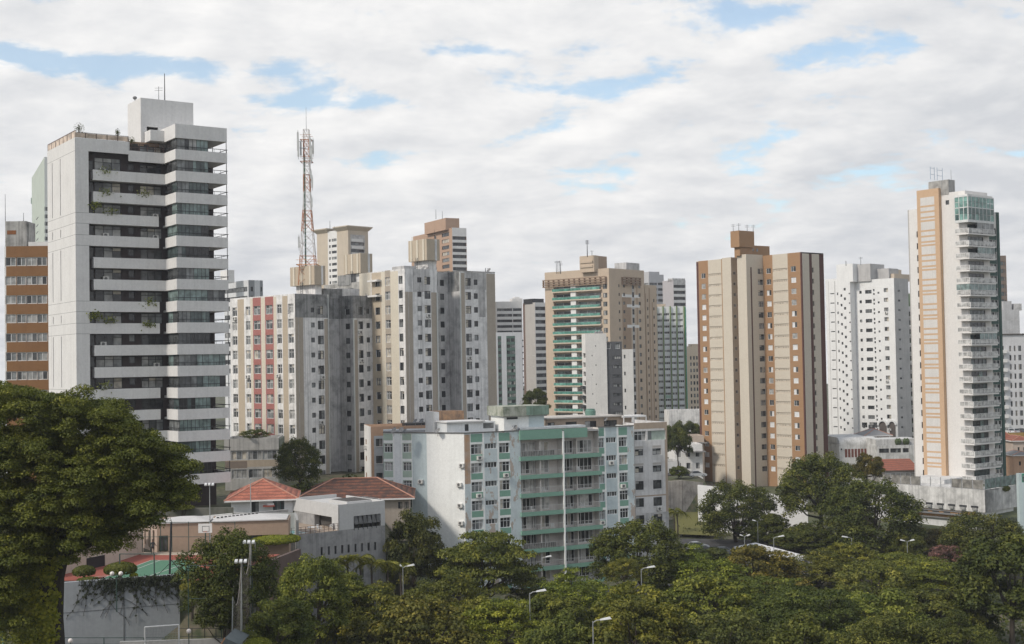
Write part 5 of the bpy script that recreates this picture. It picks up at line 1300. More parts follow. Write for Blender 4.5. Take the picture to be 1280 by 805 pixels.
        M = MB(); mu = ub1 + (um - ub1) * .47; b.box(M, mu - .1, mu + .1, uo + .5, dv_ - .004, z - .2, z + pit - .68, IN); mu = um + (ub2 - um) * .45; b.box(M, mu - .1, mu + .1, .6, dv_ - .004, z - .2, z + pit - .68, IN); b.part('divider', M)
    M = MB(); zc = z0 + pit - .78; b.box(M, ub1 - .25, um - .12, uo, uo + .14, zt - 1.45, zt + .1, GR); b.box(M, um + .12, u(733), uo, uo + .14, zt - 1.45, zt + .1, GR); b.box(M, ub1 - .25, ub1 - .1, uo + .141, 0.3, zt - 1.45, zt + .1, GR); b.box(M, ub1 - .1, ub2, uo + .141, dv_, zt - .5, zt - .3, pale); b.part('roof_fascia', M)
    M = MB(); b.box(M, um - .13, um + .13, uo - .12, uo + .2, zb, zt - .3, WH); b.box(M, um - .06, um + .06, uo + .2, dv_ - .01, zb, zt - .5, IN); b.part('column', M)
    M = MB(); b.box(M, u(652), u(734), .4, 3.0, zt + .15, zt + .5, plain('metal_roof', (.62, .64, .66), .35, .3)); b.part('metal_roof', M)
    # air conditioners on the end wall
    for px, py in ((575, 584), (572, 608), (573, 634), (574, 656)): b.acs.append((e1, e1.s_(px, py), e1.z_(px, py)))
    b.acs.append((e2, e2.s_(524, 605), e2.z_(524, 604)))
    # roof structures
    M = MB(); v = 3; ST = paint('flaked_roof_room', (.44, .27, .16), .9, (.12, .1, .09), .9, .95, .7); b.box(M, b.U(549, 525, 8), b.U(580, 525, 8), 8, 12, zt - .3, b.zu(560, 514, 8), ST); b.box(M, b.U(543, 525, 8), b.U(549, 525, 8) - .01, 8, 12, zt - .3, b.zu(546, 515, 8), WHITE); b.part('stair_head', M)
    M = MB(); v = 3.2; wl = b.R(b.U(558.5, 535, v), b.U(619, 535, v), v, zt - .3, b.zu(590, 527.5, v)); 
    b.box(M, b.U(558.5, 535, v), b.U(619, 535, v), v, v + 4, zt - .3, b.zu(590, 527.5, v), WB); b.box(M, b.U(557, 535, v), b.U(605, 535, v), v - .5, v + 4.5, b.zu(590, 527.4, v), b.zu(590, 525.8, v), WHITE); b.box(M, b.U(581, 535, v), b.U(585.5, 535, v), v - .04, v, zt + .2, b.zu(590, 530, v), DARKMET)
    b.box(M, b.U(604, 535, v), b.U(617, 535, v), v - .04, v - .002, zt + .5, b.zu(590, 529.4, v), GL[2]); b.part('roof_shed', M)
    MO = paint('moss_tank', (.42, .43, .37), .9, (.10, .13, .08), .8, .95, .8); v = 1.2
    M = MB(); a, c = b.U(630, 530, v), b.U(680, 530, v); zt2 = b.zu(650, 519.5, v); b.box(M, a, c, v, v + 5, zt - .3, zt2, WH); b.box(M, b.U(661, 530, v), c + .02, v - .02, v + 5.02, zt - .2, zt2 - .01, BLC)
    b.box(M, b.U(627, 515, v), b.U(684, 515, v), v - .6, v + 5.6, zt2, b.zu(650, 507.5, v), MO); b.box(M, b.U(656, 515, v), b.U(684, 515, v) + .02, v - .63, v + 5.6, zt2 + .05, b.zu(650, 507.6, v), paint('moss_green_tank', (.24, .34, .28), .7, (.08, .11, .08), .6)); b.box(M, b.U(633.5, 530, v), b.U(647, 530, v), v - .04, v, b.zu(640, 524, v), b.zu(640, 521.4, v), DARKMET); b.part('water_tank', M)
    for px, py, vv, r in ((501, 537, 6, .55), (506, 538, 6, .4), (519, 526, 12, .45), (526.5, 526, 12, .5), (547, 538, 3, .5), (643, 535, .8, .6), (652, 503, 4, .45), (492, 537.5, 6, .55)): dish(b, px, py, vv, r)
    b.done()
    return b, dict(ub1=ub1, ub2=ub2, um=um, z0=z0, pit=pit, dv=dv_, uo=uo, zt=zt)
BM, BMI = block_mint()
def block_peach():
    b = Bld('apartment_block', 'block with a peach parapet band behind the left end of the mint block', 'apartment block', 463.5, 533.5, 222, 6, 14)
    PE = paint('peach', (.47, .30, .20), .3, (.38, .26, .19), .25); GW = paint('peach_grey', (.42, .43, .44), .4); zt = b.ztop; U = b.U(590, 530); Vl = b.V(455, 532)
    lf = b.Lf(0, 0, Vl, 6, zt); rf = b.R(0, U, 0, 6, zt); lf.stripe(0, lf.len, 6, zt, WHITE); rf.stripe(.5, U, 6, zt - 1.6, GW); 
    for k in range(6):
        z = rf.z_(470, 558) - k * 2.95; rf.win(rf.s_(470, 560), rf.s_(478, 560), z, z + 1.3, W2, sill=.1); lf.win(2, 3.2, z, z + .9, W1, ac=.5)
    b.shell(ring(U, Vl), 6, zt, PE, {0: rf, 3: lf})
    M = MB(); v = 5; b.box(M, b.U(507, 530, v), b.U(542, 530, v), v, v + 4, zt - .4, b.zu(520, 529, v), DARKMET); b.part('roof_sheet', M); b.done()
block_peach()
def block_extension():
    b = Bld('apartment_block', 'off white block with a beige attic band, adjoining the right end of the mint block', 'apartment block', 792.5, 535, 219, 0, 24)
    WT = paint('ext_white', (.66, .65, .64), .5, (.33, .32, .31), .5); BG = paint('ext_beige', (.40, .32, .25), .3, (.22, .17, .14), .3)
    U = b.U(833.5, 527); zt = b.zu(792, 529); zb = -1; zs = b.zu(810, 536); rf = b.R(0, U, 0, zb, zt); r = lambda p: rf.s_(p, 560); rf.stripe(0, U, zs, zt, BG); rf.stripe(U - .5, U, zb, zt, BG)
    zz0 = rf.z_(800, 569.5); zl = rf.z_(800, 620.5); rf.stripe(0, U, zl - .12, zl + .12, BG); rf.stripe(0, U, zb, rf.z_(800, 642), GWALL)
    rf.win(.05, r(808), zz0 + 2.55, zz0 + 4.1, (3, 2, WFRAME, GL_LITE, .08), .2); rf.win(r(810), r(832), zz0 + 2.55, zz0 + 4.1, (4, 1, plain('mint_frame', (.4, .47, .42), .5), [plain('mint_panel', (.40, .47, .41), .6), plain('mint_panel', (.40, .47, .41), .6), GL[2]], .08), .2)
    for k in range(5):
        z = zz0 - 2.92 * k
        for a, c in ((793.5, 804), (815.5, 826.5)):
            rf.win(r(a), r(c), z, z + (1.15 if k < 2 else 1.5), W4, .2, ac=.3, sill=.08)
            if k < 2: rf.stripe(r(a), r(c), z + 1.2, z + 1.6, paint('ext_blind', (.45, .42, .39), .2))
    b.shell([(0, 0), (U, 0), (U, 11), (0, 11)], zb, zt, WT, {0: rf}); 
    # attic strip running left behind the mint block's tank
    v = 4; a, c = b.U(684, 525, v), U - 4.5; zp = b.zu(760, 521, v); M = MB(); at_ = b.R(a, c, v, zt - 1.0, zp); q = lambda p: at_.s_(p, 525)
    for p0, p1 in ((684.5, 693), (707, 721), (731, 745), (755, 771)): at_.win(q(p0), q(p1), zp - 1.9, zp - .55, W2, .15)
    b.shell([(a, v), (c, v), (c, 11), (a, 11)], zt - 1.0, zp, BG, {0: at_}, name='attic_wall')
    M = MB(); b.box(M, a - .3, c - 2, v - .5, 11.3, zp + .002, zp + .22, WB_ if (WB_ := paint('ext_coping', (.5, .47, .43), .4)) else None); b.part('coping', M)
    M = MB(); b.box(M, b.U(779, 525, 3), b.U(808, 525, 3), 3.0, 6, zp - .2, zp + .1, WHITE)
    for p in (779.5, 790, 807.5): uu = b.U(p, 525, 3); b.box(M, uu, uu + .15, 3.0, 3.2, zt, zp - .2, WHITE)
    b.part('roof_canopy', M)
    p = at(738, 512, 228)
    M = MB(); M.lathe((b.w(b.U(738, 520, 7), 7).x, b.w(b.U(738, 520, 7), 7).y, zp), [(.9, 0), (.95, 1.0), (.8, 1.15), (.8, 1.35), (0, 1.4)], plain('tank_green', (.12, .22, .18), .6), 12); b.part('water_tank', M)
    for px in (747, 750): pass
    dish(b, 757, 524, 3.4, .4)
    b.done()
block_extension()
# ================================================================== tiled houses
def tiles(name, c1, c2, c3):
    if name in MATS: return MATS[name]
    m, nt, b = mat_base(name)
    c = mixc(nt, maprange(nt, noise(nt, pos(nt), .8, 6, .65), .4, .62), c1, c2)
    c = mixc(nt, maprange(nt, noise(nt, pos(nt), 4.5, 3, .6), .56, .68), c, c3)
    wv = nd(nt, 'ShaderNodeTexWave', wave_type='BANDS', bands_direction='Z'); wv.inputs['Scale'].default_value = .85; wv.inputs['Distortion'].default_value = 1.2; wv.inputs['Detail'].default_value = 2
    L(nt, pos(nt), wv.inputs['Vector'])
    c = mixc(nt, maprange(nt, wv.outputs['Fac'], 0, .5, .75, 0), c, c3)
    L(nt, c, b.inputs['Base Color']); b.inputs['Roughness'].default_value = .9
    bp = nd(nt, 'ShaderNodeBump'); bp.inputs['Strength'].default_value = .6; bp.inputs['Distance'].default_value = .08; L(nt, wv.outputs['Fac'], bp.inputs['Height']); L(nt, bp.outputs[0], b.inputs['Normal'])
    MATS[name] = m; return m
T_RED = tiles('tiles_red', (.43, .15, .095), (.30, .10, .065), (.15, .06, .045))
T_OLD = tiles('tiles_old', (.185, .07, .04), (.065, .036, .028), (.03, .02, .017))
T_MID = tiles('tiles_mid', (.30, .10, .06), (.24, .085, .055), (.12, .05, .035))
def hip_roof(b, u0, u1, v0, v1, z0, z1, mat, ridge=.5, ov=.5, name='roof'):
    """hipped roof; ridge: share of the long side taken by the ridge"""
    u0 -= ov; u1 += ov; v0 -= ov; v1 += ov; T = b.T(); M = MB()
    lu, lv = u1 - u0, v1 - v0
    if lu >= lv: r0, r1 = (u0 + lu * (1 - ridge) / 2, (v0 + v1) / 2), (u1 - lu * (1 - ridge) / 2, (v0 + v1) / 2)
    else: r0, r1 = ((u0 + u1) / 2, v0 + lv * (1 - ridge) / 2), ((u0 + u1) / 2, v1 - lv * (1 - ridge) / 2)
    A, B, C_, D = (u0, v0), (u1, v0), (u1, v1), (u0, v1)
    P = lambda q, z: T(q[0], q[1], z)
    if lu >= lv: fs = [(A, B, r1, r0), (B, C_, r1), (C_, D, r0, r1), (D, A, r0)]
    else: fs = [(A, B, r0), (B, C_, r1, r0), (C_, D, r1), (D, A, r0, r1)]
    for f in fs: M.face([P(q, z0 if q in (A, B, C_, D) else z1) for q in f], mat)
    M.face([P(q, z0 - .001) for q in (D, C_, B, A)], WHITE)
    b.box(M, u0, u1, v0, v1, z0 - .22, z0 - .002, WHITE)
    rc = plain('ridge_tile', (.42, .22, .16), .9)
    for p, q in ((A, r0), (B, r1 if lu >= lv else r0), (D, r0 if lu >= lv else r1), (C_, r1), (r0, r1)):
        a_, c_ = P(p, z0 if p in (A, B, C_, D) else z1), P(q, z1); M.tube([a_, c_], .11, rc, 5)
    return b.part(name, M)
def house_red():
    b = Bld('house', 'small white house with an orange red hipped tile roof below the balconied tower', 'house', 289, 640, 181, 14.6, 8)
    U = b.U(366, 640); zt = b.zu(325, 624); z0 = 14; WH = paint('house_white', (.66, .66, .66), .3, None, .15)
    f = b.R(0, U, 0, z0, zt); t = lambda p: f.s_(p, 635)
    f.win(t(314.5), t(323.5), f.z_(320, 641), f.z_(320, 626.5), (2, 1, DARKMET, GL_DARK, .08), .2); f.win(t(341), t(355), f.z_(350, 639.5), f.z_(350, 624.5), (3, 1, plain('frame_teal', (.06, .12, .11), .5), GL_DARK, .08), .2)
    b.shell(ring(U, 9), z0, zt, WH, {0: f}, roofmat=WH, par=.0)
    apx = hit(316.5, 600.5, b.w(0, 4), b.dv)
    hip_roof(b, 0, U, 0, 9, zt, b.zu(316.5, 599, 4.5), T_RED, .12, .9)
    M = MB(); p = f.s_(329, 631); M.box(p, p + 1.6, -.7, -.003, f.z_(330, 633), f.z_(330, 631.5), plain('awning_red', (.3, .07, .05), .6), f.T()); M.box(p + .6, p + 1.5, -.5, -.003, f.z_(330, 631.4), f.z_(330, 629), WHITE, f.T()); b.part('door_canopy', M); b.done()
house_red()
def house_old():
    b = Bld('house', 'house under a broad dark brown weathered hipped tile roof, behind the flat roofed concrete house', 'house', 372, 628, 193, 12, 4)
    U = b.U(512, 625); zt = b.zu(440, 623.5); f = b.R(0, U, 0, 10, zt)
    for p in (495, 503): f.win(f.s_(p), f.s_(p + 5), f.z_(p, 636), f.z_(p, 628), W2)
    b.shell(ring(U, 12), 10, zt, paint('house_tan', (.36, .31, .26), .3), {0: f}, roofmat=WHITE, par=.0)
    hip_roof(b, 0, U, 0, 12, zt, b.zu(440, 597.5, 6), T_OLD, .36, .8); b.done()
house_old()
def block_small():
    b = Bld('apartment_block', 'low concrete and tan two storey block above the orange red roofed house', 'apartment block', 281, 549, 214, 15, 5)
    CW = paint('small_concrete', (.44, .43, .41), .6, (.2, .2, .19), .7); TN = paint('small_tan', (.40, .335, .26), .3); DK = paint('small_umber', (.21, .17, .14), .3)
    U = b.U(347.3, 549); zt = b.ztop; f = b.R(0, U, 0, 14, zt); t = lambda p: f.s_(p, 575); z = lambda y: f.z_(320, y)
    f.stripe(0, U, z(562), z(548.2), CW); f.stripe(0, U, z(583.5), z(575), TN); f.stripe(0, t(309), z(585), z(576), DK); f.stripe(t(309.5), U, z(582), z(576), TN)
    for y in (575, 598): 
        for a, c in ((282, 288.5), (289.5, 308.5), (310.5, 327.5), (328.5, 346)): f.win(t(a), t(c), z(y - .5), z(y - 12), (3 if c - a > 10 else 1, 1, ALU, [GL[2], GL[3], GL[3], GL[4], GL[1]], .09), .15)
    b.shell(ring(U, 9), 14, zt, CW, {0: f}); M = MB(); b.box(M, -.1, U + .15, -.15, .0 - .003, z(562.5), zt + .05, CW); b.box(M, U + .002, U + .3, 0, 9, 14, zt - .2, paint('mossy_side', (.18, .2, .16), .6)); b.part('parapet', M)
    b.done()
block_small()

# ================================================================== flat roofed concrete house with terrace
def house_modern():
    b = Bld('house', 'modern flat roofed house, white upper storey on a bare concrete wall with slit windows', 'house', 424.3, 663, 172, 2, 38)
    WH = paint('modern_white', (.52, .515, .505), .2, None, .12); CC = paint('board_concrete', (.34, .335, .33), .6, (.15, .15, .15), .7, .9, .8); CD = paint('modern_dark', (.09, .085, .08), .3)
    U = b.U(481.5, 660); zd = b.ztop; zt = b.zu(424.3, 631); zf = b.zu(424.3, 648); uL = b.U(352, 668); Vl = b.V(366.3, 640)
    base = b.R(uL, U, 0, 2, zd); t = lambda p: base.s_(p, 690)
    for p in (401, 409.8, 418.3, 426.7, 434.8, 443.2, 451.5, 459.7, 468): base.win(t(p) - .02, t(p + 2.6), base.z_(p, 694.5 - (p - 401) * .1), base.z_(p, 684 - (p - 401) * .1), (1, 1, DARKMET, GL_DARK, .04), .3)
    for p in (411, 419.5, 428, 444, 452): base.win(t(p), t(p + 2.4), base.z_(p, 722), base.z_(p, 711), (1, 1, DARKMET, GL_DARK, .04), .3)
    up = b.R(0, U, 0, zd + .002, zt); q = lambda p: up.s_(p, 650)
    up.hole(q(442.5), q(475.8), up.z_(460, 661), up.z_(460, 643.5), .25)
    b.shell([(uL, 0), (U, 0), (U, 12), (uL, 12)], 2, zd, CC, {0: base}, name='base_wall', roofmat=paint('deck', (.36, .29, .23), .4), par=.0)
    M = MB(); up.mb(M, WH); us = b.U(428.8, 655)
    b.box(M, -.001, .25, .251, Vl, zf, zt - .01, WH); b.box(M, -.0, us, .26, 2.0, zd + .01, zf - .005, WH)
    b.box(M, U - .25, U, .01, 10, zd + .01, zt - .01, WH); b.box(M, .25, U - .25, Vl - .25, Vl, zd + .01, zt - .01, WH)
    T = b.T()
    M.face([T(0.2, 0.2, zt - .5), T(U, .2, zt - .5), T(U, Vl, zt - .5), T(.2, Vl, zt - .5)], WH); M.face([T(.2, Vl, zf), T(U, Vl, zf), T(U, .2, zf), T(.2, .2, zf)], WH)
    b.box(M, .26, U - .26, .01, .3, zt - .5, zt - .02, WH); b.part('upper_wall', M)
    M = MB(); 
    for (a, c, d, e) in ((3, 8.5, 3, 8),): b.box(M, a, c, d, e, zt - .5, zt - .1, WH); b.box(M, a + .3, c - .3, d + .3, e - .3, zt - .1, zt - .06, CD)
    b.part('roof_opening', M)
    M = MB(); b.box(M, us + .5, us + .7, 2.0, Vl - 2, zd + .01, zf - .01, CD); b.box(M, us - .5, us + .3, Vl - 6, Vl - .3, zd + .01, zf - .01, CC); b.part('terrace_wall', M)
    # tilted louvre window
    fr = DARKMET; a, c = q(442.5), q(475.8); zl, zh = up.z_(460, 661), up.z_(460, 643.5); n = 6
    M = MB()
    for i in range(n):
        x0, x1 = a + (c - a) * i / n, a + (c - a) * (i + 1) / n; zm = zl + (zh - zl) * .42
        M.face([up.pt(x0 + .05, zl, -.2), up.pt(x1 - .05, zl, -.2), up.pt(x1 - .05, zm, -.2), up.pt(x0 + .05, zm, -.2)], GL[0]); M.face([up.pt(x0 + .05, zm, .12), up.pt(x1 - .05, zm, .12), up.pt(x1 - .05, zh, -.18), up.pt(x0 + .05, zh, -.18)], GL[1]); M.box(x0 - .03, x0 + .03, -.05, .22, zl, zh, fr, up.T())
    M.box(a, c, -.03, .22, zl + (zh - zl) * .40, zl + (zh - zl) * .44, fr, up.T()); b.part('window', M)
    M = MB(); rl = plain('rail_rust', (.10, .055, .045), .6); m = 12
    for i in range(m + 1): uu = uL + .1 + (0 - uL - .3) * i / m; b.box(M, uu - .025, uu + .025, .05, .1, zd, zd + .95, rl)
    for h in (.3, .62, .93): b.box(M, uL, -.1, .06, .09, zd + h, zd + h + .035, rl)
    b.part('railing', M)
    M = MB(); wt_ = plain('pool_water', (.12, .36, .38), .1); b.box(M, uL + .3, uL + 4.2, .8, 5, zd - .2, zd + .06, WHITE); b.box(M, uL + .6, uL + 4.0, 1.0, 4.6, zd + .06, zd + .08, wt_); b.part('pool', M)
    M = MB(); b.box(M, uL - 2, uL, 5, 12, 8, zd + 2.2, CC); b.box(M, uL, -1.5, 11.5, 12, zd, zd + 2.0, CC); b.part('side_wall', M)
    b.done(); return b, zd
HM, HMZ = house_modern()
def plastic_chair(loc, rz, label, group):
    o = empty('plastic_chair', loc, label, 'chair', group); o.rotation_euler = (0, 0, rz); W = plain('plastic_white', (.75, .75, .74), .4)
    M = MB(); M.box(-.26, .26, -.25, .25, .40, .44, W); M.build('seat', o, off=(0, 0, 0))
    M = MB()
    for i in range(5): M.box(-.24 + i * .1, -.17 + i * .1, .22 + .02 * (i % 2), .26 + .02 * (i % 2), .44, .84, W)
    M.box(-.26, .26, .22, .28, .82, .9, W); M.build('backrest', o, off=(0, 0, 0))
    for sx in (-1, 1):
        for sy in (-1, 1): M = MB(); M.tube([(sx * .22, sy * .2, .4), (sx * .28, sy * .26, 0)], .03, W, 5); M.build('leg', o, off=(0, 0, 0))
        M = MB(); M.box(sx * .26 - .03, sx * .26 + .03, -.25, .25, .62, .65, W); M.tube([(sx * .26, -.22, .44), (sx * .26, -.24, .62)], .025, W, 5); M.build('armrest', o, off=(0, 0, 0))
    return o
p = HM.w(-2.4, 1.2); plastic_chair((p.x, p.y, HMZ), 1.2, 'white plastic armchair beside the low white table on the roof terrace', 'white chairs on the terrace')
p = HM.w(.0, -0.0); p = HM.w(-.4, 1.5); plastic_chair((p.x, p.y, HMZ), -1.8, 'white plastic armchair pushed against the corner of the white upper storey', 'white chairs on the terrace')
p = HM.w(-3.6, 1.1); o = empty('patio_table', (p.x, p.y, HMZ), 'low white table standing on the terrace of the concrete house', 'table'); W = plain('plastic_white', (.75, .75, .74), .4)
M = MB(); M.box(-.5, .5, -.5, .5, .66, .7, W); M.build('tabletop', o, off=(0, 0, 0))
for sx in (-1, 1):
    for sy in (-1, 1): M = MB(); M.tube([(sx * .4, sy * .4, .66), (sx * .42, sy * .42, 0)], .035, W, 5); M.build('leg', o, off=(0, 0, 0))

BALC = 'chairs on the mint block balconies'
for k, t_, l in ((0, .25, 'white chair at the left of the top mint balcony, left bay'), (2, .3, 'white chair on the third mint balcony from the top, left bay'), (3, .15, 'white chair at the left of the fourth mint balcony from the top'), (3, .62, 'white chair in the right bay of the fourth mint balcony from the top'), (4, .4, 'white chair on the fifth mint balcony from the top, left bay'), (3, .8, 'second white chair in the right bay of the fourth mint balcony'), (1, .75, 'white chair in the right bay of the second mint balcony from the top')):
    u_ = BMI['ub1'] + (BMI['ub2'] - BMI['ub1']) * t_; p = BM.w(u_, .35); plastic_chair((p.x, p.y, BMI['z0'] - BMI['pit'] * k - .9), rnd.uniform(0, 6), l, BALC)

# ================================================================== club house, court, practice wall
def club():
    b = Bld('clubhouse', 'long tan single storey building with a white tent like roof beside the sports court', 'clubhouse', 196.5, 690, 156, 13, 7)
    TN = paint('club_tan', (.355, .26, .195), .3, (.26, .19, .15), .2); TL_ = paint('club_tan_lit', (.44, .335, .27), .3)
    zt = b.zu(196.5, 655); U = b.U(361, 690); zb = 11; Vl = 5; z0 = b.zu(196.5, 689.5)
    f = b.R(0, U, 0, zb, zt); g_ = at(176, 690, 163); lv = (Vector((g_.x, g_.y)) - b.C).dot(b.du), (Vector((g_.x, g_.y)) - b.C).dot(b.dv); lf = Wall(b, b.w(*lv), b.w(0, 0), zb, zt); t = lambda p: f.s_(p, 675)
    f.win(t(198.5), t(210), z0, f.z_(205, 669.5), (2, 1, plain('door_green', (.05, .07, .04), .6), GL_DARK, .12), .3)
    f.hole(t(308), t(345), f.z_(320, 680), f.z_(320, 669), .3); 
    lf.win(lf.len - 2.1, lf.len - 1.2, z0 + .1, z0 + 2.4, W1, .3); lf.win(lf.len - 4.2, lf.len - 3.2, z0 + .1, z0 + 2.2, W1, .3); lf.win(lf.len - 6.2, lf.len - 5.5, z0 + .2, z0 + 2.0, W1, .3)
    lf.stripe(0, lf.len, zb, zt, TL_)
    b.shell([(0, 0), (U, 0), (U, Vl), lv], zb, zt, TN, {0: f, 3: lf}, roofmat=WHITE, par=.2)
    M = MB(); M.face([f.pt(t(308), f.z_(320, 680), -.28), f.pt(t(345), f.z_(320, 680), -.28), f.pt(t(345), f.z_(320, 669), -.28), f.pt(t(308), f.z_(320, 669), -.28)], plain('screen_slate', (.055, .065, .07), .7)); b.part('window_screen', M)
    def tent(name, u0, u1, v0, v1, z0_, h, mat):
        M = MB(); T = b.T(); cu = (u0 + u1) / 2; cv = (v0 + v1) / 2; a, c, d, e, k = T(u0, v0, z0_), T(u1, v0, z0_), T(u1, v1, z0_), T(u0, v1, z0_), T(cu, cv, z0_ + h)
        r0, r1 = T(u0 + (u1 - u0) * .36, cv, z0_ + h), T(u0 + (u1 - u0) * .62, cv, z0_ + h)
        for fc in ((a, c, r1, r0), (c, d, r1), (d, e, r0, r1), (e, a, r0)): M.face(fc, mat)
        b.box(M, u0, u1, v0, v1, z0_ - .12, z0_ - .003, mat); b.part(name, M)
    RW = paint('tent_white', (.52, .51, .50), .3, (.4, .38, .36), .1)
    tent('tent_roof', .5, t(262), -.2, 5, zt + .14, .45, RW); tent('tent_roof', t(265), U - .2, -.2, 5, zt + .14, .5, RW)
    M = MB(); bb = plain('beam_black', (.05, .05, .05), .8)
    for i in range(11): uu = t(270) + (t(318) - t(270)) * i / 10; b.box(M, uu, uu + .3, 1.0 + i * .12, 1.25 + i * .12, zt + .34 + i * .025, zt + .48 + i * .025, bb)
    b.part('roof_batten', M)
    b.done(); return b, z0
CLB, CLZ = club()
# terrace wall at the foot of the grey white tower, low white parapet wall in the middle
def slab_wall(name, label, cat, pts, z0, z1, th, mat, top=None):
    """free standing wall along a plan polyline; z1 may be a list"""
    P = [Vector(p) for p in pts]; zs = z1 if isinstance(z1, (list, tuple)) else [z1] * len(P); zb_ = z0 if isinstance(z0, (list, tuple)) else [z0] * len(P)
    o = empty(name, (P[0].x, P[0].y, zb_[0]), label, cat); M = MB()
    for i in range(len(P) - 1):
        d = (P[i + 1] - P[i]).normalized(); n = Vector((-d.y, d.x)) * th / 2; e = d * (.001 * i)
        A = [P[i] - n + e, P[i + 1] - n, P[i + 1] + n, P[i] + n + e]
        M.hexa([(A[0].x, A[0].y, zb_[i]), (A[1].x, A[1].y, zb_[i + 1]), (A[2].x, A[2].y, zb_[i + 1]), (A[3].x, A[3].y, zb_[i]), (A[0].x, A[0].y, zs[i]), (A[1].x, A[1].y, zs[i + 1]), (A[2].x, A[2].y, zs[i + 1]), (A[3].x, A[3].y, zs[i])], mat)
    M.build('wall_face', o)
    if top:
        M = MB()
        for i in range(len(P) - 1):
            d = (P[i + 1] - P[i]).normalized(); n = Vector((-d.y, d.x)) * (th / 2 + .06); A = [P[i] - n, P[i + 1] - n, P[i + 1] + n, P[i] + n]
            M.hexa([(A[k].x, A[k].y, zs[i if k in (0, 3) else i + 1] + .003) for k in range(4)] + [(A[k].x, A[k].y, zs[i if k in (0, 3) else i + 1] + .1) for k in range(4)], top)
        M.build('coping', o)
    return o
def gp(px, py, Y): p = at(px, py, Y); return (p.x, p.y)
zr = lambda px, py, Y: at(px, py, Y).z
GREYW = paint('wall_grey', (.36, .36, .35), .5, (.2, .2, .19), .5)
slab_wall('terrace_wall', 'long mossy concrete terrace wall at the foot of the balconied tower', 'wall', [gp(196, 640, 168), gp(292, 640, 170)], 12, [zr(196, 636, 168), zr(292, 634, 170)], .4, paint('mossy_grey', (.17, .165, .14), .8, (.05, .07, .04), .5))
slab_wall('garden_wall', 'short white wall behind the tent roofs of the clubhouse', 'wall', [gp(248, 645, 166), gp(290.5, 645, 166.5)], 12, [zr(248, 645.5, 166), zr(290, 642, 166)], .3, WHITE)
slab_wall('garden_wall', 'grey wall below the orange red roofed house', 'wall', [gp(284, 650, 174), gp(369, 650, 172), gp(372, 660, 163)], 11, [zr(284, 641, 174), zr(369, 641, 172), zr(372, 650, 163)], .3, GREYW)
# court
RED = paint('court_red', (.285, .085, .062), .25, (.2, .07, .055), .1); GRN = paint('court_green', (.085, .19, .125), .2, (.07, .15, .1), .1); LINE = paint('court_line', (.5, .52, .48), .2)
def on(px, py, z): d = ray(px, py); t = (z - CAMZ) / d.z; return Vector((d.x * t, d.y * t))
zc = CLZ
c00 = on(84, 716, zc); c10 = on(300, 690.5, zc)
A, B_, C_, D_ = on(70, 724, zc), on(176, 693, zc), on(330, 694, zc), on(250, 745, zc)
sheet('court_floor', [tuple(on(40, 726.5, zc)), tuple(on(228, 725, zc)), tuple(on(262, 727, zc)), tuple(on(350, 693, zc)), tuple(on(178, 691.5, zc))], zc + .012, RED)
sheet('court_surface', [tuple(on(120, 725.8, zc)), tuple(on(189, 700.6, zc)), tuple(on(236, 700.6, zc)), tuple(on(262, 716, zc)), tuple(on(228, 724.8, zc))], zc + .03, GRN)
M = MB()
def cline(a, c, wd=.12):
    p, q = on(*a, zc), on(*c, zc); d = (q - p).normalized(); n = Vector((-d.y, d.x)) * wd / 2
    M.face([(r.x, r.y, zc + .045) for r in (p - n, q - n, q + n, p + n)], LINE)
for a, c in (((126, 724), (189, 700.6)), ((189, 700.6), (236, 700.6)), ((200, 700.8), (170, 712)), ((185, 721), (229, 706)), ((262, 716), (242, 724)), ((236, 700.6), (262, 716)), ((112, 722), (138, 720))): cline(a, c)
o = M.build('court_marking'); o['kind'] = 'structure'
# cream side wall of the court, rising to the right
CRW = paint('court_cream', (.52, .44, .37), .4, (.36, .3, .26), .3)
w0, w1, w2 = on(40, 726, zc), on(130, 707, zc), on(178, 691.5, zc)
cw = slab_wall('court_wall', 'cream sloping wall along the left side of the sports court', 'wall', [tuple(w0), tuple(w1), tuple(w2)], zc - 2, [zc + 3.2, zc + 2.9, zc + 3.0], .3, CRW)
ww = Wall(type('x', (), {})(), tuple(w0), tuple(w1), 0, 50)
M = MB(); M.box(ww.s_(105), ww.s_(127), -.25, -.12, ww.z_(116, 711), ww.z_(116, 696), plain('court_screen', (.022, .018, .02), .8), ww.T()); o = M.build('court_screen'); tag(o, 'dark rectangular screen fixed low on the cream court wall', 'screen')
# grey practice wall
WL_ = paint('practice_wall', (.33, .345, .36), .35, (.22, .23, .235), .35, .9, .5); pa, pb, pc = gp(40, 722, 128), gp(150, 722, 131), gp(224, 715, 133)
zt1 = zr(70, 728, 129); zt2 = zr(222, 717.5, 133)
PWALL = slab_wall('practice_wall', 'tall grey practice wall hung with bare creeper along its top', 'wall', [pa, pc], 7, [zt1, zt2], .5, WL_)
pw = Wall(type('x', (), {})(), pa, pc, 0, 50)
M = MB(); dkl = plain('wall_joint', (.15, .155, .16), .9)
M.box(0, pw.len, -.27, -.252, pw.z_(150, 760) - .03, pw.z_(150, 760) + .03, dkl, pw.T()); M.box(pw.s_(152) - .06, pw.s_(152) + .06, -.28, -.252, 7, zt1 - .2, dkl, pw.T()); o = M.build('wall_joint', PWALL)
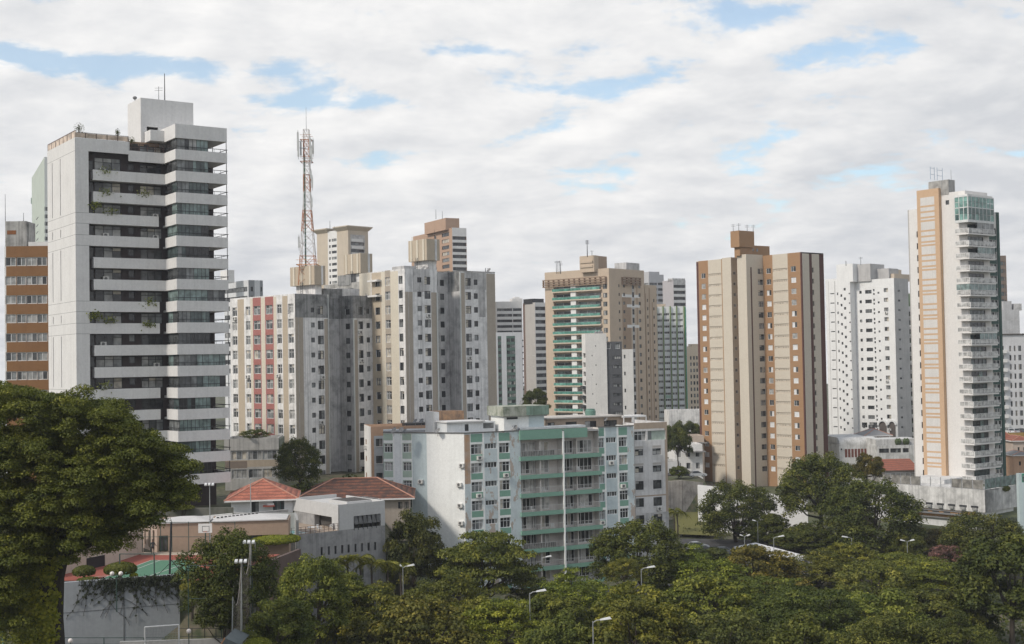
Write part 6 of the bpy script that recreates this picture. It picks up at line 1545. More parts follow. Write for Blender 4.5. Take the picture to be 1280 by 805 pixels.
# creeper: thin stems hanging and crossing the wall
M = MB(); st = plain('creeper_stem', (.03, .026, .022), .9); lfm = plain('creeper_leaf', (.02, .026, .013), .9); r = random.Random(5)
for i in range(150):
    s0_ = pw.s_(98 + r.random() ** .75 * 126, 730); top = pw.z1 if False else zt1 + (zt2 - zt1) * s0_ / pw.len
    ln = r.uniform(.6, 3.4) * (.45 + .75 * (s0_ / pw.len)) if r.random() < .8 else r.uniform(2.5, 5); x, z = s0_, top + .05; pts = [pw.pt(x, z, .28)]
    ax = r.uniform(-1, 1)
    for k in range(6): x += ax * ln / 7 + r.uniform(-.25, .25); z -= ln / 6 * r.uniform(.4, 1.2); x = min(max(x, 0.1), pw.len - .1); pts.append(pw.pt(x, z, .27 + r.uniform(0, .08)))
    M.tube(pts, [r.uniform(.02, .045)] + [.02] * 6, st, 3, False)
    for k in range(1, 6):
        if r.random() < .8: p_ = Vector(pts[k]); a_ = r.uniform(.08, .2); ang = r.uniform(0, 3); dx, dz = math.cos(ang) * a_, math.sin(ang) * a_; M.face([tuple(p_ + Vector((-dx, -.05, -dz))), tuple(p_ + Vector((dz, -.09, -dx))), tuple(p_ + Vector((dx, -.05, dz))), tuple(p_ + Vector((-dz, -.02, dx)))], lfm)
for i in range(420):
    s0_ = pw.s_(96 + r.random() * 128, 730); top = zt1 + (zt2 - zt1) * s0_ / pw.len; p_ = Vector(pw.pt(min(s0_, pw.len), top + r.uniform(-.5, .25) - r.random() ** 2 * 1.2, .3 + r.uniform(-.35, .1))); a_ = r.uniform(.1, .22)
    v1, v2 = Vector((r.uniform(-1, 1), r.uniform(-1, 1), r.uniform(-1, 1))).normalized() * a_, Vector((r.uniform(-1, 1), r.uniform(-1, 1), r.uniform(-1, 1))).normalized() * a_; M.face([tuple(p_ - v1), tuple(p_ + v2), tuple(p_ + v1), tuple(p_ - v2)], lfm)
tag(M.build('creeper'), 'dark bare creeper trailing over the top of the grey practice wall', 'creeper')
sheet('yard', [(-75, 90), (-21, 90), (-24, 127), (-75, 127)], 8.62, paint('yard_paving', (.14, .13, .12), .5))
sheet('path', [tuple(on(176, 690.5, zc)), tuple(on(330, 690.5, zc)), tuple(on(330, 694, zc)), tuple(on(176, 694, zc))], zc + .022, paint('path_cream', (.45, .38, .3), .3))

# ================================================================== fences, net, lamps on the sports ground
GPOLE = plain('pole_green', (.035, .07, .06), .5); GALV = plain('galvanised', (.36, .38, .38), .45, .4)
def poles(name, label, cat, pxs, yb, yt, Y, mat, rails=(), r=.06, net=None):
    o = None; M = MB(); P = []
    for p in pxs:
        g = at(p, yb, Y) if not isinstance(Y, (list, tuple)) else at(p, yb, Y[0] + (Y[1] - Y[0]) * (p - pxs[0]) / (pxs[-1] - pxs[0])); P.append(g)
    o = empty(name, tuple(P[0]), label, cat)
    for g, p in zip(P, pxs):
        m = MB(); zt = at(p, yt, g.y).z; m.tube([tuple(g), (g.x, g.y, zt)], r, mat, 6); m.build('post', o)
    for t in rails:
        m = MB()
        for i in range(len(P) - 1):
            a, c = P[i], P[i + 1]; za, zc_ = a.z + (at(pxs[i], yt, a.y).z - a.z) * t, c.z + (at(pxs[i + 1], yt, c.y).z - c.z) * t
            m.tube([(a.x, a.y, za), (c.x, c.y, zc_)], r * .7, mat, 5)
        m.build('rail', o)
    return o, P
poles('court_fence', 'tall dark green fence posts along the far edge of the sports court', 'fence', [178, 188, 201, 215, 236, 262, 294], 690, 652, 153, GPOLE, (.98, .5), .05)
poles('court_fence', 'green posts with a leaning brace on top of the grey practice wall', 'fence', [150, 193], 730, 692, 134, GPOLE, (.99,), .07)
g = at(212, 722, 135); t_ = at(214, 653, 135); o = empty('court_post', tuple(g), 'dark leaning steel post with guy wire at the corner of the court', 'post'); M = MB(); M.tube([tuple(g), (t_.x, t_.y, t_.z)], .12, DARKMET, 6); M.build('pole', o); M = MB(); q = at(190, 726, 135); M.tube([tuple(at(213.5, 703, 135)), tuple(q)], .035, DARKMET, 4); M.tube([tuple(at(228, 716, 135)), tuple(at(214, 700, 135))], .05, DARKMET, 4); M.build('guy_wire', o)
poles('boundary_fence', 'pale fence with green posts running along the bottom left edge', 'fence', [8, 66, 130, 180, 206], 812, 797, [118, 122], GPOLE, (.99, .45), .05)
poles('ball_fence', 'thin green framed ball stop fence behind the dark round tree', 'fence', [236, 277, 316], 800, 706, 121, GPOLE, (.99, .55), .045)
poles('wall_railing', 'dark iron railing on the low wall right of the goal frame', 'railing', [224, 240, 256, 270, 284], 798, 785, 122, DARKMET, (.97, .2), .04)
sl = slab_wall('low_wall', 'low pale kerb wall under the dark iron railing', 'wall', [gp(150, 803, 120), gp(290, 799, 121)], 7, [zr(150, 802, 120), zr(290, 797.5, 121)], .4, GREYW)
M = MB(); gz = at(181, 820, 116).z; gl_, gr_ = at(181, 784, 116), at(223.5, 781, 116); o = empty('goal_frame', (gl_.x, gl_.y, 8.6), 'white tubular goal frame standing in front of the grey practice wall', 'goal')
for q in (gl_, gr_): m = MB(); m.tube([(q.x, q.y, 8.6), tuple(q)], .07, WFRAME, 8); m.build('post', o)
m = MB(); m.tube([tuple(gl_), tuple(gr_)], .07, WFRAME, 8); m.build('crossbar', o)
m = MB(); nm = plain('net_grey', (.3, .31, .31), .7)
for i in range(22): q = gl_.lerp(gr_, (i + .5) / 22); m.tube([(q.x, q.y, q.z), (q.x, q.y + .25, q.z - 1.6)], .014, nm, 3, False)
for i in range(7): m.tube([(gl_.x, gl_.y + i * .035, gl_.z - i * .23), (gr_.x, gr_.y + i * .035, gr_.z - i * .23)], .014, nm, 3, False)
m.build('net', o)
# tall sagging ball net with leaning posts
P4 = [(291, 806, 686 + 60, 116), (302, 806, 700, 118), (313.5, 806, 676, 121), (319, 806, 678, 124)]
o = empty('ball_net', tuple(at(300, 806, 117)), 'tall sagging ball stop net hung between leaning pale posts', 'net')
tops = []
for px, yb, yt, Y in P4:
    a, c = at(px - 1, yb, Y), at(px, yt, Y); m = MB(); m.tube([(a.x, a.y, 8), tuple(a), tuple(c)], [.07, .07, .05], GALV, 6); m.build('post', o); tops.append((a, c))
m = MB(); nm2 = plain('net_pale', (.24, .22, .20), .7)
for i in range(len(tops) - 1):
    (a0, c0), (a1, c1) = tops[i], tops[i + 1]; n = 9
    for k in range(n + 1):
        t = k / n; bt = a0.lerp(a1, t); tp = c0.lerp(c1, t); sag = 2.2 * math.sin(PI * t); m.tube([tuple(bt), tuple(bt.lerp(Vector((tp.x, tp.y, tp.z - sag)), .5) + Vector((.1, 0, 0))), (tp.x, tp.y, tp.z - sag)], .008, nm2, 3, False)
    for j in range(14):
        h = j / 13; pts = []
        for k in range(7): t = k / 6; bt = a0.lerp(a1, t); tp = c0.lerp(c1, t); pts.append(tuple(bt.lerp(Vector((tp.x, tp.y, tp.z - 2.2 * math.sin(PI * t))), h)))
        m.tube(pts, 0.035 if j == 13 else .007, nm2, 3, False)
m.build('net_mesh', o)
slab_wall('glass_screen', 'pale blue grey panel leaning at the right end of the sagging net', 'panel', [gp(314, 780, 122), gp(321, 780, 124)], 8.6, [zr(314, 775, 122), zr(321, 772, 124)], .1, glassy('screen_blue', (.3, .36, .38), .3))
# kiosk roof peeping in at the bottom
o = empty('kiosk', tuple(at(287, 812, 112)), 'small grey pitched kiosk roof with an orange edge at the bottom of the photo', 'kiosk'); g = at(287, 812, 112)
m = MB(); ap = at(281, 797.5, 112); e1_, e2_ = at(272, 812, 112), at(300, 806, 112); gs_ = plain('kiosk_slate', (.13, .15, .15), .7)
m.face([tuple(ap), (e1_.x, e1_.y, e1_.z), (e1_.x, e1_.y + 4, e1_.z), (ap.x, ap.y + 4, ap.z)], gs_); m.face([tuple(ap), (ap.x, ap.y + 4, ap.z), (e2_.x, e2_.y + 4, e2_.z), (e2_.x, e2_.y, e2_.z)], gs_); m.face([tuple(ap), tuple(e2_), (e2_.x, e2_.y, 8.6), (e1_.x, e1_.y, 8.6), tuple(e1_)], gs_); m.build('roof', o)
m = MB(); m.tube([tuple(ap), tuple(e1_)], .07, plain('edge_orange', (.5, .25, .12), .6), 5); m.build('roof_edge', o)
# basketball board
o = empty('basketball_hoop', tuple(at(257, 690, 150)), 'white basketball backboard on a pole in front of the clubhouse', 'basketball hoop'); g = at(257, 662, 150); m = MB(); m.box(g.x - .85, g.x + .75, g.y - .03, g.y + .03, at(257, 666, 150).z, at(257, 654.5, 150).z, WHITE); m.build('backboard', o)
m = MB(); zb_, zt_ = at(257, 664.5, 150).z, at(257, 657.5, 150).z
for x0, x1, a_, c_ in ((-.4, .45, zt_ - .06, zt_), (-.4, .45, zb_, zb_ + .06), (-.4, -.34, zb_, zt_), (.39, .45, zb_, zt_)): m.box(g.x + x0, g.x + x1, g.y - .036, g.y - .031, a_, c_, plain('mark_slate', (.12, .13, .14), .6))
m.build('target_square', o)
m = MB(); m.lathe((g.x + .02, g.y - .3, zb_), [(.22, 0), (.23, .03)], plain('hoop_orange', (.5, .14, .04), .5), 10); m.build('rim', o)
m = MB(); gb = at(257, 690, 151.2); m.tube([(gb.x, gb.y, CLZ), (gb.x, gb.y, zb_ + .6), (g.x, g.y + .04, zb_ + .9)], .08, GPOLE, 6); m.build('pole', o)
# ================================================================== right-hand low buildings
def podium_low():
    GW = paint('low_grey_white', (.60, .60, .59), .6, (.2, .2, .19), .7, .9, .5); RB = plain('panel_redbrown', (.14, .045, .032), .7)
    b = Bld('building', 'low grey building with red brown window panels under the foot of the bright white tower', 'building', 1049, 555, 338, 1, 4)
    U = b.U(1095.5, 552); zt = b.ztop; f = b.R(0, U, 0, 1, zt); t = lambda p: f.s_(p, 565)
    for i in range(8): f.stripe(t(1055.5) + (t(1088) - t(1055.5)) * i / 8 + .12, t(1055.5) + (t(1088) - t(1055.5)) * (i + 1) / 8 - .12, f.z_(1070, 571.5), f.z_(1070, 561), RB)
    f.win(t(1051), t(1053), f.z_(1050, 563), f.z_(1050, 560.5), W1); f.win(t(1092), t(1094), f.z_(1092, 564), f.z_(1092, 561), W1)
    b.shell(ring(U, 16), 1, zt, GW, {0: f})
    M = MB(); T = b.T(); n = 5
    for i in range(n):
        a0, a1 = PI / 2 * i / n, PI / 2 * (i + 1) / n; r = 1.6
        M.face([T(0, 3 - r * math.cos(a0) - 1.4, zt + r * math.sin(a0)), T(U, 3 - r * math.cos(a0) - 1.4, zt + r * math.sin(a0)), T(U, 3 - r * math.cos(a1) - 1.4, zt + r * math.sin(a1)), T(0, 3 - r * math.cos(a1) - 1.4, zt + r * math.sin(a1))], GW)
    b.box(M, 0, U, 1.6, 15, zt - .3, zt + 1.599, GW); b.part('vault_roof', M); b.done()
    b = Bld('building', 'low pale building with a long dark ribbon window and rooftop plants', 'building', 1096.5, 557, 330, 1, 3); U = b.U(1150, 555); zt = b.ztop; f = b.R(0, U, 0, 1, zt); t = lambda p: f.s_(p, 565)
    for a, c in ((1099, 1111.5), (1113, 1126.5), (1128.5, 1136)): f.win(t(a), t(c), f.z_(1110, 566), f.z_(1110, 560.5), (4, 1, DARKMET, GL_DARK + [GL[2]], .1), .2)
    b.shell(ring(U, 14), 1, zt, GW, {0: f}); M = MB(); b.box(M, .2, U, 1.5, 9, zt - .3, b.zu(1110, 549, 1.5), GW); b.part('setback_wall', M)
    M = MB(); G = plain('balcony_leaf', (.06, .085, .035), .9)
    for px in (1121, 1124, 1131, 1134): u = b.U(px, 552, 1); P = b.w(u, .9); M.lathe((P.x, P.y, zt), [(.3, 0), (.5, .5), (.6, 1.0), (.35, 1.5), (0, 1.8)], G, 7)
    b.part('planter', M); b.done()
    b = Bld('house', 'small house with a slate grey pitched roof behind the low grey building', 'house', 1082.5, 552, 345, 8, 3); U = b.U(1112, 550); z0 = b.ztop - 2; zt = b.zu(1090, 545.5); f = b.R(0, U, 0, z0, zt); f.stripe(b.U(1096, 548), U, z0, zt, RB); f.win(f.s_(1085), f.s_(1091), f.z_(1088, 551.5), f.z_(1088, 547), W2)
    b.shell(ring(U, 7), z0, zt, WHITE, {0: f}, roofmat=ROOFG, par=.0); hip_roof(b, 0, U, 0, 7, zt + .22, zt + 1.9, paint('slate_roof', (.25, .25, .255), .4), .3, .7); b.done()
    b = Bld('house', 'house with a dull red gabled roof left of the slender white tower', 'house', 1104, 590, 300, 1, 5); U = b.U(1150, 590); zt = b.zu(1120, 588); f = b.R(0, U, 0, 1, zt); 
    b.shell(ring(U, 9), 1, zt, paint('house_cream', (.5, .46, .4), .4), {0: f}, roofmat=ROOFG, par=.0)
    M = MB(); T = b.T(); zr_ = b.zu(1120, 573.5, 6); M.face([T(-1, -.6, zt), T(U, -.6, zt), T(U, 6, zr_), T(-1, 6, zr_)], T_MID); M.face([T(-1, 6, zr_), T(U, 6, zr_), T(U, 12, zt), T(-1, 12, zt)], T_MID); M.face([T(-1, -.6, zt), T(-1, 6, zr_), T(-1, 12, zt)], WHITE); b.part('roof', M)
    M = MB()
    for i in range(8): u = i * U / 7.5; b.box(M, u, u + .12, -1.4, -1.28, 1, zt - .4, MET)
    for h in (.4, 1.9): b.box(M, 0, U, -1.38, -1.3, zt - h - .1, zt - h, MET)
    b.box(M, 0, U, -1.36, -1.33, zt - 3.5, zt - .4, glassy('veranda_glass', (.18, .18, .17), .3)); b.part('veranda_frame', M); b.done()
    b = Bld('building', 'white flat roofed annex between the park trees and the podium of the slender white tower', 'building', 1103, 602, 283, 0, 6); U = b.U(1138, 602); zt = b.zu(1110, 600.5)
    b.shell(ring(U, 8), 0, zt, WHITE, {}); b.done()
    b = Bld('building', 'low tan building with a dark sloping roof beside the foot of the stepped brown tower', 'building', 1030, 560, 352, 1, 4); U = b.U(1050, 560); zt = b.zu(1035, 562); f = b.R(0, U, 0, 1, zt); f.stripe(0, U, zt - 2.2, zt, plain('dark_band', (.08, .07, .06), .8)); b.shell(ring(U, 9), 1, zt, paint('low_tan', (.42, .36, .3), .4), {0: f})
    M = MB(); b.box(M, -.2, U, 2, 10, zt - .3, b.zu(1040, 549, 2), paint('low_tan2', (.46, .42, .37), .4)); b.part('upper_wall', M); b.done()
podium_low()
def right_edge():
    b = Bld('apartment_tower', 'sliver of a distant dark brown tower with green windows right of the slender white tower', 'apartment tower', 1247, 319.5, 520, 0, 5); U = b.U(1257.5, 319); zt = b.ztop; f = b.R(0, U, 0, 0, zt); t = lambda p: f.s_(p, 340)
    for k in range(20): z = zt - 4 - k * 3.1; f.win(t(1250.5), t(1254.5), z, z + 1.6, (1, 1, DARKMET, GTEAL[:2], .1)); f.win(t(1255.3), t(1256.8), z, z + 1.4, W1)
    b.shell(ring(U, 10), 0, zt, paint('edge_brown', (.19, .145, .115), .3), {0: f}); b.done()
    b = Bld('apartment_block', 'stained pale block with a blank wall at the right edge of the photo', 'apartment block', 1246, 386, 440, 2, 2); U = b.U(1274, 385); zt = b.zu(1262, 387); f = b.R(0, U, 0, 2, zt); CB = paint('edge_stained', (.47, .47, .475), .6, (.25, .25, .25), .5)
    for y in (400, 412, 424): f.stripe(0, U, f.z_(1260, y) - .08, f.z_(1260, y) + .08, GWALL)
    b.shell(ring(U, 12), 2, zt, CB, {0: f}); M = MB(); b.box(M, b.U(1254, 380, 1), b.U(1264.5, 380, 1), 1, 8, zt - .3, b.zu(1258, 376.5, 1), CB); b.box(M, b.U(1267, 380, 1.5), b.U(1277, 380, 1.5), 1.5, 9, zt - .3, b.zu(1270, 379.5, 1.5), GWALL); b.part('roof_room', M); b.done()
    b = Bld('apartment_block', 'white block with rows of tall windows and small balconies cut off by the right edge', 'apartment block', 1250, 424, 405, 2, 2); U = b.U(1300, 420); zt = b.zu(1262, 418.5); f = b.R(0, U, 0, 2, zt); t = lambda p: f.s_(p, 480)
    for k in range(13):
        z = zt - 5.2 - 2.92 * k
        for a, c in ((1253, 1256), (1262.8, 1265.3), (1268.5, 1271), (1274, 1278), (1283, 1287)): f.win(t(a), t(c), z, z + 1.7, W2)
    b.shell(ring(U, 14), 2, zt, paint('edge_white', (.60, .60, .61), .4, (.4, .4, .4), .3), {0: f})
    for k in range(13): z = zt - 5.6 - 2.92 * k; M = MB(); M.box(t(1249.5), t(1258.5), -1.1, -.003, z - .2, z + .9, WHITE, f.T()); b.part('balcony', M)
    M = MB(); M.box(-.3, U, -.4, .3, zt, zt + .35, plain('dark_band', (.08, .07, .06), .8), f.T()); b.part('cornice', M); b.done()
    for (px0, px1, ye, yr, Y, lab, mw, tm, th, d) in (
        (1252, 1270, 553, 539, 335, 'pinkish house with a red tiled roof right of the slender white tower', paint('edge_pink', (.45, .36, .32), .5), T_MID, 3, 9),
        (1266, 1290, 552, 544, 330, 'house with a long dull red roof at the right edge below the parked cars', paint('edge_tan', (.5, .42, .36), .5), T_MID, 2, 8),
        (1267, 1292, 570, 563, 312, 'small peach house with a grey pitched roof at the right edge', paint('edge_peach', (.52, .33, .22), .4), ROOFG, 2, 7)):
        b = Bld('house', lab, 'house', px0, ye, Y, 1, th); U = b.U(px1, ye); zt = b.ztop; f = b.R(0, U, 0, 1, zt)
        for p in range(int(px0) + 3, min(int(px1), 1285) - 3, 7): f.win(f.s_(p), f.s_(p + 2.6), f.z_(p, ye + 12), f.z_(p, ye + 7), W1); f.win(f.s_(p), f.s_(p + 2.6), f.z_(p, ye + 27), f.z_(p, ye + 21), W1)
        b.shell(ring(U, d), 1, zt, mw, {0: f}, roofmat=ROOFG, par=.0); hip_roof(b, 0, U, 0, d, zt + .22, b.zu((px0 + px1) / 2, yr, d / 2), tm, .5, .5); b.done()
    b = Bld('building', 'mustard coloured parapet wall with parked cars on top at the right edge', 'parking deck', 1258, 541, 352, 1, 2); U = b.U(1300, 541); b.shell(ring(U, 12), 1, b.ztop, paint('edge_mustard', (.33, .22, .08), .3), {}, roofmat=ASPH, par=.5); b.done()
    DK = b
    b = Bld('building', 'pale aqua shed with a green opening at the right edge beside the podium', 'shed', 1273.5, 600, 262, 0, 2); U = b.U(1295, 600); zt = b.zu(1275, 598); f = b.R(0, U, 0, 0, b.zu(1275, 592)); f.win(f.s_(1274), f.s_(1279.5), f.z_(1276, 602), f.z_(1276, 594), W1); f.stripe(f.s_(1273), U, f.z_(1276, 603), f.z_(1276, 591), plain('fin_teal', (.05, .25, .16), .6))
    b.shell(ring(U, 1.2), 0, b.zu(1275, 592), paint('edge_aqua', (.46, .54, .55), .4), {0: f}); b.done()
    return DK
DECK = right_edge()
# ================================================================== behind the mint block: street, walls, houses
slab_wall('retaining_wall', 'stained concrete retaining wall right of the off white block, below the street', 'wall', [gp(828, 600, 288), gp(852, 600, 288.5), gp(878, 600, 291)], -2, [zr(835, 602, 288), zr(852, 600.5, 288), zr(878, 603, 291)], .6, paint('retain_concrete', (.42, .38, .34), .9, (.14, .13, .12), .9, .95, .4))
slab_wall('boundary_wall', 'bright white wall in front of the foot of the stepped brown tower', 'wall', [gp(873, 640, 272), gp(921, 640, 268), gp(1010, 650, 262)], -1, [zr(873, 606, 272), zr(921, 611, 268), zr(1010, 624, 262)], .4, paint('bright_white', (.74, .74, .74), .3, (.5, .5, .5), .15))
def back_houses():
    for (p0, p1, y0, y1, Y, lab, mt, th) in ((843, 878, 556, 600, 335, 'white two storey house with a flat grey roof behind the retaining wall', WHITE, 3), (862, 880, 545, 590, 350, 'cream house showing behind the white two storey house, left of the stepped tower', paint('back_cream', (.50, .42, .35), .4), 2), (834, 850, 577, 600, 318, 'low white garden building beside the street behind the retaining wall', paint('back_white', (.58, .58, .57), .4), 3)):
        b = Bld('house', lab, 'house', p0, y0, Y, 5, th); U = b.U(p1, y0); zt = b.ztop; f = b.R(0, U, 0, 3, zt)
        n = 2 if p1 - p0 < 30 else 3
        for k in range(2):
            for i in range(n): a = U * (i + .25) / n; f.win(a, a + U * .4 / n, zt - 3.2 - k * 3.1, zt - 1.7 - k * 3.1, W2, .2)
        b.shell(ring(U, 9), 3, zt, mt, {0: f}); M = MB(); b.box(M, U * .3, U + .6, -1.8, .3, zt - 2.0, zt - 1.75, ROOFG) ; b.box(M, U * .3, U * .3 + .2, -1.7, -1.5, 3, zt - 2, mt); b.part('canopy', M); b.done()
    b = Bld('building', 'pale rooftop strip of a far block between the cream block and the stepped tower', 'building', 836, 513, 420, 5, 3); U = b.U(880, 513); b.shell(ring(U, 9), 4, b.ztop, WWALL, {}); b.done()
back_houses()
M = MB(); P = at(880, 600, 338); o = empty('car_park_roof', (P.x, P.y, 2), 'dark open car park under the left foot of the stepped brown tower', 'car park'); a, c = at(875, 606, 333), at(908, 606, 322)
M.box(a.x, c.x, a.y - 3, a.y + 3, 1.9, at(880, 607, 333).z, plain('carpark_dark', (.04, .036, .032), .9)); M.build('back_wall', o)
M = MB(); M.box(a.x - .2, c.x + 9, a.y - 4.2, a.y - 3.4, 1.9, at(880, 611, 330).z - 1.2, plain('carpark_kerb', (.4, .34, .27), .8)); M.build('front_wall', o)

# ================================================================== car park in the park, cars
def make_car(paintm):
    o = empty('parked_car', (0, 0, 0)); gl = GL[0]
    def loft(prof, w, m, M):                    # side profile extruded with tumblehome
        n = len(prof)
        for s in (-1, 1): M.face([(x, s * w(z), z) for x, z in (prof if s < 0 else prof[::-1])], m)
        for i in range(n):
            (x0, z0), (x1, z1) = prof[i], prof[(i + 1) % n]; M.face([(x0, -w(z0), z0), (x0, w(z0), z0), (x1, w(z1), z1), (x1, -w(z1), z1)], m)
    M = MB(); body = [(-2.05, .3), (-2.1, .55), (-2.0, .86), (-1.5, .93), (1.0, .95), (1.9, .8), (2.1, .6), (2.08, .3)]
    loft(body, lambda z: .86 - .06 * max(0, z - .6), paintm, M); M.build('body', o, off=(0, 0, 0))
    M = MB(); cab = [(-1.65, .93), (-1.15, 1.42), (.1, 1.46), (.95, .95)]; loft(cab, lambda z: .80 - .30 * max(0, z - .93), gl, M); M.build('window', o, off=(0, 0, 0))
    M = MB(); M.box(-1.12, .12, -.62, .62, 1.44, 1.48, paintm)
    for x0, x1 in ((-1.65, -1.15), (.95, .1)):
        for s in (-1, 1): M.tube([(x0, s * .79, .94), (x1, s * .64, 1.45)], .05, paintm, 4)
    M.build('roof', o, off=(0, 0, 0))
    tyre = plain('tyre_black', (.02, .02, .02), .8)
    for x in (-1.3, 1.3):
        for s in (-1, 1):
            M = MB(); n = 12; M.tube([(x, s * .62, .31), (x, s * .87, .31)], .31, tyre, n); M.tube([(x, s * .871, .31), (x, s * .875, .31)], .19, ALU, 8); M.build('wheel', o, off=(0, 0, 0))
    for s in (-1, 1): M = MB(); M.box(2.05, 2.1, s * .62 - .16, s * .62 + .16, .6, .74, GL[3]); M.build('headlight', o, off=(0, 0, 0)); M = MB(); M.box(-2.08, -2.02, s * .64 - .14, s * .64 + .14, .66, .82, plain('lamp_red', (.3, .02, .02), .3)); M.build('taillight', o, off=(0, 0, 0))
    return o
CARP = {k: plain('car_' + k, c, .3, 0, .6) for k, c in (('silver', (.42, .43, .44)), ('white', (.7, .7, .7)), ('dark', (.06, .065, .07)), ('grey', (.22, .23, .24)))}
proto = {k: make_car(m) for k, m in CARP.items()}
used = set()
def car(kind, px, py, Y, z, rz, label, grp):
    o = proto[kind] if kind not in used else copy_tree(proto[kind]); used.add(kind); p = at(px, py, Y); o.location = (p.x, p.y, z); o.rotation_euler = (0, 0, rz); tag(o, label, 'car', grp)
LOTZ = .5
lot = [gp(850, 690, 236), gp(1000, 690, 232), gp(1000, 670, 250), gp(850, 670, 256)]
ZL = at(873, 688, 240).z
sheet('parking_lot', lot, ZL, ASPH)
car('white', 872, 688, 241, ZL + .02, .35, 'white car parked at the edge of the trees below the grassy slope', 'cars in the park car park')
car('silver', 880, 690, 236.5, ZL + .02, .3, 'silver car parked just behind the white car by the grassy slope', 'cars in the park car park')
car('grey', 906, 692, 234, ZL + .02, .2, 'grey car half hidden by leaves beside the long white shed roof', 'cars in the park car park')
car('dark', 857, 598, 303, ground_z(41, 303) + .25, .1, 'dark car parked on the street behind the retaining wall', 'cars on the street')
c_ = car('silver', 872, 600, 303, ground_z(44, 303) + .25, .1, 'silver car on the street at the left foot of the stepped tower', 'cars on the street')
for i, (px, k) in enumerate(((1262, 'white'), (1268, 'silver'), (1274, 'dark'), (1281, 'white'))):
    car(k, px, 538.5, 356, DECK.ztop - .5, PI / 2 + .1 * i, ['white car, first from the left on the mustard parking deck', 'silver car between two others on the mustard parking deck', 'dark car on the mustard parking deck near the edge of the photo', 'white car cut by the right edge on the mustard parking deck'][i], 'cars on the parking deck')
o = empty('shed', tuple(at(918, 690, 228)), 'long low shed with a pale sheet roof beside the park car park', 'shed'); a, c = at(917, 683.5, 234), at(985, 694, 216); d = (Vector((c.x, c.y)) - Vector((a.x, a.y))).normalized(); n = Vector((-d.y, d.x)); M = MB(); zt = a.z; WS_ = paint('sheet_pale', (.6, .6, .6), .3); q = [Vector((a.x, a.y)) , Vector((c.x, c.y)), Vector((c.x, c.y)) + n * 4.5, Vector((a.x, a.y)) + n * 4.5]
M.hexa([(q[i].x, q[i].y, zt - .3 + (.5 if i > 1 else 0)) for i in range(4)] + [(q[i].x, q[i].y, zt + (.5 if i > 1 else 0)) for i in range(4)], WS_); M.build('roof', o); M = MB(); M.box(a.x - 0, a.x + 3, a.y + .3, a.y + 1, 0, zt - .32, GREYW); M.hexa([(q[i].x, q[i].y, 0) for i in range(4)] + [(q[i].x, q[i].y, zt - .31) for i in range(4)], paint('shed_wall', (.32, .31, .3), .4)); M.build('wall', o)
# grassy slope
sheet('slope', [gp(845, 690, 262), gp(900, 690, 258), gp(884, 640, 280), gp(842, 640, 283)], 0, plain('slope_grass', (.12, .115, .03), .95)).location.z = 0
me = bpy.data.objects['slope'].data
for v, z in zip(me.vertices, (ZL + .1, ZL + .1, zr(884, 640, 280), zr(842, 640, 283))): v.co.z = z

# ================================================================== haze: the moist coastal air
M = MB(); M.box(-1550, 1550, -850, 1550, -9, 150, GL[0]); o = M.build('haze'); tag(o, 'thin pale moist haze that softens the far towers', 'haze', None, 'stuff')
hm, hnt, hb = mat_base('haze_air'); hnt.nodes.remove(hb); pv = nd(hnt, 'ShaderNodeVolumePrincipled'); pv.inputs['Color'].default_value = (.9, .93, 1, 1); pv.inputs['Density'].default_value = HAZE; pv.inputs['Anisotropy'].default_value = .3
L(hnt, pv.outputs[0], hnt.nodes['Material Output'].inputs['Volume']); o.data.materials.clear(); o.data.materials.append(hm)
# ================================================================== lamps
LAMPM = plain('lamp_grey', (.30, .31, .31), .5, .3); LAMPH = plain('lamp_head', (.62, .63, .63), .4)
def lamp(px, yt, Y, zg, heads, label, grp, r=.09, k=1.0):
    t = at(px, yt, Y); o = empty('street_lamp', (t.x, t.y, zg), label, 'street lamp', grp)
    M = MB(); M.tube([(t.x, t.y, zg), (t.x, t.y, t.z)], [r, r * .65], LAMPM, 7); M.build('pole', o)
    for s in heads:
        M = MB(); M.tube([(t.x, t.y, t.z - .15), (t.x + s * .35 * k, t.y, t.z + .08), (t.x + s * .8 * k, t.y - .1, t.z + .16)], .05, LAMPM, 5); M.build('arm', o)
        M = MB(); x0 = t.x + s * .7 * k; T = lambda x, y, z: (x0 + s * x * k, t.y - .1 + y, t.z + .1 + z + x * .12)
        M.hexa([T(0, -.14, 0), T(1.15, -.2, 0), T(1.15, .2, 0), T(0, .14, 0), T(.05, -.1, .13), T(1.0, -.14, .2), T(1.0, .14, .2), T(.05, .1, .13)], LAMPH); M.build('lamp_head', o)
g1 = 'single arm street lamps in the park'; g2 = 'double arm street lamps in the park'
lamp(662, 741, 141, 0, (1,), 'grey street lamp with one arm rising from trees at the bottom centre', g1)
lamp(801.5, 711, 168, 0, (1,), 'street lamp with one arm in front of the dense round tree', g1)
lamp(741, 776.5, 128, 0, (1,), 'street lamp with one arm nearest the bottom edge of the photo', g1)
lamp(503.5, 709, 160, 0, (-.25, 1), 'street lamp by the palms under the concrete house', g1, .08, .8)
lamp(967, 672, 222, 0, (1,), 'street lamp with one arm beyond the pale shed roof', g1)
lamp(930.5, 670.5, 226, 0, (-.5, .6), 'street lamp with short arms at the left end of the pale shed roof', g2, .09, .9)
lamp(1134, 677, 214, 0, (-.7, .7), 'street lamp with two short arms among the right hand trees', g2, .09, .9)
lamp(1064.5, 672.5, 218, 0, (-1,), 'street lamp whose arm points left below the big dark tree', g1, .09, .9)
lamp(947, 652, 238, 0, (-.6,), 'thin street lamp in front of the broad dark tree left of the shed', g1, .07, .9)
lamp(677, 697.5, 185, 0, (1,), 'street lamp with one arm in front of the lowest mint balconies', g1, .08, .8)
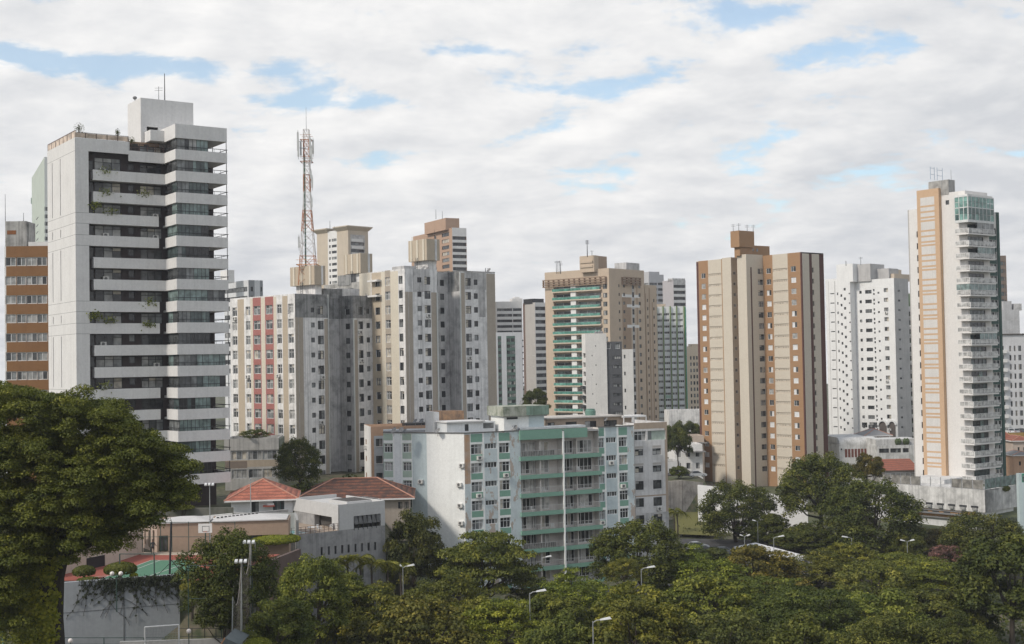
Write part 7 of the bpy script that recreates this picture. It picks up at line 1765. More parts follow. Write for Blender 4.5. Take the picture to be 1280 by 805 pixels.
def flood(px, yt, yb, Y, label):
    t = at(px, yt, Y); b_ = at(px, yb, Y); o = empty('floodlight_mast', (t.x, t.y, b_.z), label, 'floodlight', 'floodlight masts at the sports ground')
    M = MB(); M.tube([(t.x, t.y, b_.z), (t.x, t.y, t.z)], [.07, .05], GALV, 7); M.build('pole', o)
    M = MB(); M.box(t.x - .55, t.x + .55, t.y - .04, t.y + .04, t.z - .08, t.z, GALV); M.build('crossarm', o)
    for s in (-.42, 0, .42):
        M = MB(); M.hexa([(t.x + s - .13, t.y - .3, t.z - .1), (t.x + s + .13, t.y - .3, t.z - .1), (t.x + s + .13, t.y, t.z + .02), (t.x + s - .13, t.y, t.z + .02), (t.x + s - .13, t.y - .34, t.z + .05), (t.x + s + .13, t.y - .34, t.z + .05), (t.x + s + .13, t.y - .05, t.z + .24), (t.x + s - .13, t.y - .05, t.z + .24)], LAMPH); M.build('lamp', o)
flood(262, 606, 692, 152, 'floodlight mast behind the basketball board, below the balconied tower')
flood(301.5, 702, 806, 118, 'short floodlight mast beside the sagging ball net')
flood(311.5, 678, 806, 122, 'taller pale floodlight mast behind the sagging ball net')
t = at(313, 600, 160); o = empty('flag_pole', (t.x, t.y, 13), 'tall thin pale pole in front of the orange red roof', 'pole'); M = MB(); M.tube([(t.x, t.y, 13), tuple(t)], [.09, .05], GALV, 6); M.build('shaft', o); M = MB(); M.lathe(tuple(t), [(.0, 0), (.1, .05), (.1, .15), (0, .2)], GALV, 6); M.build('finial', o)
def globe_lamp(px, py, Y, zg, n, label):
    t = at(px, py, Y); o = empty('globe_lamp', (t.x, t.y, zg), label, 'globe lamp', 'white globe lamps at the sports ground'); GLB = plain('globe_white', (.78, .72, .68), .3)
    M = MB(); M.tube([(t.x, t.y, zg), (t.x, t.y, t.z - .2)], [.06, .045], GPOLE, 6); 
    if n == 2: M.tube([(t.x - .45, t.y, t.z - .2), (t.x + .45, t.y, t.z - .2)], .04, GPOLE, 5)
    M.build('pole', o)
    for dx in ((0,) if n == 1 else (-.42, .42)): M = MB(); M.lathe((t.x + dx, t.y, t.z), [(.22 * math.sin(PI * i / 8), -.22 * math.cos(PI * i / 8)) for i in range(9)], GLB, 12); M.build('globe', o, True)
globe_lamp(236, 789, 117, 8.6, 1, 'white globe lamp right of the goal frame'); globe_lamp(88, 801, 115, 8.6, 1, 'white globe lamp by the trunk of the big tree at the bottom left'); globe_lamp(145.5, 717, 126, 13, 2, 'twin white globe lamp in front of the larger clipped bush')
t = at(3, 722, 105); o = empty('lamp_post', (t.x, t.y, 8), 'slim green lamp post at the left edge beside the big tree', 'lamp post'); M = MB(); M.tube([(t.x, t.y, 8), tuple(t)], [.1, .08], plain('post_teal', (.2, .36, .32), .5), 6); M.build('pole', o); M = MB(); M.lathe((t.x, t.y, t.z), [(.1, 0), (.25, .3), (.25, .8), (0, 1.0)], LAMPH, 8); M.build('lamp_head', o)

# ================================================================== person by the clubhouse door
def person():
    p = at(191, 691.5, 153.5); fz = CLZ + .02
    o = bpy.data.objects.new('person', None)
    V_ = [(0, 0, .95), (0, .01, 1.2), (0, 0, 1.42), (0, .0, 1.52), (0, -.02, 1.66), (-.1, 0, .88), (-.12, -.02, .5), (-.12, .03, .09), (-.13, -.12, .05), (.1, 0, .88), (.13, .02, .5), (.14, .08, .09), (.15, -.07, .05), (-.19, 0, 1.38), (-.27, .02, 1.12), (-.25, -.1, .88), (.19, 0, 1.38), (.3, .04, 1.13), (.42, -.12, 1.0), (0, -.01, 1.74), (-.24, -.14, .8), (.5, -.18, .98)]
    E = [(0, 1), (1, 2), (2, 3), (3, 4), (4, 19), (0, 5), (5, 6), (6, 7), (7, 8), (0, 9), (9, 10), (10, 11), (11, 12), (2, 13), (13, 14), (14, 15), (2, 16), (16, 17), (17, 18), (15, 20), (18, 21)]
    Rr = [.14, .14, .15, .055, .1, .09, .065, .045, .04, .09, .065, .045, .04, .065, .05, .035, .065, .05, .035, .07, .04, .04]
    me = bpy.data.meshes.new('person'); me.from_pydata(V_, E, []); ob = bpy.data.objects.new('person', me); COL.objects.link(ob)
    md = ob.modifiers.new('skin', 'SKIN'); sk = me.skin_vertices[0]
    for i, r_ in enumerate(Rr): sk.data[i].radius = (r_, r_ * (.75 if i in (0, 1, 2) else 1))
    for i in range(len(V_)): sk.data[i].use_root = i == 0
    ob.modifiers.new('sub', 'SUBSURF').levels = 1; ob.modifiers['sub'].render_levels = 1
    dg = bpy.context.evaluated_depsgraph_get(); m2 = bpy.data.meshes.new_from_object(ob.evaluated_get(dg)); bpy.data.objects.remove(ob)
    ob = bpy.data.objects.new('person', m2); COL.objects.link(ob); m2.materials.clear()
    skin = plain('skin', (.16, .085, .055), .6); sh = plain('shirt', (.06, .065, .07), .8); tr = plain('trousers', (.02, .02, .024), .8)
    for m in (skin, sh, tr): m2.materials.append(m)
    for f in m2.polygons:
        c = f.center; f.material_index = 0 if c.z > 1.5 or (c.z < 1.02 and abs(c.x) > .2 and c.z > .7) else (1 if c.z > .92 else 2); f.use_smooth = True
    ob.location = (p.x, p.y, fz); ob.rotation_euler = (0, 0, .5); tag(ob, 'person in dark clothes standing by the clubhouse door, one arm held out', 'person')
    M = MB(); M.lathe((0, -.0, 1.70), [(.105, 0), (.11, .06), (.08, .11), (0, .125)], plain('hair', (.012, .01, .009), .7), 10); h = M.build('hair', ob, True, off=(0, 0, 0))
person()
# ================================================================== trees
def leaf_mat(name, c0, c1, c2):
    m, nt, b = mat_base(name)
    at_ = nd(nt, 'ShaderNodeAttribute', attribute_name='tone'); oi = nd(nt, 'ShaderNodeObjectInfo')
    r = nd(nt, 'ShaderNodeValToRGB'); L(nt, at_.outputs['Fac'], r.inputs[0]); e = r.color_ramp.elements
    e[0].position = 0; e[0].color = (*c0, 1); e[1].position = 1; e[1].color = (*c2, 1); q = e.new(.55); q.color = (*c1, 1)
    c = mixc(nt, 1.0, r.outputs[0], oi.outputs['Color'], 'MULTIPLY')
    L(nt, c, b.inputs['Base Color']); b.inputs['Roughness'].default_value = .62; b.inputs['Specular IOR Level'].default_value = .25
    tr = nd(nt, 'ShaderNodeBsdfTranslucent'); L(nt, mixc(nt, 1.0, c, (1.0, 1.15, .5), 'MULTIPLY'), tr.inputs[0])
    mx = nd(nt, 'ShaderNodeMixShader'); mx.inputs[0].default_value = .22
    out = nt.nodes['Material Output']; L(nt, b.outputs[0], mx.inputs[1]); L(nt, tr.outputs[0], mx.inputs[2]); L(nt, mx.outputs[0], out.inputs[0])
    return m
LEAF = leaf_mat('leaf', (.046, .060, .014), (.122, .130, .027), (.28, .258, .056))
BARK = paint('bark', (.075, .062, .05), .6, (.03, .025, .02), .5)
def quads(name, C_, A, B, tone, mat, extra=None):
    """leaf sheets: centres C, half axes A, B (n,3)"""
    n = len(C_); k = .25 * np.linalg.norm(A, axis=1, keepdims=True) * np.cross(A, B) / (np.linalg.norm(np.cross(A, B), axis=1, keepdims=True) + 1e-9)
    V_ = np.stack([C_ - A - k, C_ - B * .9 + k * .3, C_ + A - k, C_ + B * .9 + k * .3], 1).reshape(-1, 3)
    me = bpy.data.meshes.new(name)
    me.vertices.add(4 * n); me.vertices.foreach_set('co', V_.astype(np.float32).ravel())
    me.loops.add(4 * n); me.loops.foreach_set('vertex_index', np.arange(4 * n, dtype=np.int32))
    me.polygons.add(n); me.polygons.foreach_set('loop_start', np.arange(0, 4 * n, 4, dtype=np.int32)); me.polygons.foreach_set('loop_total', np.full(n, 4, np.int32))
    a = me.attributes.new('tone', 'FLOAT', 'FACE'); a.data.foreach_set('value', np.clip(tone, 0, 1).astype(np.float32))
    me.materials.append(mat); me.update(calc_edges=True); return me
def unit(v): return v / (np.linalg.norm(v, axis=1, keepdims=True) + 1e-9)
def crown(name, seed, R, H, ncl, per, leaf, kind, rc=(.16, .27), mat=None, tone0=.45, bumps=.12):
    """crown of clumps spread through a dome of radius R and height H (z from 0)"""
    g = np.random.default_rng(seed); P = []
    lob = g.uniform(0, 2 * PI, 4); la = g.uniform(-1, 1, 4) * bumps
    while len(P) < ncl:
        th = g.uniform(0, 2 * PI); v = g.uniform(-.55 if kind != 'broad' else -.15, 1) ; rr = math.sqrt(max(0, 1 - v * abs(v) ** (1.0 if v > 0 else 2.2) * (1 if v > 0 else -1))); sh = g.uniform(.42, 1) ** .45
        out = 1 + sum(la[i] * math.cos((i + 2) * th + lob[i]) for i in range(4)) + g.normal(0, .05)
        x, y = rr * math.cos(th) * sh * out, rr * math.sin(th) * sh * out
        if kind == 'broad': z = (.30 + .62 * max(v, -.2) * g.uniform(.8, 1.08)) * (1 + .12 * math.sin(3 * th + lob[0]))
        elif kind == 'plates': z = .06 + .85 * ((round((v * sh * .5 + .5) * 4 + g.normal(0, .3)) / 4.4) * .6 + .4 * (v * sh * .5 + .5))
        else: z = .40 + .5 * v * sh * g.uniform(.9, 1.08)
        P.append((x * R * .84, y * R * .84, z * H))
    P = np.array(P); CC, AA, BB, TT = [], [], [], []
    for p in P:
        r = R * g.uniform(*rc); n = int(per * (r / (R * .21)) ** 2)
        d = unit(g.normal(size=(n, 3))); d[:, 2] = np.where(d[:, 2] < -.25, -d[:, 2], d[:, 2]); d = unit(d)
        rad_ = g.uniform(.35, 1.05, n) ** .5
        flat = {'broad': .55, 'plates': .38}.get(kind, .8)
        off = d * rad_[:, None] * r * np.array([1, 1, flat])
        off *= (1 + .3 * np.sin(9 * d[:, :1] + seed) * np.cos(8 * d[:, 1:2]))
        nr = unit(d * .8 + np.array([0, 0, .55]) + g.normal(0, .45, (n, 3)))
        t = unit(np.cross(nr, g.normal(size=(n, 3)))); b_ = np.cross(nr, t)
        s = leaf * g.uniform(.65, 1.35, n)
        CC.append(p + off); AA.append(t * s[:, None] * .5); BB.append(b_ * s[:, None] * .33)
        TT.append(tone0 + g.normal(0, .18) + g.normal(0, .16, n))
    C_, A, B, T_ = map(np.concatenate, (CC, AA, BB, TT))
    C_[:, 2] = np.maximum(C_[:, 2], 0)
    return quads(name, C_, A, B, T_, mat or LEAF), P
CROWNS = {}
for k, (R, H, ncl, per, leaf, kind, rc) in {
    'dense1': (5, 8.2, 95, 150, .46, 'round', (.15, .25)), 'dense2': (5, 7.4, 85, 150, .46, 'round', (.16, .27)), 'dense3': (5, 9, 105, 140, .44, 'round', (.14, .24)),
    'broad1': (7, 7.5, 150, 115, .5, 'broad', (.10, .19)), 'broad2': (7, 8.2, 150, 120, .42, 'broad', (.11, .2)), 'broad3': (7, 7.0, 170, 95, .56, 'broad', (.08, .16)),
    'loose1': (5, 6.6, 120, 75, .42, 'round', (.10, .2)), 'loose2': (5, 5.8, 115, 75, .42, 'broad', (.10, .2)),
    'plate1': (7, 8.5, 230, 105, .46, 'plates', (.12, .2)), 'plate2': (7, 9.5, 240, 105, .46, 'plates', (.12, .2)), 'mass1': (8, 12, 260, 110, .52, 'round', (.11, .18)), 'mass2': (8, 13, 280, 110, .52, 'round', (.10, .18))}.items():
    CROWNS[k] = (*crown('crown', sum(map(ord, k)), R, H, ncl, int(per * 1.9), leaf * .70, kind, rc), R, H)
def trunk_mb(h, r, lean, branches, seed, M=None):
    g = random.Random(seed); M = M or MB(); pts = []; n = 5
    for i in range(n + 1): t = i / n; pts.append((lean[0] * t * t + g.uniform(-.12, .12) * (i > 0), lean[1] * t * t + g.uniform(-.12, .12) * (i > 0), h * t))
    M.tube(pts, [r * (1.35 if i == 0 else 1.0 - .35 * i / n) for i in range(n + 1)], BARK, 8)
    for q in branches:
        a = Vector(pts[-1 if g.random() < .7 else -2]); c = Vector(q); m = a.lerp(c, .5) + Vector((0, 0, -.12 * (c - a).length)); M.tube([a, m, c], [r * .5, r * .3, r * .1], BARK, 5, False)
    return M
def tree(name, ck, px, py, wpx, Y, label, col=(1, 1, 1), hk=1.0, group=None, rz=None, tr=None, zg=None):
    me, P, R, H = CROWNS[ck]; top = at(px, py, Y); R2 = wpx / 2 * Y / F; s = R2 / R; sz = s * hk
    g = random.Random(hash((px, py, Y)) & 0xffff); zg = ground_z(top.x, top.y) if zg is None else zg
    ch = H * sz; zc = top.z - ch * .97
    if zc < zg + .4: zc = zg + .4; sz = (top.z - zc) / (.97 * H)
    o = empty(name, (top.x, top.y, zg), label, 'tree', group)
    rz = g.uniform(0, 6.28) if rz is None else rz
    c = inst('crown', me, o, (0, 0, zc - zg), rz, (s, s * g.uniform(.92, 1.08), sz)); c.color = (*col, 1)
    ca, sa = math.cos(rz), math.sin(rz); br = []
    for q in g.sample(list(map(tuple, P)), 16): x, y, z = q[0] * s * .95, q[1] * s * .95, q[2] * sz * 1.0; br.append((x * ca - y * sa, x * sa + y * ca, z + zc - zg))
    hh = max(1.0, zc - zg + H * sz * .18); M = trunk_mb(hh, max(.14, R2 * .055), (g.uniform(-.5, .5), g.uniform(-.4, .4)), br, px); M.build('trunk', o, off=(0, 0, 0)); return o
DK = (.62, .70, .60); MD = (.85, .95, .8); OL = (1.12, 1.05, .72); YG = (1.4, 1.4, .75); LT = (1.35, 1.5, .8); GY = (.95, .98, 1.0)
PK = 'trees of the park in the foreground'
TREES = [
 # behind and among the buildings
 ('mass2', 372, 544, 62, 205, 'dark green tree between the small tan block and the pink striped tower', (.7, .78, .62), 1.35, None),
 ('loose1', 318, 536, 40, 216.5, 'small yellow green treetop showing above the roof of the low tan block', MD, .5, None),
 ('dense3', 517, 632, 80, 178, 'dark tree with purplish tips between the concrete house and the mint block', (.66, .66, .62), 1.5, None),
 ('dense2', 846, 526, 34, 318, 'dark slim tree right of the off white block, behind the retaining wall', DK, 1.9, None),
 ('dense2', 862, 526, 40, 372, 'round dark treetop below the green gridded slab', DK, 1.1, None),
 ('dense1', 848, 582, 26, 300, 'little street tree behind the stained retaining wall', MD, .9, None),
 ('dense1', 668, 484, 34, 330, 'dark treetops under the blank beige grey tower', DK, 1.4, None),
 ('dense2', 1085, 566, 44, 262, 'dark bronze green tree in front of the red brown window panels', (.85, .68, .6), 1.15, None),
 ('mass1', 1025, 562, 122, 246, 'tallest broad dark tree, in front of the foot of the stepped tower', (.78, .84, .66), 1.05, None),
 ('mass2', 918, 598, 106, 250, 'broad dark tree in front of the bright white wall', (.7, .76, .62), 1.0, None),
 ('mass2', 1088, 594, 138, 232, 'massive dark tree with layered crown left of the orange podium band', (.66, .74, .6), .95, None),
  ('mass1', 1228, 638, 130, 212, 'spreading dull green tree in front of the podium at right', (.72, .74, .62), 1.0, None),
 # park
 ('mass2', 800, 645, 132, 186, 'big dense dark green tree at the right foot of the mint block', (.78, .84, .66), .9, None),
 ('plate1', 607, 659, 132, 172, 'layered green tree in front of the white end wall of the mint block', (.95, 1.0, .8), 1.25, None),
 ('loose1', 780, 697, 56, 172, 'small olive tree in front of the dense dark tree and beside a lamp', OL, .9, None),
 ('mass2', 287, 657, 124, 124, 'dark rounded tree standing in front of the clubhouse and the court', (.62, .70, .56), 1.2, None),
 ('mass1', 390, 690, 112, 138, 'bright mid green bushy tree left of the palms under the concrete house', (1.0, 1.1, .75), 1.35, None),
 ('dense1', 280, 735, 80, 121, 'dark bush in the shade behind the thin green ball stop fence', (.5, .56, .46), .9, None),
 ('loose1', 1190, 657, 70, 232, 'dull purplish shrub tree in front of the white base of the podium', (.95, .75, .75), .8, None),
 ('dense2', 1130, 664, 60, 226, 'dark shrub tree between the massive layered tree and the podium', (.7, .74, .6), .8, None),
 ('dense3', 350, 742, 92, 118, 'dark bush at the bottom edge right of the sagging net', MD, 1.0, None),
 ('broad1', 470, 738, 150, 150, 'olive tree with bare twigs and purple flowers below the palms', OL, 1.0, PK),
 ('broad2', 560, 724, 160, 156, 'wide olive yellow tree left of the layered green tree, above the bottom centre', (1.2, 1.15, .78), 1.0, PK),
 ('broad3', 520, 752, 190, 138, 'wide olive tree with purplish haze along the bottom edge left of centre', (1.02, .92, .78), 1.0, PK),
 ('broad1', 630, 752, 120, 142, 'yellow green spreading tree just left of the lamp at the bottom centre', (1.5, 1.55, .8), 1.0, PK),
 ('dense2', 690, 738, 92, 150, 'rounded mid green tree right of the lamp at the bottom centre', (.95, 1.0, .7), 1.0, PK),
 ('broad2', 720, 716, 120, 166, 'light green spreading tree in front of the lowest mint balconies', LT, .9, PK),
 ('broad3', 790, 734, 150, 152, 'light olive spreading tree around the foot of the lamp near the dense dark tree', (1.3, 1.25, .8), 1.0, PK),
 ('broad1', 800, 752, 170, 134, 'wide olive tree along the bottom edge beside the nearest lamp', OL, 1.0, PK),
 ('dense2', 705, 768, 110, 134, 'loose dark olive tree at the bottom edge between two lamps', MD, 1.0, PK),
 ('broad2', 872, 687, 130, 186, 'olive tree right below the parked white car', LT, .9, PK),
 ('broad1', 945, 686, 160, 192, 'brownish olive tree with pink buds in front of the pale shed roof', (1.25, .98, .75), .8, PK),
 ('broad3', 880, 722, 150, 156, 'dull olive tree with pale twigs at the lower right of centre', (1.15, 1.2, .82), 1.0, PK),
 ('plate2', 958, 716, 150, 168, 'mid green tree with dark gaps below the brownish flowering tree', (.8, .92, .6), 1.0, PK),
 ('loose1', 905, 762, 130, 136, 'feathery grey green tree at the bottom edge right of the nearest lamp', GY, 1.0, PK),
 ('plate2', 1010, 730, 150, 150, 'dark olive spreading tree below the mid green tree with gaps', (.62, .74, .58), 1.0, PK),
 ('broad2', 1020, 690, 120, 204, 'olive tree right of the pale shed roof, under the tallest dark tree', OL, .8, PK),
 ('loose1', 1090, 700, 120, 182, 'grey green feathery tree left of the double arm lamp', (1.1, 1.1, .95), .9, PK),
 ('broad3', 1062, 680, 100, 206, 'yellow green low tree beside the lamp whose arm points left', (1.2, 1.15, .75), .8, PK),
 ('plate1', 1130, 690, 110, 200, 'light green layered tree behind the double arm lamp', (1.1, 1.15, .75), .7, PK),
 ('plate2', 1175, 698, 120, 186, 'flat topped bright green tree below the pink flowering tree', (1.2, 1.25, .75), .7, PK),
 ('broad1', 1090, 744, 160, 156, 'pale grey green tree in the middle of the lower right canopy', (1.35, 1.45, 1.15), 1.0, PK),
 ('dense3', 1000, 762, 130, 134, 'dark green tree along the bottom edge right of centre', (.8, .85, .68), 1.0, PK),
 ('mass1', 1110, 762, 150, 138, 'wide dull green tree along the bottom edge at the lower right', (.85, .88, .75), 1.0, PK),
 ('dense3', 1180, 730, 120, 162, 'dark tree left of the big tree at the right edge', (.7, .75, .62), 1.0, PK),
 ('dense1', 1262, 664, 150, 158, 'big dark tree at the right edge with a grey path showing under its crown', (.62, .70, .58), 1.0, PK),
 ('broad2', 1195, 770, 110, 138, 'small dark tree at the bottom edge under the big right hand tree', (.75, .8, .66), .9, PK),
 ('loose1', 1183, 680, 48, 208, 'small pink flowering tree among green crowns at the right', (1.7, .85, 3.4), .9, PK),
 ('broad1', 1150, 660, 90, 236, 'purplish olive tree below the orange podium band', (.95, .8, .7), .8, None),
 ('dense2', 1010, 655, 90, 236, 'dark tree filling the gap between the two massive dark trees', (.66, .72, .6), .9, None),
 ('dense1', 960, 640, 60, 244, 'dark tree behind the thin lamp left of the tallest tree', (.66, .72, .6), 1.0, None),
 ('dense2', 430, 716, 70, 150, 'light green shrubby tree under the slit windows of the concrete house', (1.2, 1.25, .85), .8, None),
 ('dense1', 886, 684, 66, 226, 'dark low tree behind the parked grey car', DK, .7, None),
 ('dense3', 570, 690, 70, 180, 'shaded green tree at the left foot of the mint block', DK, 1.0, None),
 ('loose1', 655, 715, 70, 176, 'loose green tree at the foot of the mint balconies', (1.1, 1.15, .8), .8, None),
]
for t in TREES: tree('tree' if t[0][:4] not in ('plat', 'broa') else 'spreading_tree', *t[:6], col=t[6], hk=t[7], group=t[8])

# ---- the big tree at the left
def hero():
    Y = 100; c = at(92, 497, Y); zg = 8.6; o = empty('big_tree', (at(62, 700, Y).x, Y, zg), 'huge dark leafy tree filling the left edge, its trunk wrapped in yellow green creeper', 'tree')
    base = o.location; g = np.random.default_rng(3)
    # clump centres traced from the outline: (px, py, radius px)
    cl = []
    outline = [(0, 512, 34), (30, 506, 30), (60, 512, 30), (95, 516, 32), (130, 522, 30), (150, 540, 30), (165, 556, 28), (185, 566, 26), (208, 572, 26), (222, 590, 24), (224, 612, 20), (205, 628, 26), (180, 640, 30), (150, 655, 26), (120, 640, 30), (146, 600, 40), (100, 590, 46), (50, 570, 46), (5, 570, 46), (10, 630, 46), (60, 630, 46), (110, 660, 34), (20, 690, 40), (5, 740, 40), (40, 690, 34), (85, 690, 24), (140, 675, 20), (175, 612, 34), (-40, 540, 50), (-60, 600, 60), (-50, 670, 60), (-90, 560, 60), (-110, 640, 60), (-30, 740, 46), (12, 780, 30), (30, 560, 40), (80, 610, 40), (125, 565, 36), (60, 660, 40), (100, 640, 30), (25, 660, 40), (0, 700, 40), (25, 720, 24), (110, 605, 36), (160, 625, 30), (196, 604, 26), (75, 545, 36)]
    CC, AA, BB, TT = [], [], [], []
    for px, py, rp in outline:
        for dep in (-4.2, -1.6, 1.4, 4.2):
            if dep > 3 and rp > 40: pass
            edge = abs(dep) / 4.2; p = at(px + g.normal(0, 4), py + g.normal(0, 4) + edge * rp * .25, Y + dep * (1 if rp > 26 else .6)); cl.append((Vector(p), rp * Y / F * (1.0 - .15 * edge)))
    for p, r in cl:
        sub = max(6, int(24 * (r / 2.4) ** 2))
        for _ in range(sub):
            d = unit(g.normal(size=(1, 3)))[0]; d[2] = abs(d[2]) if d[2] < -.5 else d[2]
            q = np.array(p) + d * r * g.uniform(.45, .92); rr = g.uniform(.5, 1.0); n = int(150 * (rr / .6) ** 2); e = unit(g.normal(size=(n, 3))); e[:, 2] = np.where(e[:, 2] < -.3, -e[:, 2], e[:, 2])
            off = e * (g.uniform(.2, 1.35, n) ** .5)[:, None] * rr * np.array([1, 1, .6])
            nr = unit(e * .8 + np.array([0, 0, .5]) + g.normal(0, .45, (n, 3))); t = unit(np.cross(nr, g.normal(size=(n, 3)))); b_ = np.cross(nr, t); s = .185 * g.uniform(.6, 1.35, n)
            CC.append(q + off); AA.append(t * s[:, None] * .5); BB.append(b_ * s[:, None] * .3); TT.append(.36 + g.normal(0, .14) + g.normal(0, .14, n))
    C_, A, B, T_ = map(np.concatenate, (CC, AA, BB, TT)); C_ -= np.array(base)
    me = quads('crown', C_, A, B, T_, LEAF); c_ = inst('crown', me, o, (0, 0, 0)); c_.color = (1.12, 1.14, .76, 1)
    M = MB(); tp = [at(58, 830, Y), at(60, 770, Y), at(64, 720, Y), at(78, 672, Y), at(98, 630, Y)]; r0 = [1.5, 1.15, 1.0, .8, .5]; BARK = paint('bark_dark', (.032, .028, .022), .6, (.012, .011, .01), .6, .95, 1.5)
    M.tube([(tp[0].x, Y, zg)] + [tuple(p) for p in tp], [1.9] + r0, BARK, 10)
    for px, py, dy in ((160, 590, 1), (40, 600, -1), (-20, 620, 1), (110, 560, 0), (190, 600, 0), (150, 650, -1)):
        a = at(72, 690, Y); q = at(px, py, Y + dy); M.tube([tuple(a), tuple(a.lerp(q, .5) + Vector((0, 0, -.6))), tuple(q)], [.55, .35, .12], BARK, 7, False)
    M.build('trunk', o)
    # creeper on the trunk
    CC, AA, BB, TT = [], [], [], []
    for px, py, rp, n in ((44, 700, 10, 300), (38, 735, 10, 300), (33, 750, 10, 420), (48, 760, 10, 260), (52, 778, 12, 500), (38, 792, 14, 500), (30, 800, 12, 400), (58, 798, 10, 350), (55, 715, 8, 160), (48, 690, 10, 200), (60, 675, 12, 220), (33, 742, 7, 200), (44, 725, 6, 120), (62, 722, 8, 130), (66, 748, 8, 130), (64, 775, 9, 150), (70, 700, 7, 90)):
        p = np.array(at(px, py, Y - 1.3)); off = g.normal(0, 1, (n, 3)) * np.array([.5, .25, .75]) * rp * Y / F; nr = unit(np.array([0, -.8, .4]) + g.normal(0, .4, (n, 3))); t = unit(np.cross(nr, g.normal(size=(n, 3)))); b_ = np.cross(nr, t); s = .34 * g.uniform(.6, 1.3, n)
        CC.append(p + off); AA.append(t * s[:, None] * .5); BB.append(b_ * s[:, None] * .38); TT.append(.75 + g.normal(0, .2, n))
    C_, A, B, T_ = map(np.concatenate, (CC, AA, BB, TT)); o2 = inst('trunk_creeper', quads('trunk_creeper', C_, A, B, T_, LEAF), None, (0, 0, 0)); o2.color = (1.15, 1.2, .6, 1); tag(o2, 'yellow green leafy creeper climbing the trunk of the huge left tree', 'creeper')
hero()
# ---- undergrowth under the park trees and on the slopes
def undergrowth():
    g = np.random.default_rng(8); n = 90000; y = g.uniform(112, 268, n); x = g.uniform(-.34, .44, n) * y; x[:3000] = g.uniform(-37, -21, 3000); y[:3000] = g.uniform(197, 216, 3000)
    keep = ~((x < -21) & (y < 134)) & ~((x < -26) & (y < 182)) & ~((x > -24) & (x < 24) & (y > 198)) & ((~((y > 182) & (x < 2))) | (np.arange(n) < 3000)) & ~((x > 28) & (x < 54) & (y > 226) & (y < 262)) & ~((x > 66) & (y > 255)) & (np.sin(x * .35) * np.cos(y * .31) > -.75)
    x, y = x[keep], y[keep]; n = len(x); h = np.abs(np.sin(x * .55 + 1) * np.cos(y * .47)) * 2.2 + .3
    z = np.array([ground_z(a, b_) for a, b_ in zip(x, y)]) + h * g.uniform(.2, 1, n)
    nr = unit(np.array([0, -.2, .8]) + g.normal(0, .5, (n, 3))); t = unit(np.cross(nr, g.normal(size=(n, 3)))); b_ = np.cross(nr, t); s = .5 * g.uniform(.6, 1.4, n)
    o = inst('undergrowth', quads('undergrowth', np.stack([x, y, z], 1), t * s[:, None] * .5, b_ * s[:, None] * .4, .35 + g.normal(0, .2, n), LEAF), None, (0, 0, 0)); o.color = (.75, .8, .65, 1); tag(o, 'low dark green undergrowth between the park trees', 'undergrowth', None, 'stuff')
undergrowth()
# ---- clipped bushes, palms, shrubs
def bush(px, py, w_, h_, Y, zg, label, col, name='clipped_bush'):
    g = np.random.default_rng(int(px)); p = at(px, py, Y); R = w_ / 2 * Y / F; H = h_ * Y / F; n = int(1500 * R * R) + 500
    e = unit(g.normal(size=(n, 3))); e[:, 2] = np.where(e[:, 2] < -.5, -e[:, 2], e[:, 2]); off = e * g.uniform(.86, 1.03, (n, 1)) * np.array([R, R, H / 2])
    nr = unit(e + g.normal(0, .4, (n, 3))); t = unit(np.cross(nr, g.normal(size=(n, 3)))); b_ = np.cross(nr, t); s = .2 * g.uniform(.6, 1.3, n)
    o = empty(name, (p.x, p.y, zg), label, 'bush'); c = inst('crown', quads('crown', off + np.array([0, 0, p.z - H / 2 - zg]), t * s[:, None] * .5, b_ * s[:, None] * .38, .45 + g.normal(0, .18, n), LEAF), o, (0, 0, 0)); c.color = (*col, 1)
    M = MB(); M.tube([(0, 0, 0), (0, 0, p.z - H * .6 - zg)], [.16, .12], BARK, 6)
    for i in range(4): M.tube([(0, 0, .5), (R * .4 * math.cos(i * 1.6), R * .4 * math.sin(i * 1.6), p.z - H * .6 - zg)], .05, BARK, 4)
    M.build('trunk', o, off=(0, 0, 0)); return o
bush(105, 707, 28, 15, 136, CLZ, 'smaller clipped dome bush beside the dark screen on the court wall', (.8, .82, .7))
bush(150.5, 703, 40, 17, 134.5, CLZ, 'larger clipped dome bush in front of the green court', (1.0, 1.02, .75))
bush(167, 716, 10, 7, 134, CLZ, 'small bright yellow green plant beside the larger clipped bush', (1.9, 1.9, .9), 'shrub')
bush(110, 722, 26, 5, 134, CLZ - .5, 'low leafy plants along the top of the practice wall', (1.1, 1.1, .8), 'shrub')
bush(345, 668, 60, 12, 158, 14, 'bright green hedge along the right end of the clubhouse', (1.7, 1.75, .85), 'hedge')
bush(152, 662, 44, 12, 158, 14.5, 'pale green planting above the cream court wall', (1.5, 1.45, 1.0), 'shrub')
bush(229, 654, 20, 8, 164, 16, 'bare greyish shrub between the two tent roofs', (.9, .75, .8), 'shrub')
bush(240, 727, 30, 12, 131, 11, 'scrubby plants below the right end of the court', (1.3, 1.15, .8), 'shrub')
bush(322, 798, 34, 14, 112, 8.6, 'yellow green bush at the bottom edge beside the net', (1.7, 1.7, .8), 'shrub')
bush(1243, 604, 36, 12, 274, 5, 'trimmed hedge behind the podium fence of the slender white tower', (.9, .95, .75), 'hedge')
bush(228, 632, 30, 5, 168.5, 16.2, 'low plants on the mossy terrace wall', (1.1, 1.1, .9), 'shrub')
bush(290, 672, 10, 6, 166, 15, 'small bright plant by the short white garden wall', (1.5, 1.6, .9), 'shrub')
slab_wall('hedge_wall', 'brown sloping wall behind the bright green bushy tree', 'wall', [gp(338, 700, 142), gp(374, 686, 150)], 6, [zr(338, 700, 142), zr(374, 686, 150)], .4, paint('wall_umber', (.13, .095, .085), .5))
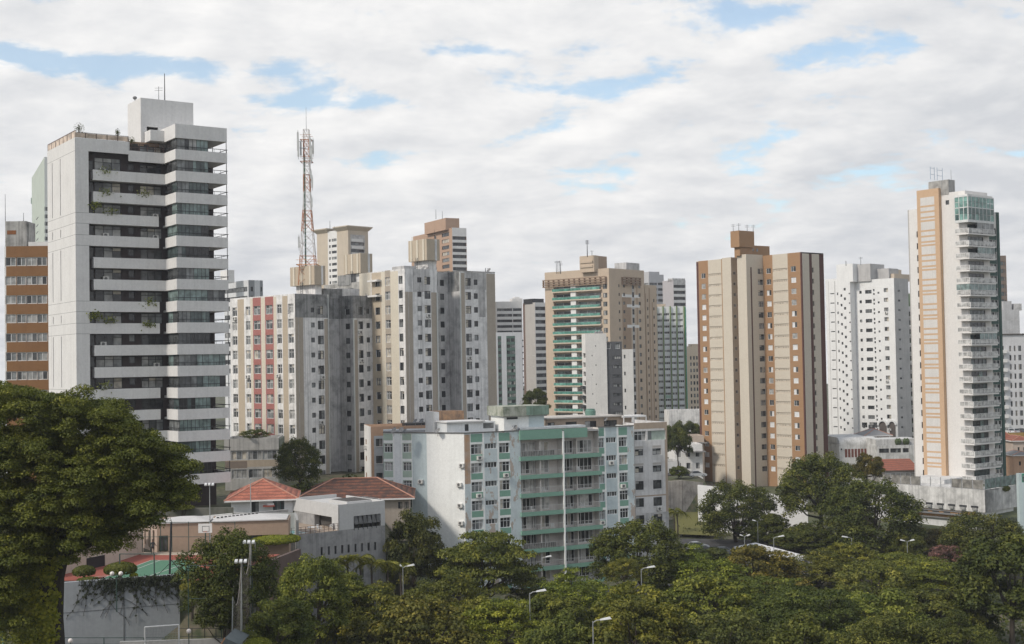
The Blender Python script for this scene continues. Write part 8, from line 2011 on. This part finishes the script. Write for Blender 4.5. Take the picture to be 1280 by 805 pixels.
def palm(px, py, Y, label, fr=13, L_=2.6, col=(1, 1, 1), zg=None, grp=None, seed=0):
    g = random.Random(int(px) + seed); t = at(px, py, Y); zg = ground_z(t.x, t.y) if zg is None else zg; o = empty('palm_tree', (t.x, t.y, zg), label, 'palm tree', grp); h = t.z - zg
    M = MB(); M.tube([(0, 0, 0), (.15, 0, h * .5), (0, 0, h - .3)], [.2, .15, .13], BARK, 7); M.build('trunk', o, off=(0, 0, 0))
    CC, AA, BB, TT = [], [], [], []
    for i in range(fr):
        a = 2 * PI * i / fr + g.uniform(-.2, .2); up = g.uniform(.25, 1.15); L2 = L_ * g.uniform(.8, 1.15); d = np.array([math.cos(a), math.sin(a), 0]); side = np.array([-math.sin(a), math.cos(a), 0]); n = 22
        for k in range(n):
            s = (k + 1) / n; pt = d * (L2 * s * (.85 if up > .8 else 1)) + np.array([0, 0, L2 * (up * s - (.55 + up * .75) * s * s) + h - .3])
            wl = .62 * L2 / 2.6 * math.sin(PI * min(.97, s * .85 + .12))
            for sg in (-1, 1): v = side * sg * wl * .5 + d * wl * .25 + np.array([0, 0, -wl * .28]); CC.append(pt + v); AA.append(v); BB.append(d * .055 + np.array([0, 0, .03])); TT.append(.5 + g.gauss(0, .2))
    c = inst('crown', quads('crown', np.array(CC), np.array(AA), np.array(BB), np.array(TT), LEAF), o, (0, 0, 0)); c.color = (*col, 1); return o
GP = 'palms under the concrete house'
for px, py, l in ((418, 694, 'palm furthest left under the slit windows of the concrete house'), (434, 690, 'second palm from the left under the slit windows of the concrete house'), (450, 689, 'tallest palm, below the middle of the slit windows'), (464, 695, 'palm below the right hand slit windows'), (484, 695, 'palm at the right corner of the concrete house'), (500, 700, 'palm beside the street lamp right of the concrete house')): palm(px, py + 6, 166, l, 13, 2.5, (1.15, 1.1, .75), None, GP)
palm(846, 640, 255, 'coconut palm right of the off white block', 13, 3.3, (1.0, .95, .7)); palm(842, 636, 262, 'second ragged palm behind the coconut palm by the off white block', 9, 2.4, (.9, .9, .7))
# plants on the big tower
def hang(us, px, py, n, label):
    b = TL; p = hit(px, py, b.w(0, -.15), b.dv); g = np.random.default_rng(int(px * 3 + py)); off = g.normal(0, 1, (n, 3)) * np.array([.55, .12, .3]); off[:, 2] -= np.abs(off[:, 0]) * .2
    R_ = np.array([[b.du.x, b.dv.x, 0], [b.du.y, b.dv.y, 0], [0, 0, 1]]); off = off @ R_.T; nr = unit(np.array([0, -.6, .5]) + g.normal(0, .5, (n, 3))); t = unit(np.cross(nr, g.normal(size=(n, 3)))); b_ = np.cross(nr, t); s = .3 * g.uniform(.6, 1.3, n)
    o = inst('balcony_plant', quads('balcony_plant', off, t * s[:, None] * .5, b_ * s[:, None] * .35, .55 + g.normal(0, .2, n), LEAF), None, tuple(p)); o.color = (.95, 1.05, .75, 1); tag(o, label, 'plant')
for px, py, n, l in ((132, 212, 60, 'small plant trailing over the topmost white band of the balconied tower'), (133, 239, 60, 'plant on the second white band near the left windows of the tower'), (181, 240, 50, 'plant on the second white band near the bay of the tower'), (121, 256, 110, 'leafy plants at the left end of the third balcony of the tower'), (140, 263, 80, 'low plants in the middle of the third balcony of the tower'), (119, 394, 120, 'biggest hanging plant on the tower, mid height beside the pier'), (138, 399, 90, 'trailing plant right of the biggest hanging plant on the tower'), (186, 405, 90, 'trailing plant below the mid height balcony near the bay'), (188, 377, 70, 'plant hanging at the right end of the balcony above the biggest one'), (130, 481, 60, 'row of low plants on the lowest visible full width band of the tower')): hang(0, px, py, n, l)
def roof_plant(px, py, w_, h_, label, col):
    b = TL; p = hit(px, py, b.w(0, 1.0), b.dv); g = np.random.default_rng(int(px)); n = 320; off = unit(g.normal(size=(n, 3))) * (g.uniform(.1, 1.15, (n, 1))) * np.array([w_, .4, h_]); nr = unit(g.normal(size=(n, 3))); t = unit(np.cross(nr, g.normal(size=(n, 3)))); b_ = np.cross(nr, t); s = .13 * g.uniform(.6, 1.3, n)
    o = empty('terrace_shrub', tuple(p - Vector((0, 0, h_ + .7))), label, 'plant'); c = inst('crown', quads('crown', off, t * s[:, None] * .5, b_ * s[:, None] * .35, .35 + g.normal(0, .2, n), LEAF), o, (0, 0, h_ + .7)); c.color = (*col, 1)
    M = MB(); M.tube([(0, 0, -.4), (.05, 0, h_ + .7)], .04, BARK, 5); 
    for i in range(5): M.tube([(0, 0, .3), (g.normal(0, w_ * .6), g.normal(0, .2), h_ + .7 + g.normal(0, h_ * .4))], .02, BARK, 4)
    M.build('trunk', o, off=(0, 0, 0))
roof_plant(98.5, 160, .75, .7, 'thin leafy shrub at the near corner of the roof terrace', (.8, .85, .7)); roof_plant(103, 168, 1.0, .35, 'low dark shrub beside the thin leafy shrub on the roof terrace', (.7, .75, .6)); roof_plant(117, 171, 1.2, .3, 'low clipped plants along the roof terrace rail', (.7, .75, .6)); roof_plant(147, 165.5, .35, .55, 'small upright shrub on the roof terrace near the service block', (.75, .8, .65)); roof_plant(146, 173, 1.0, .3, 'low shrub at the step of the roof terrace parapet', (.7, .7, .6)); roof_plant(164.5, 176, .6, .6, 'shrub behind the railing on the lower part of the roof terrace', (.75, .75, .65))
roof_plant2 = None
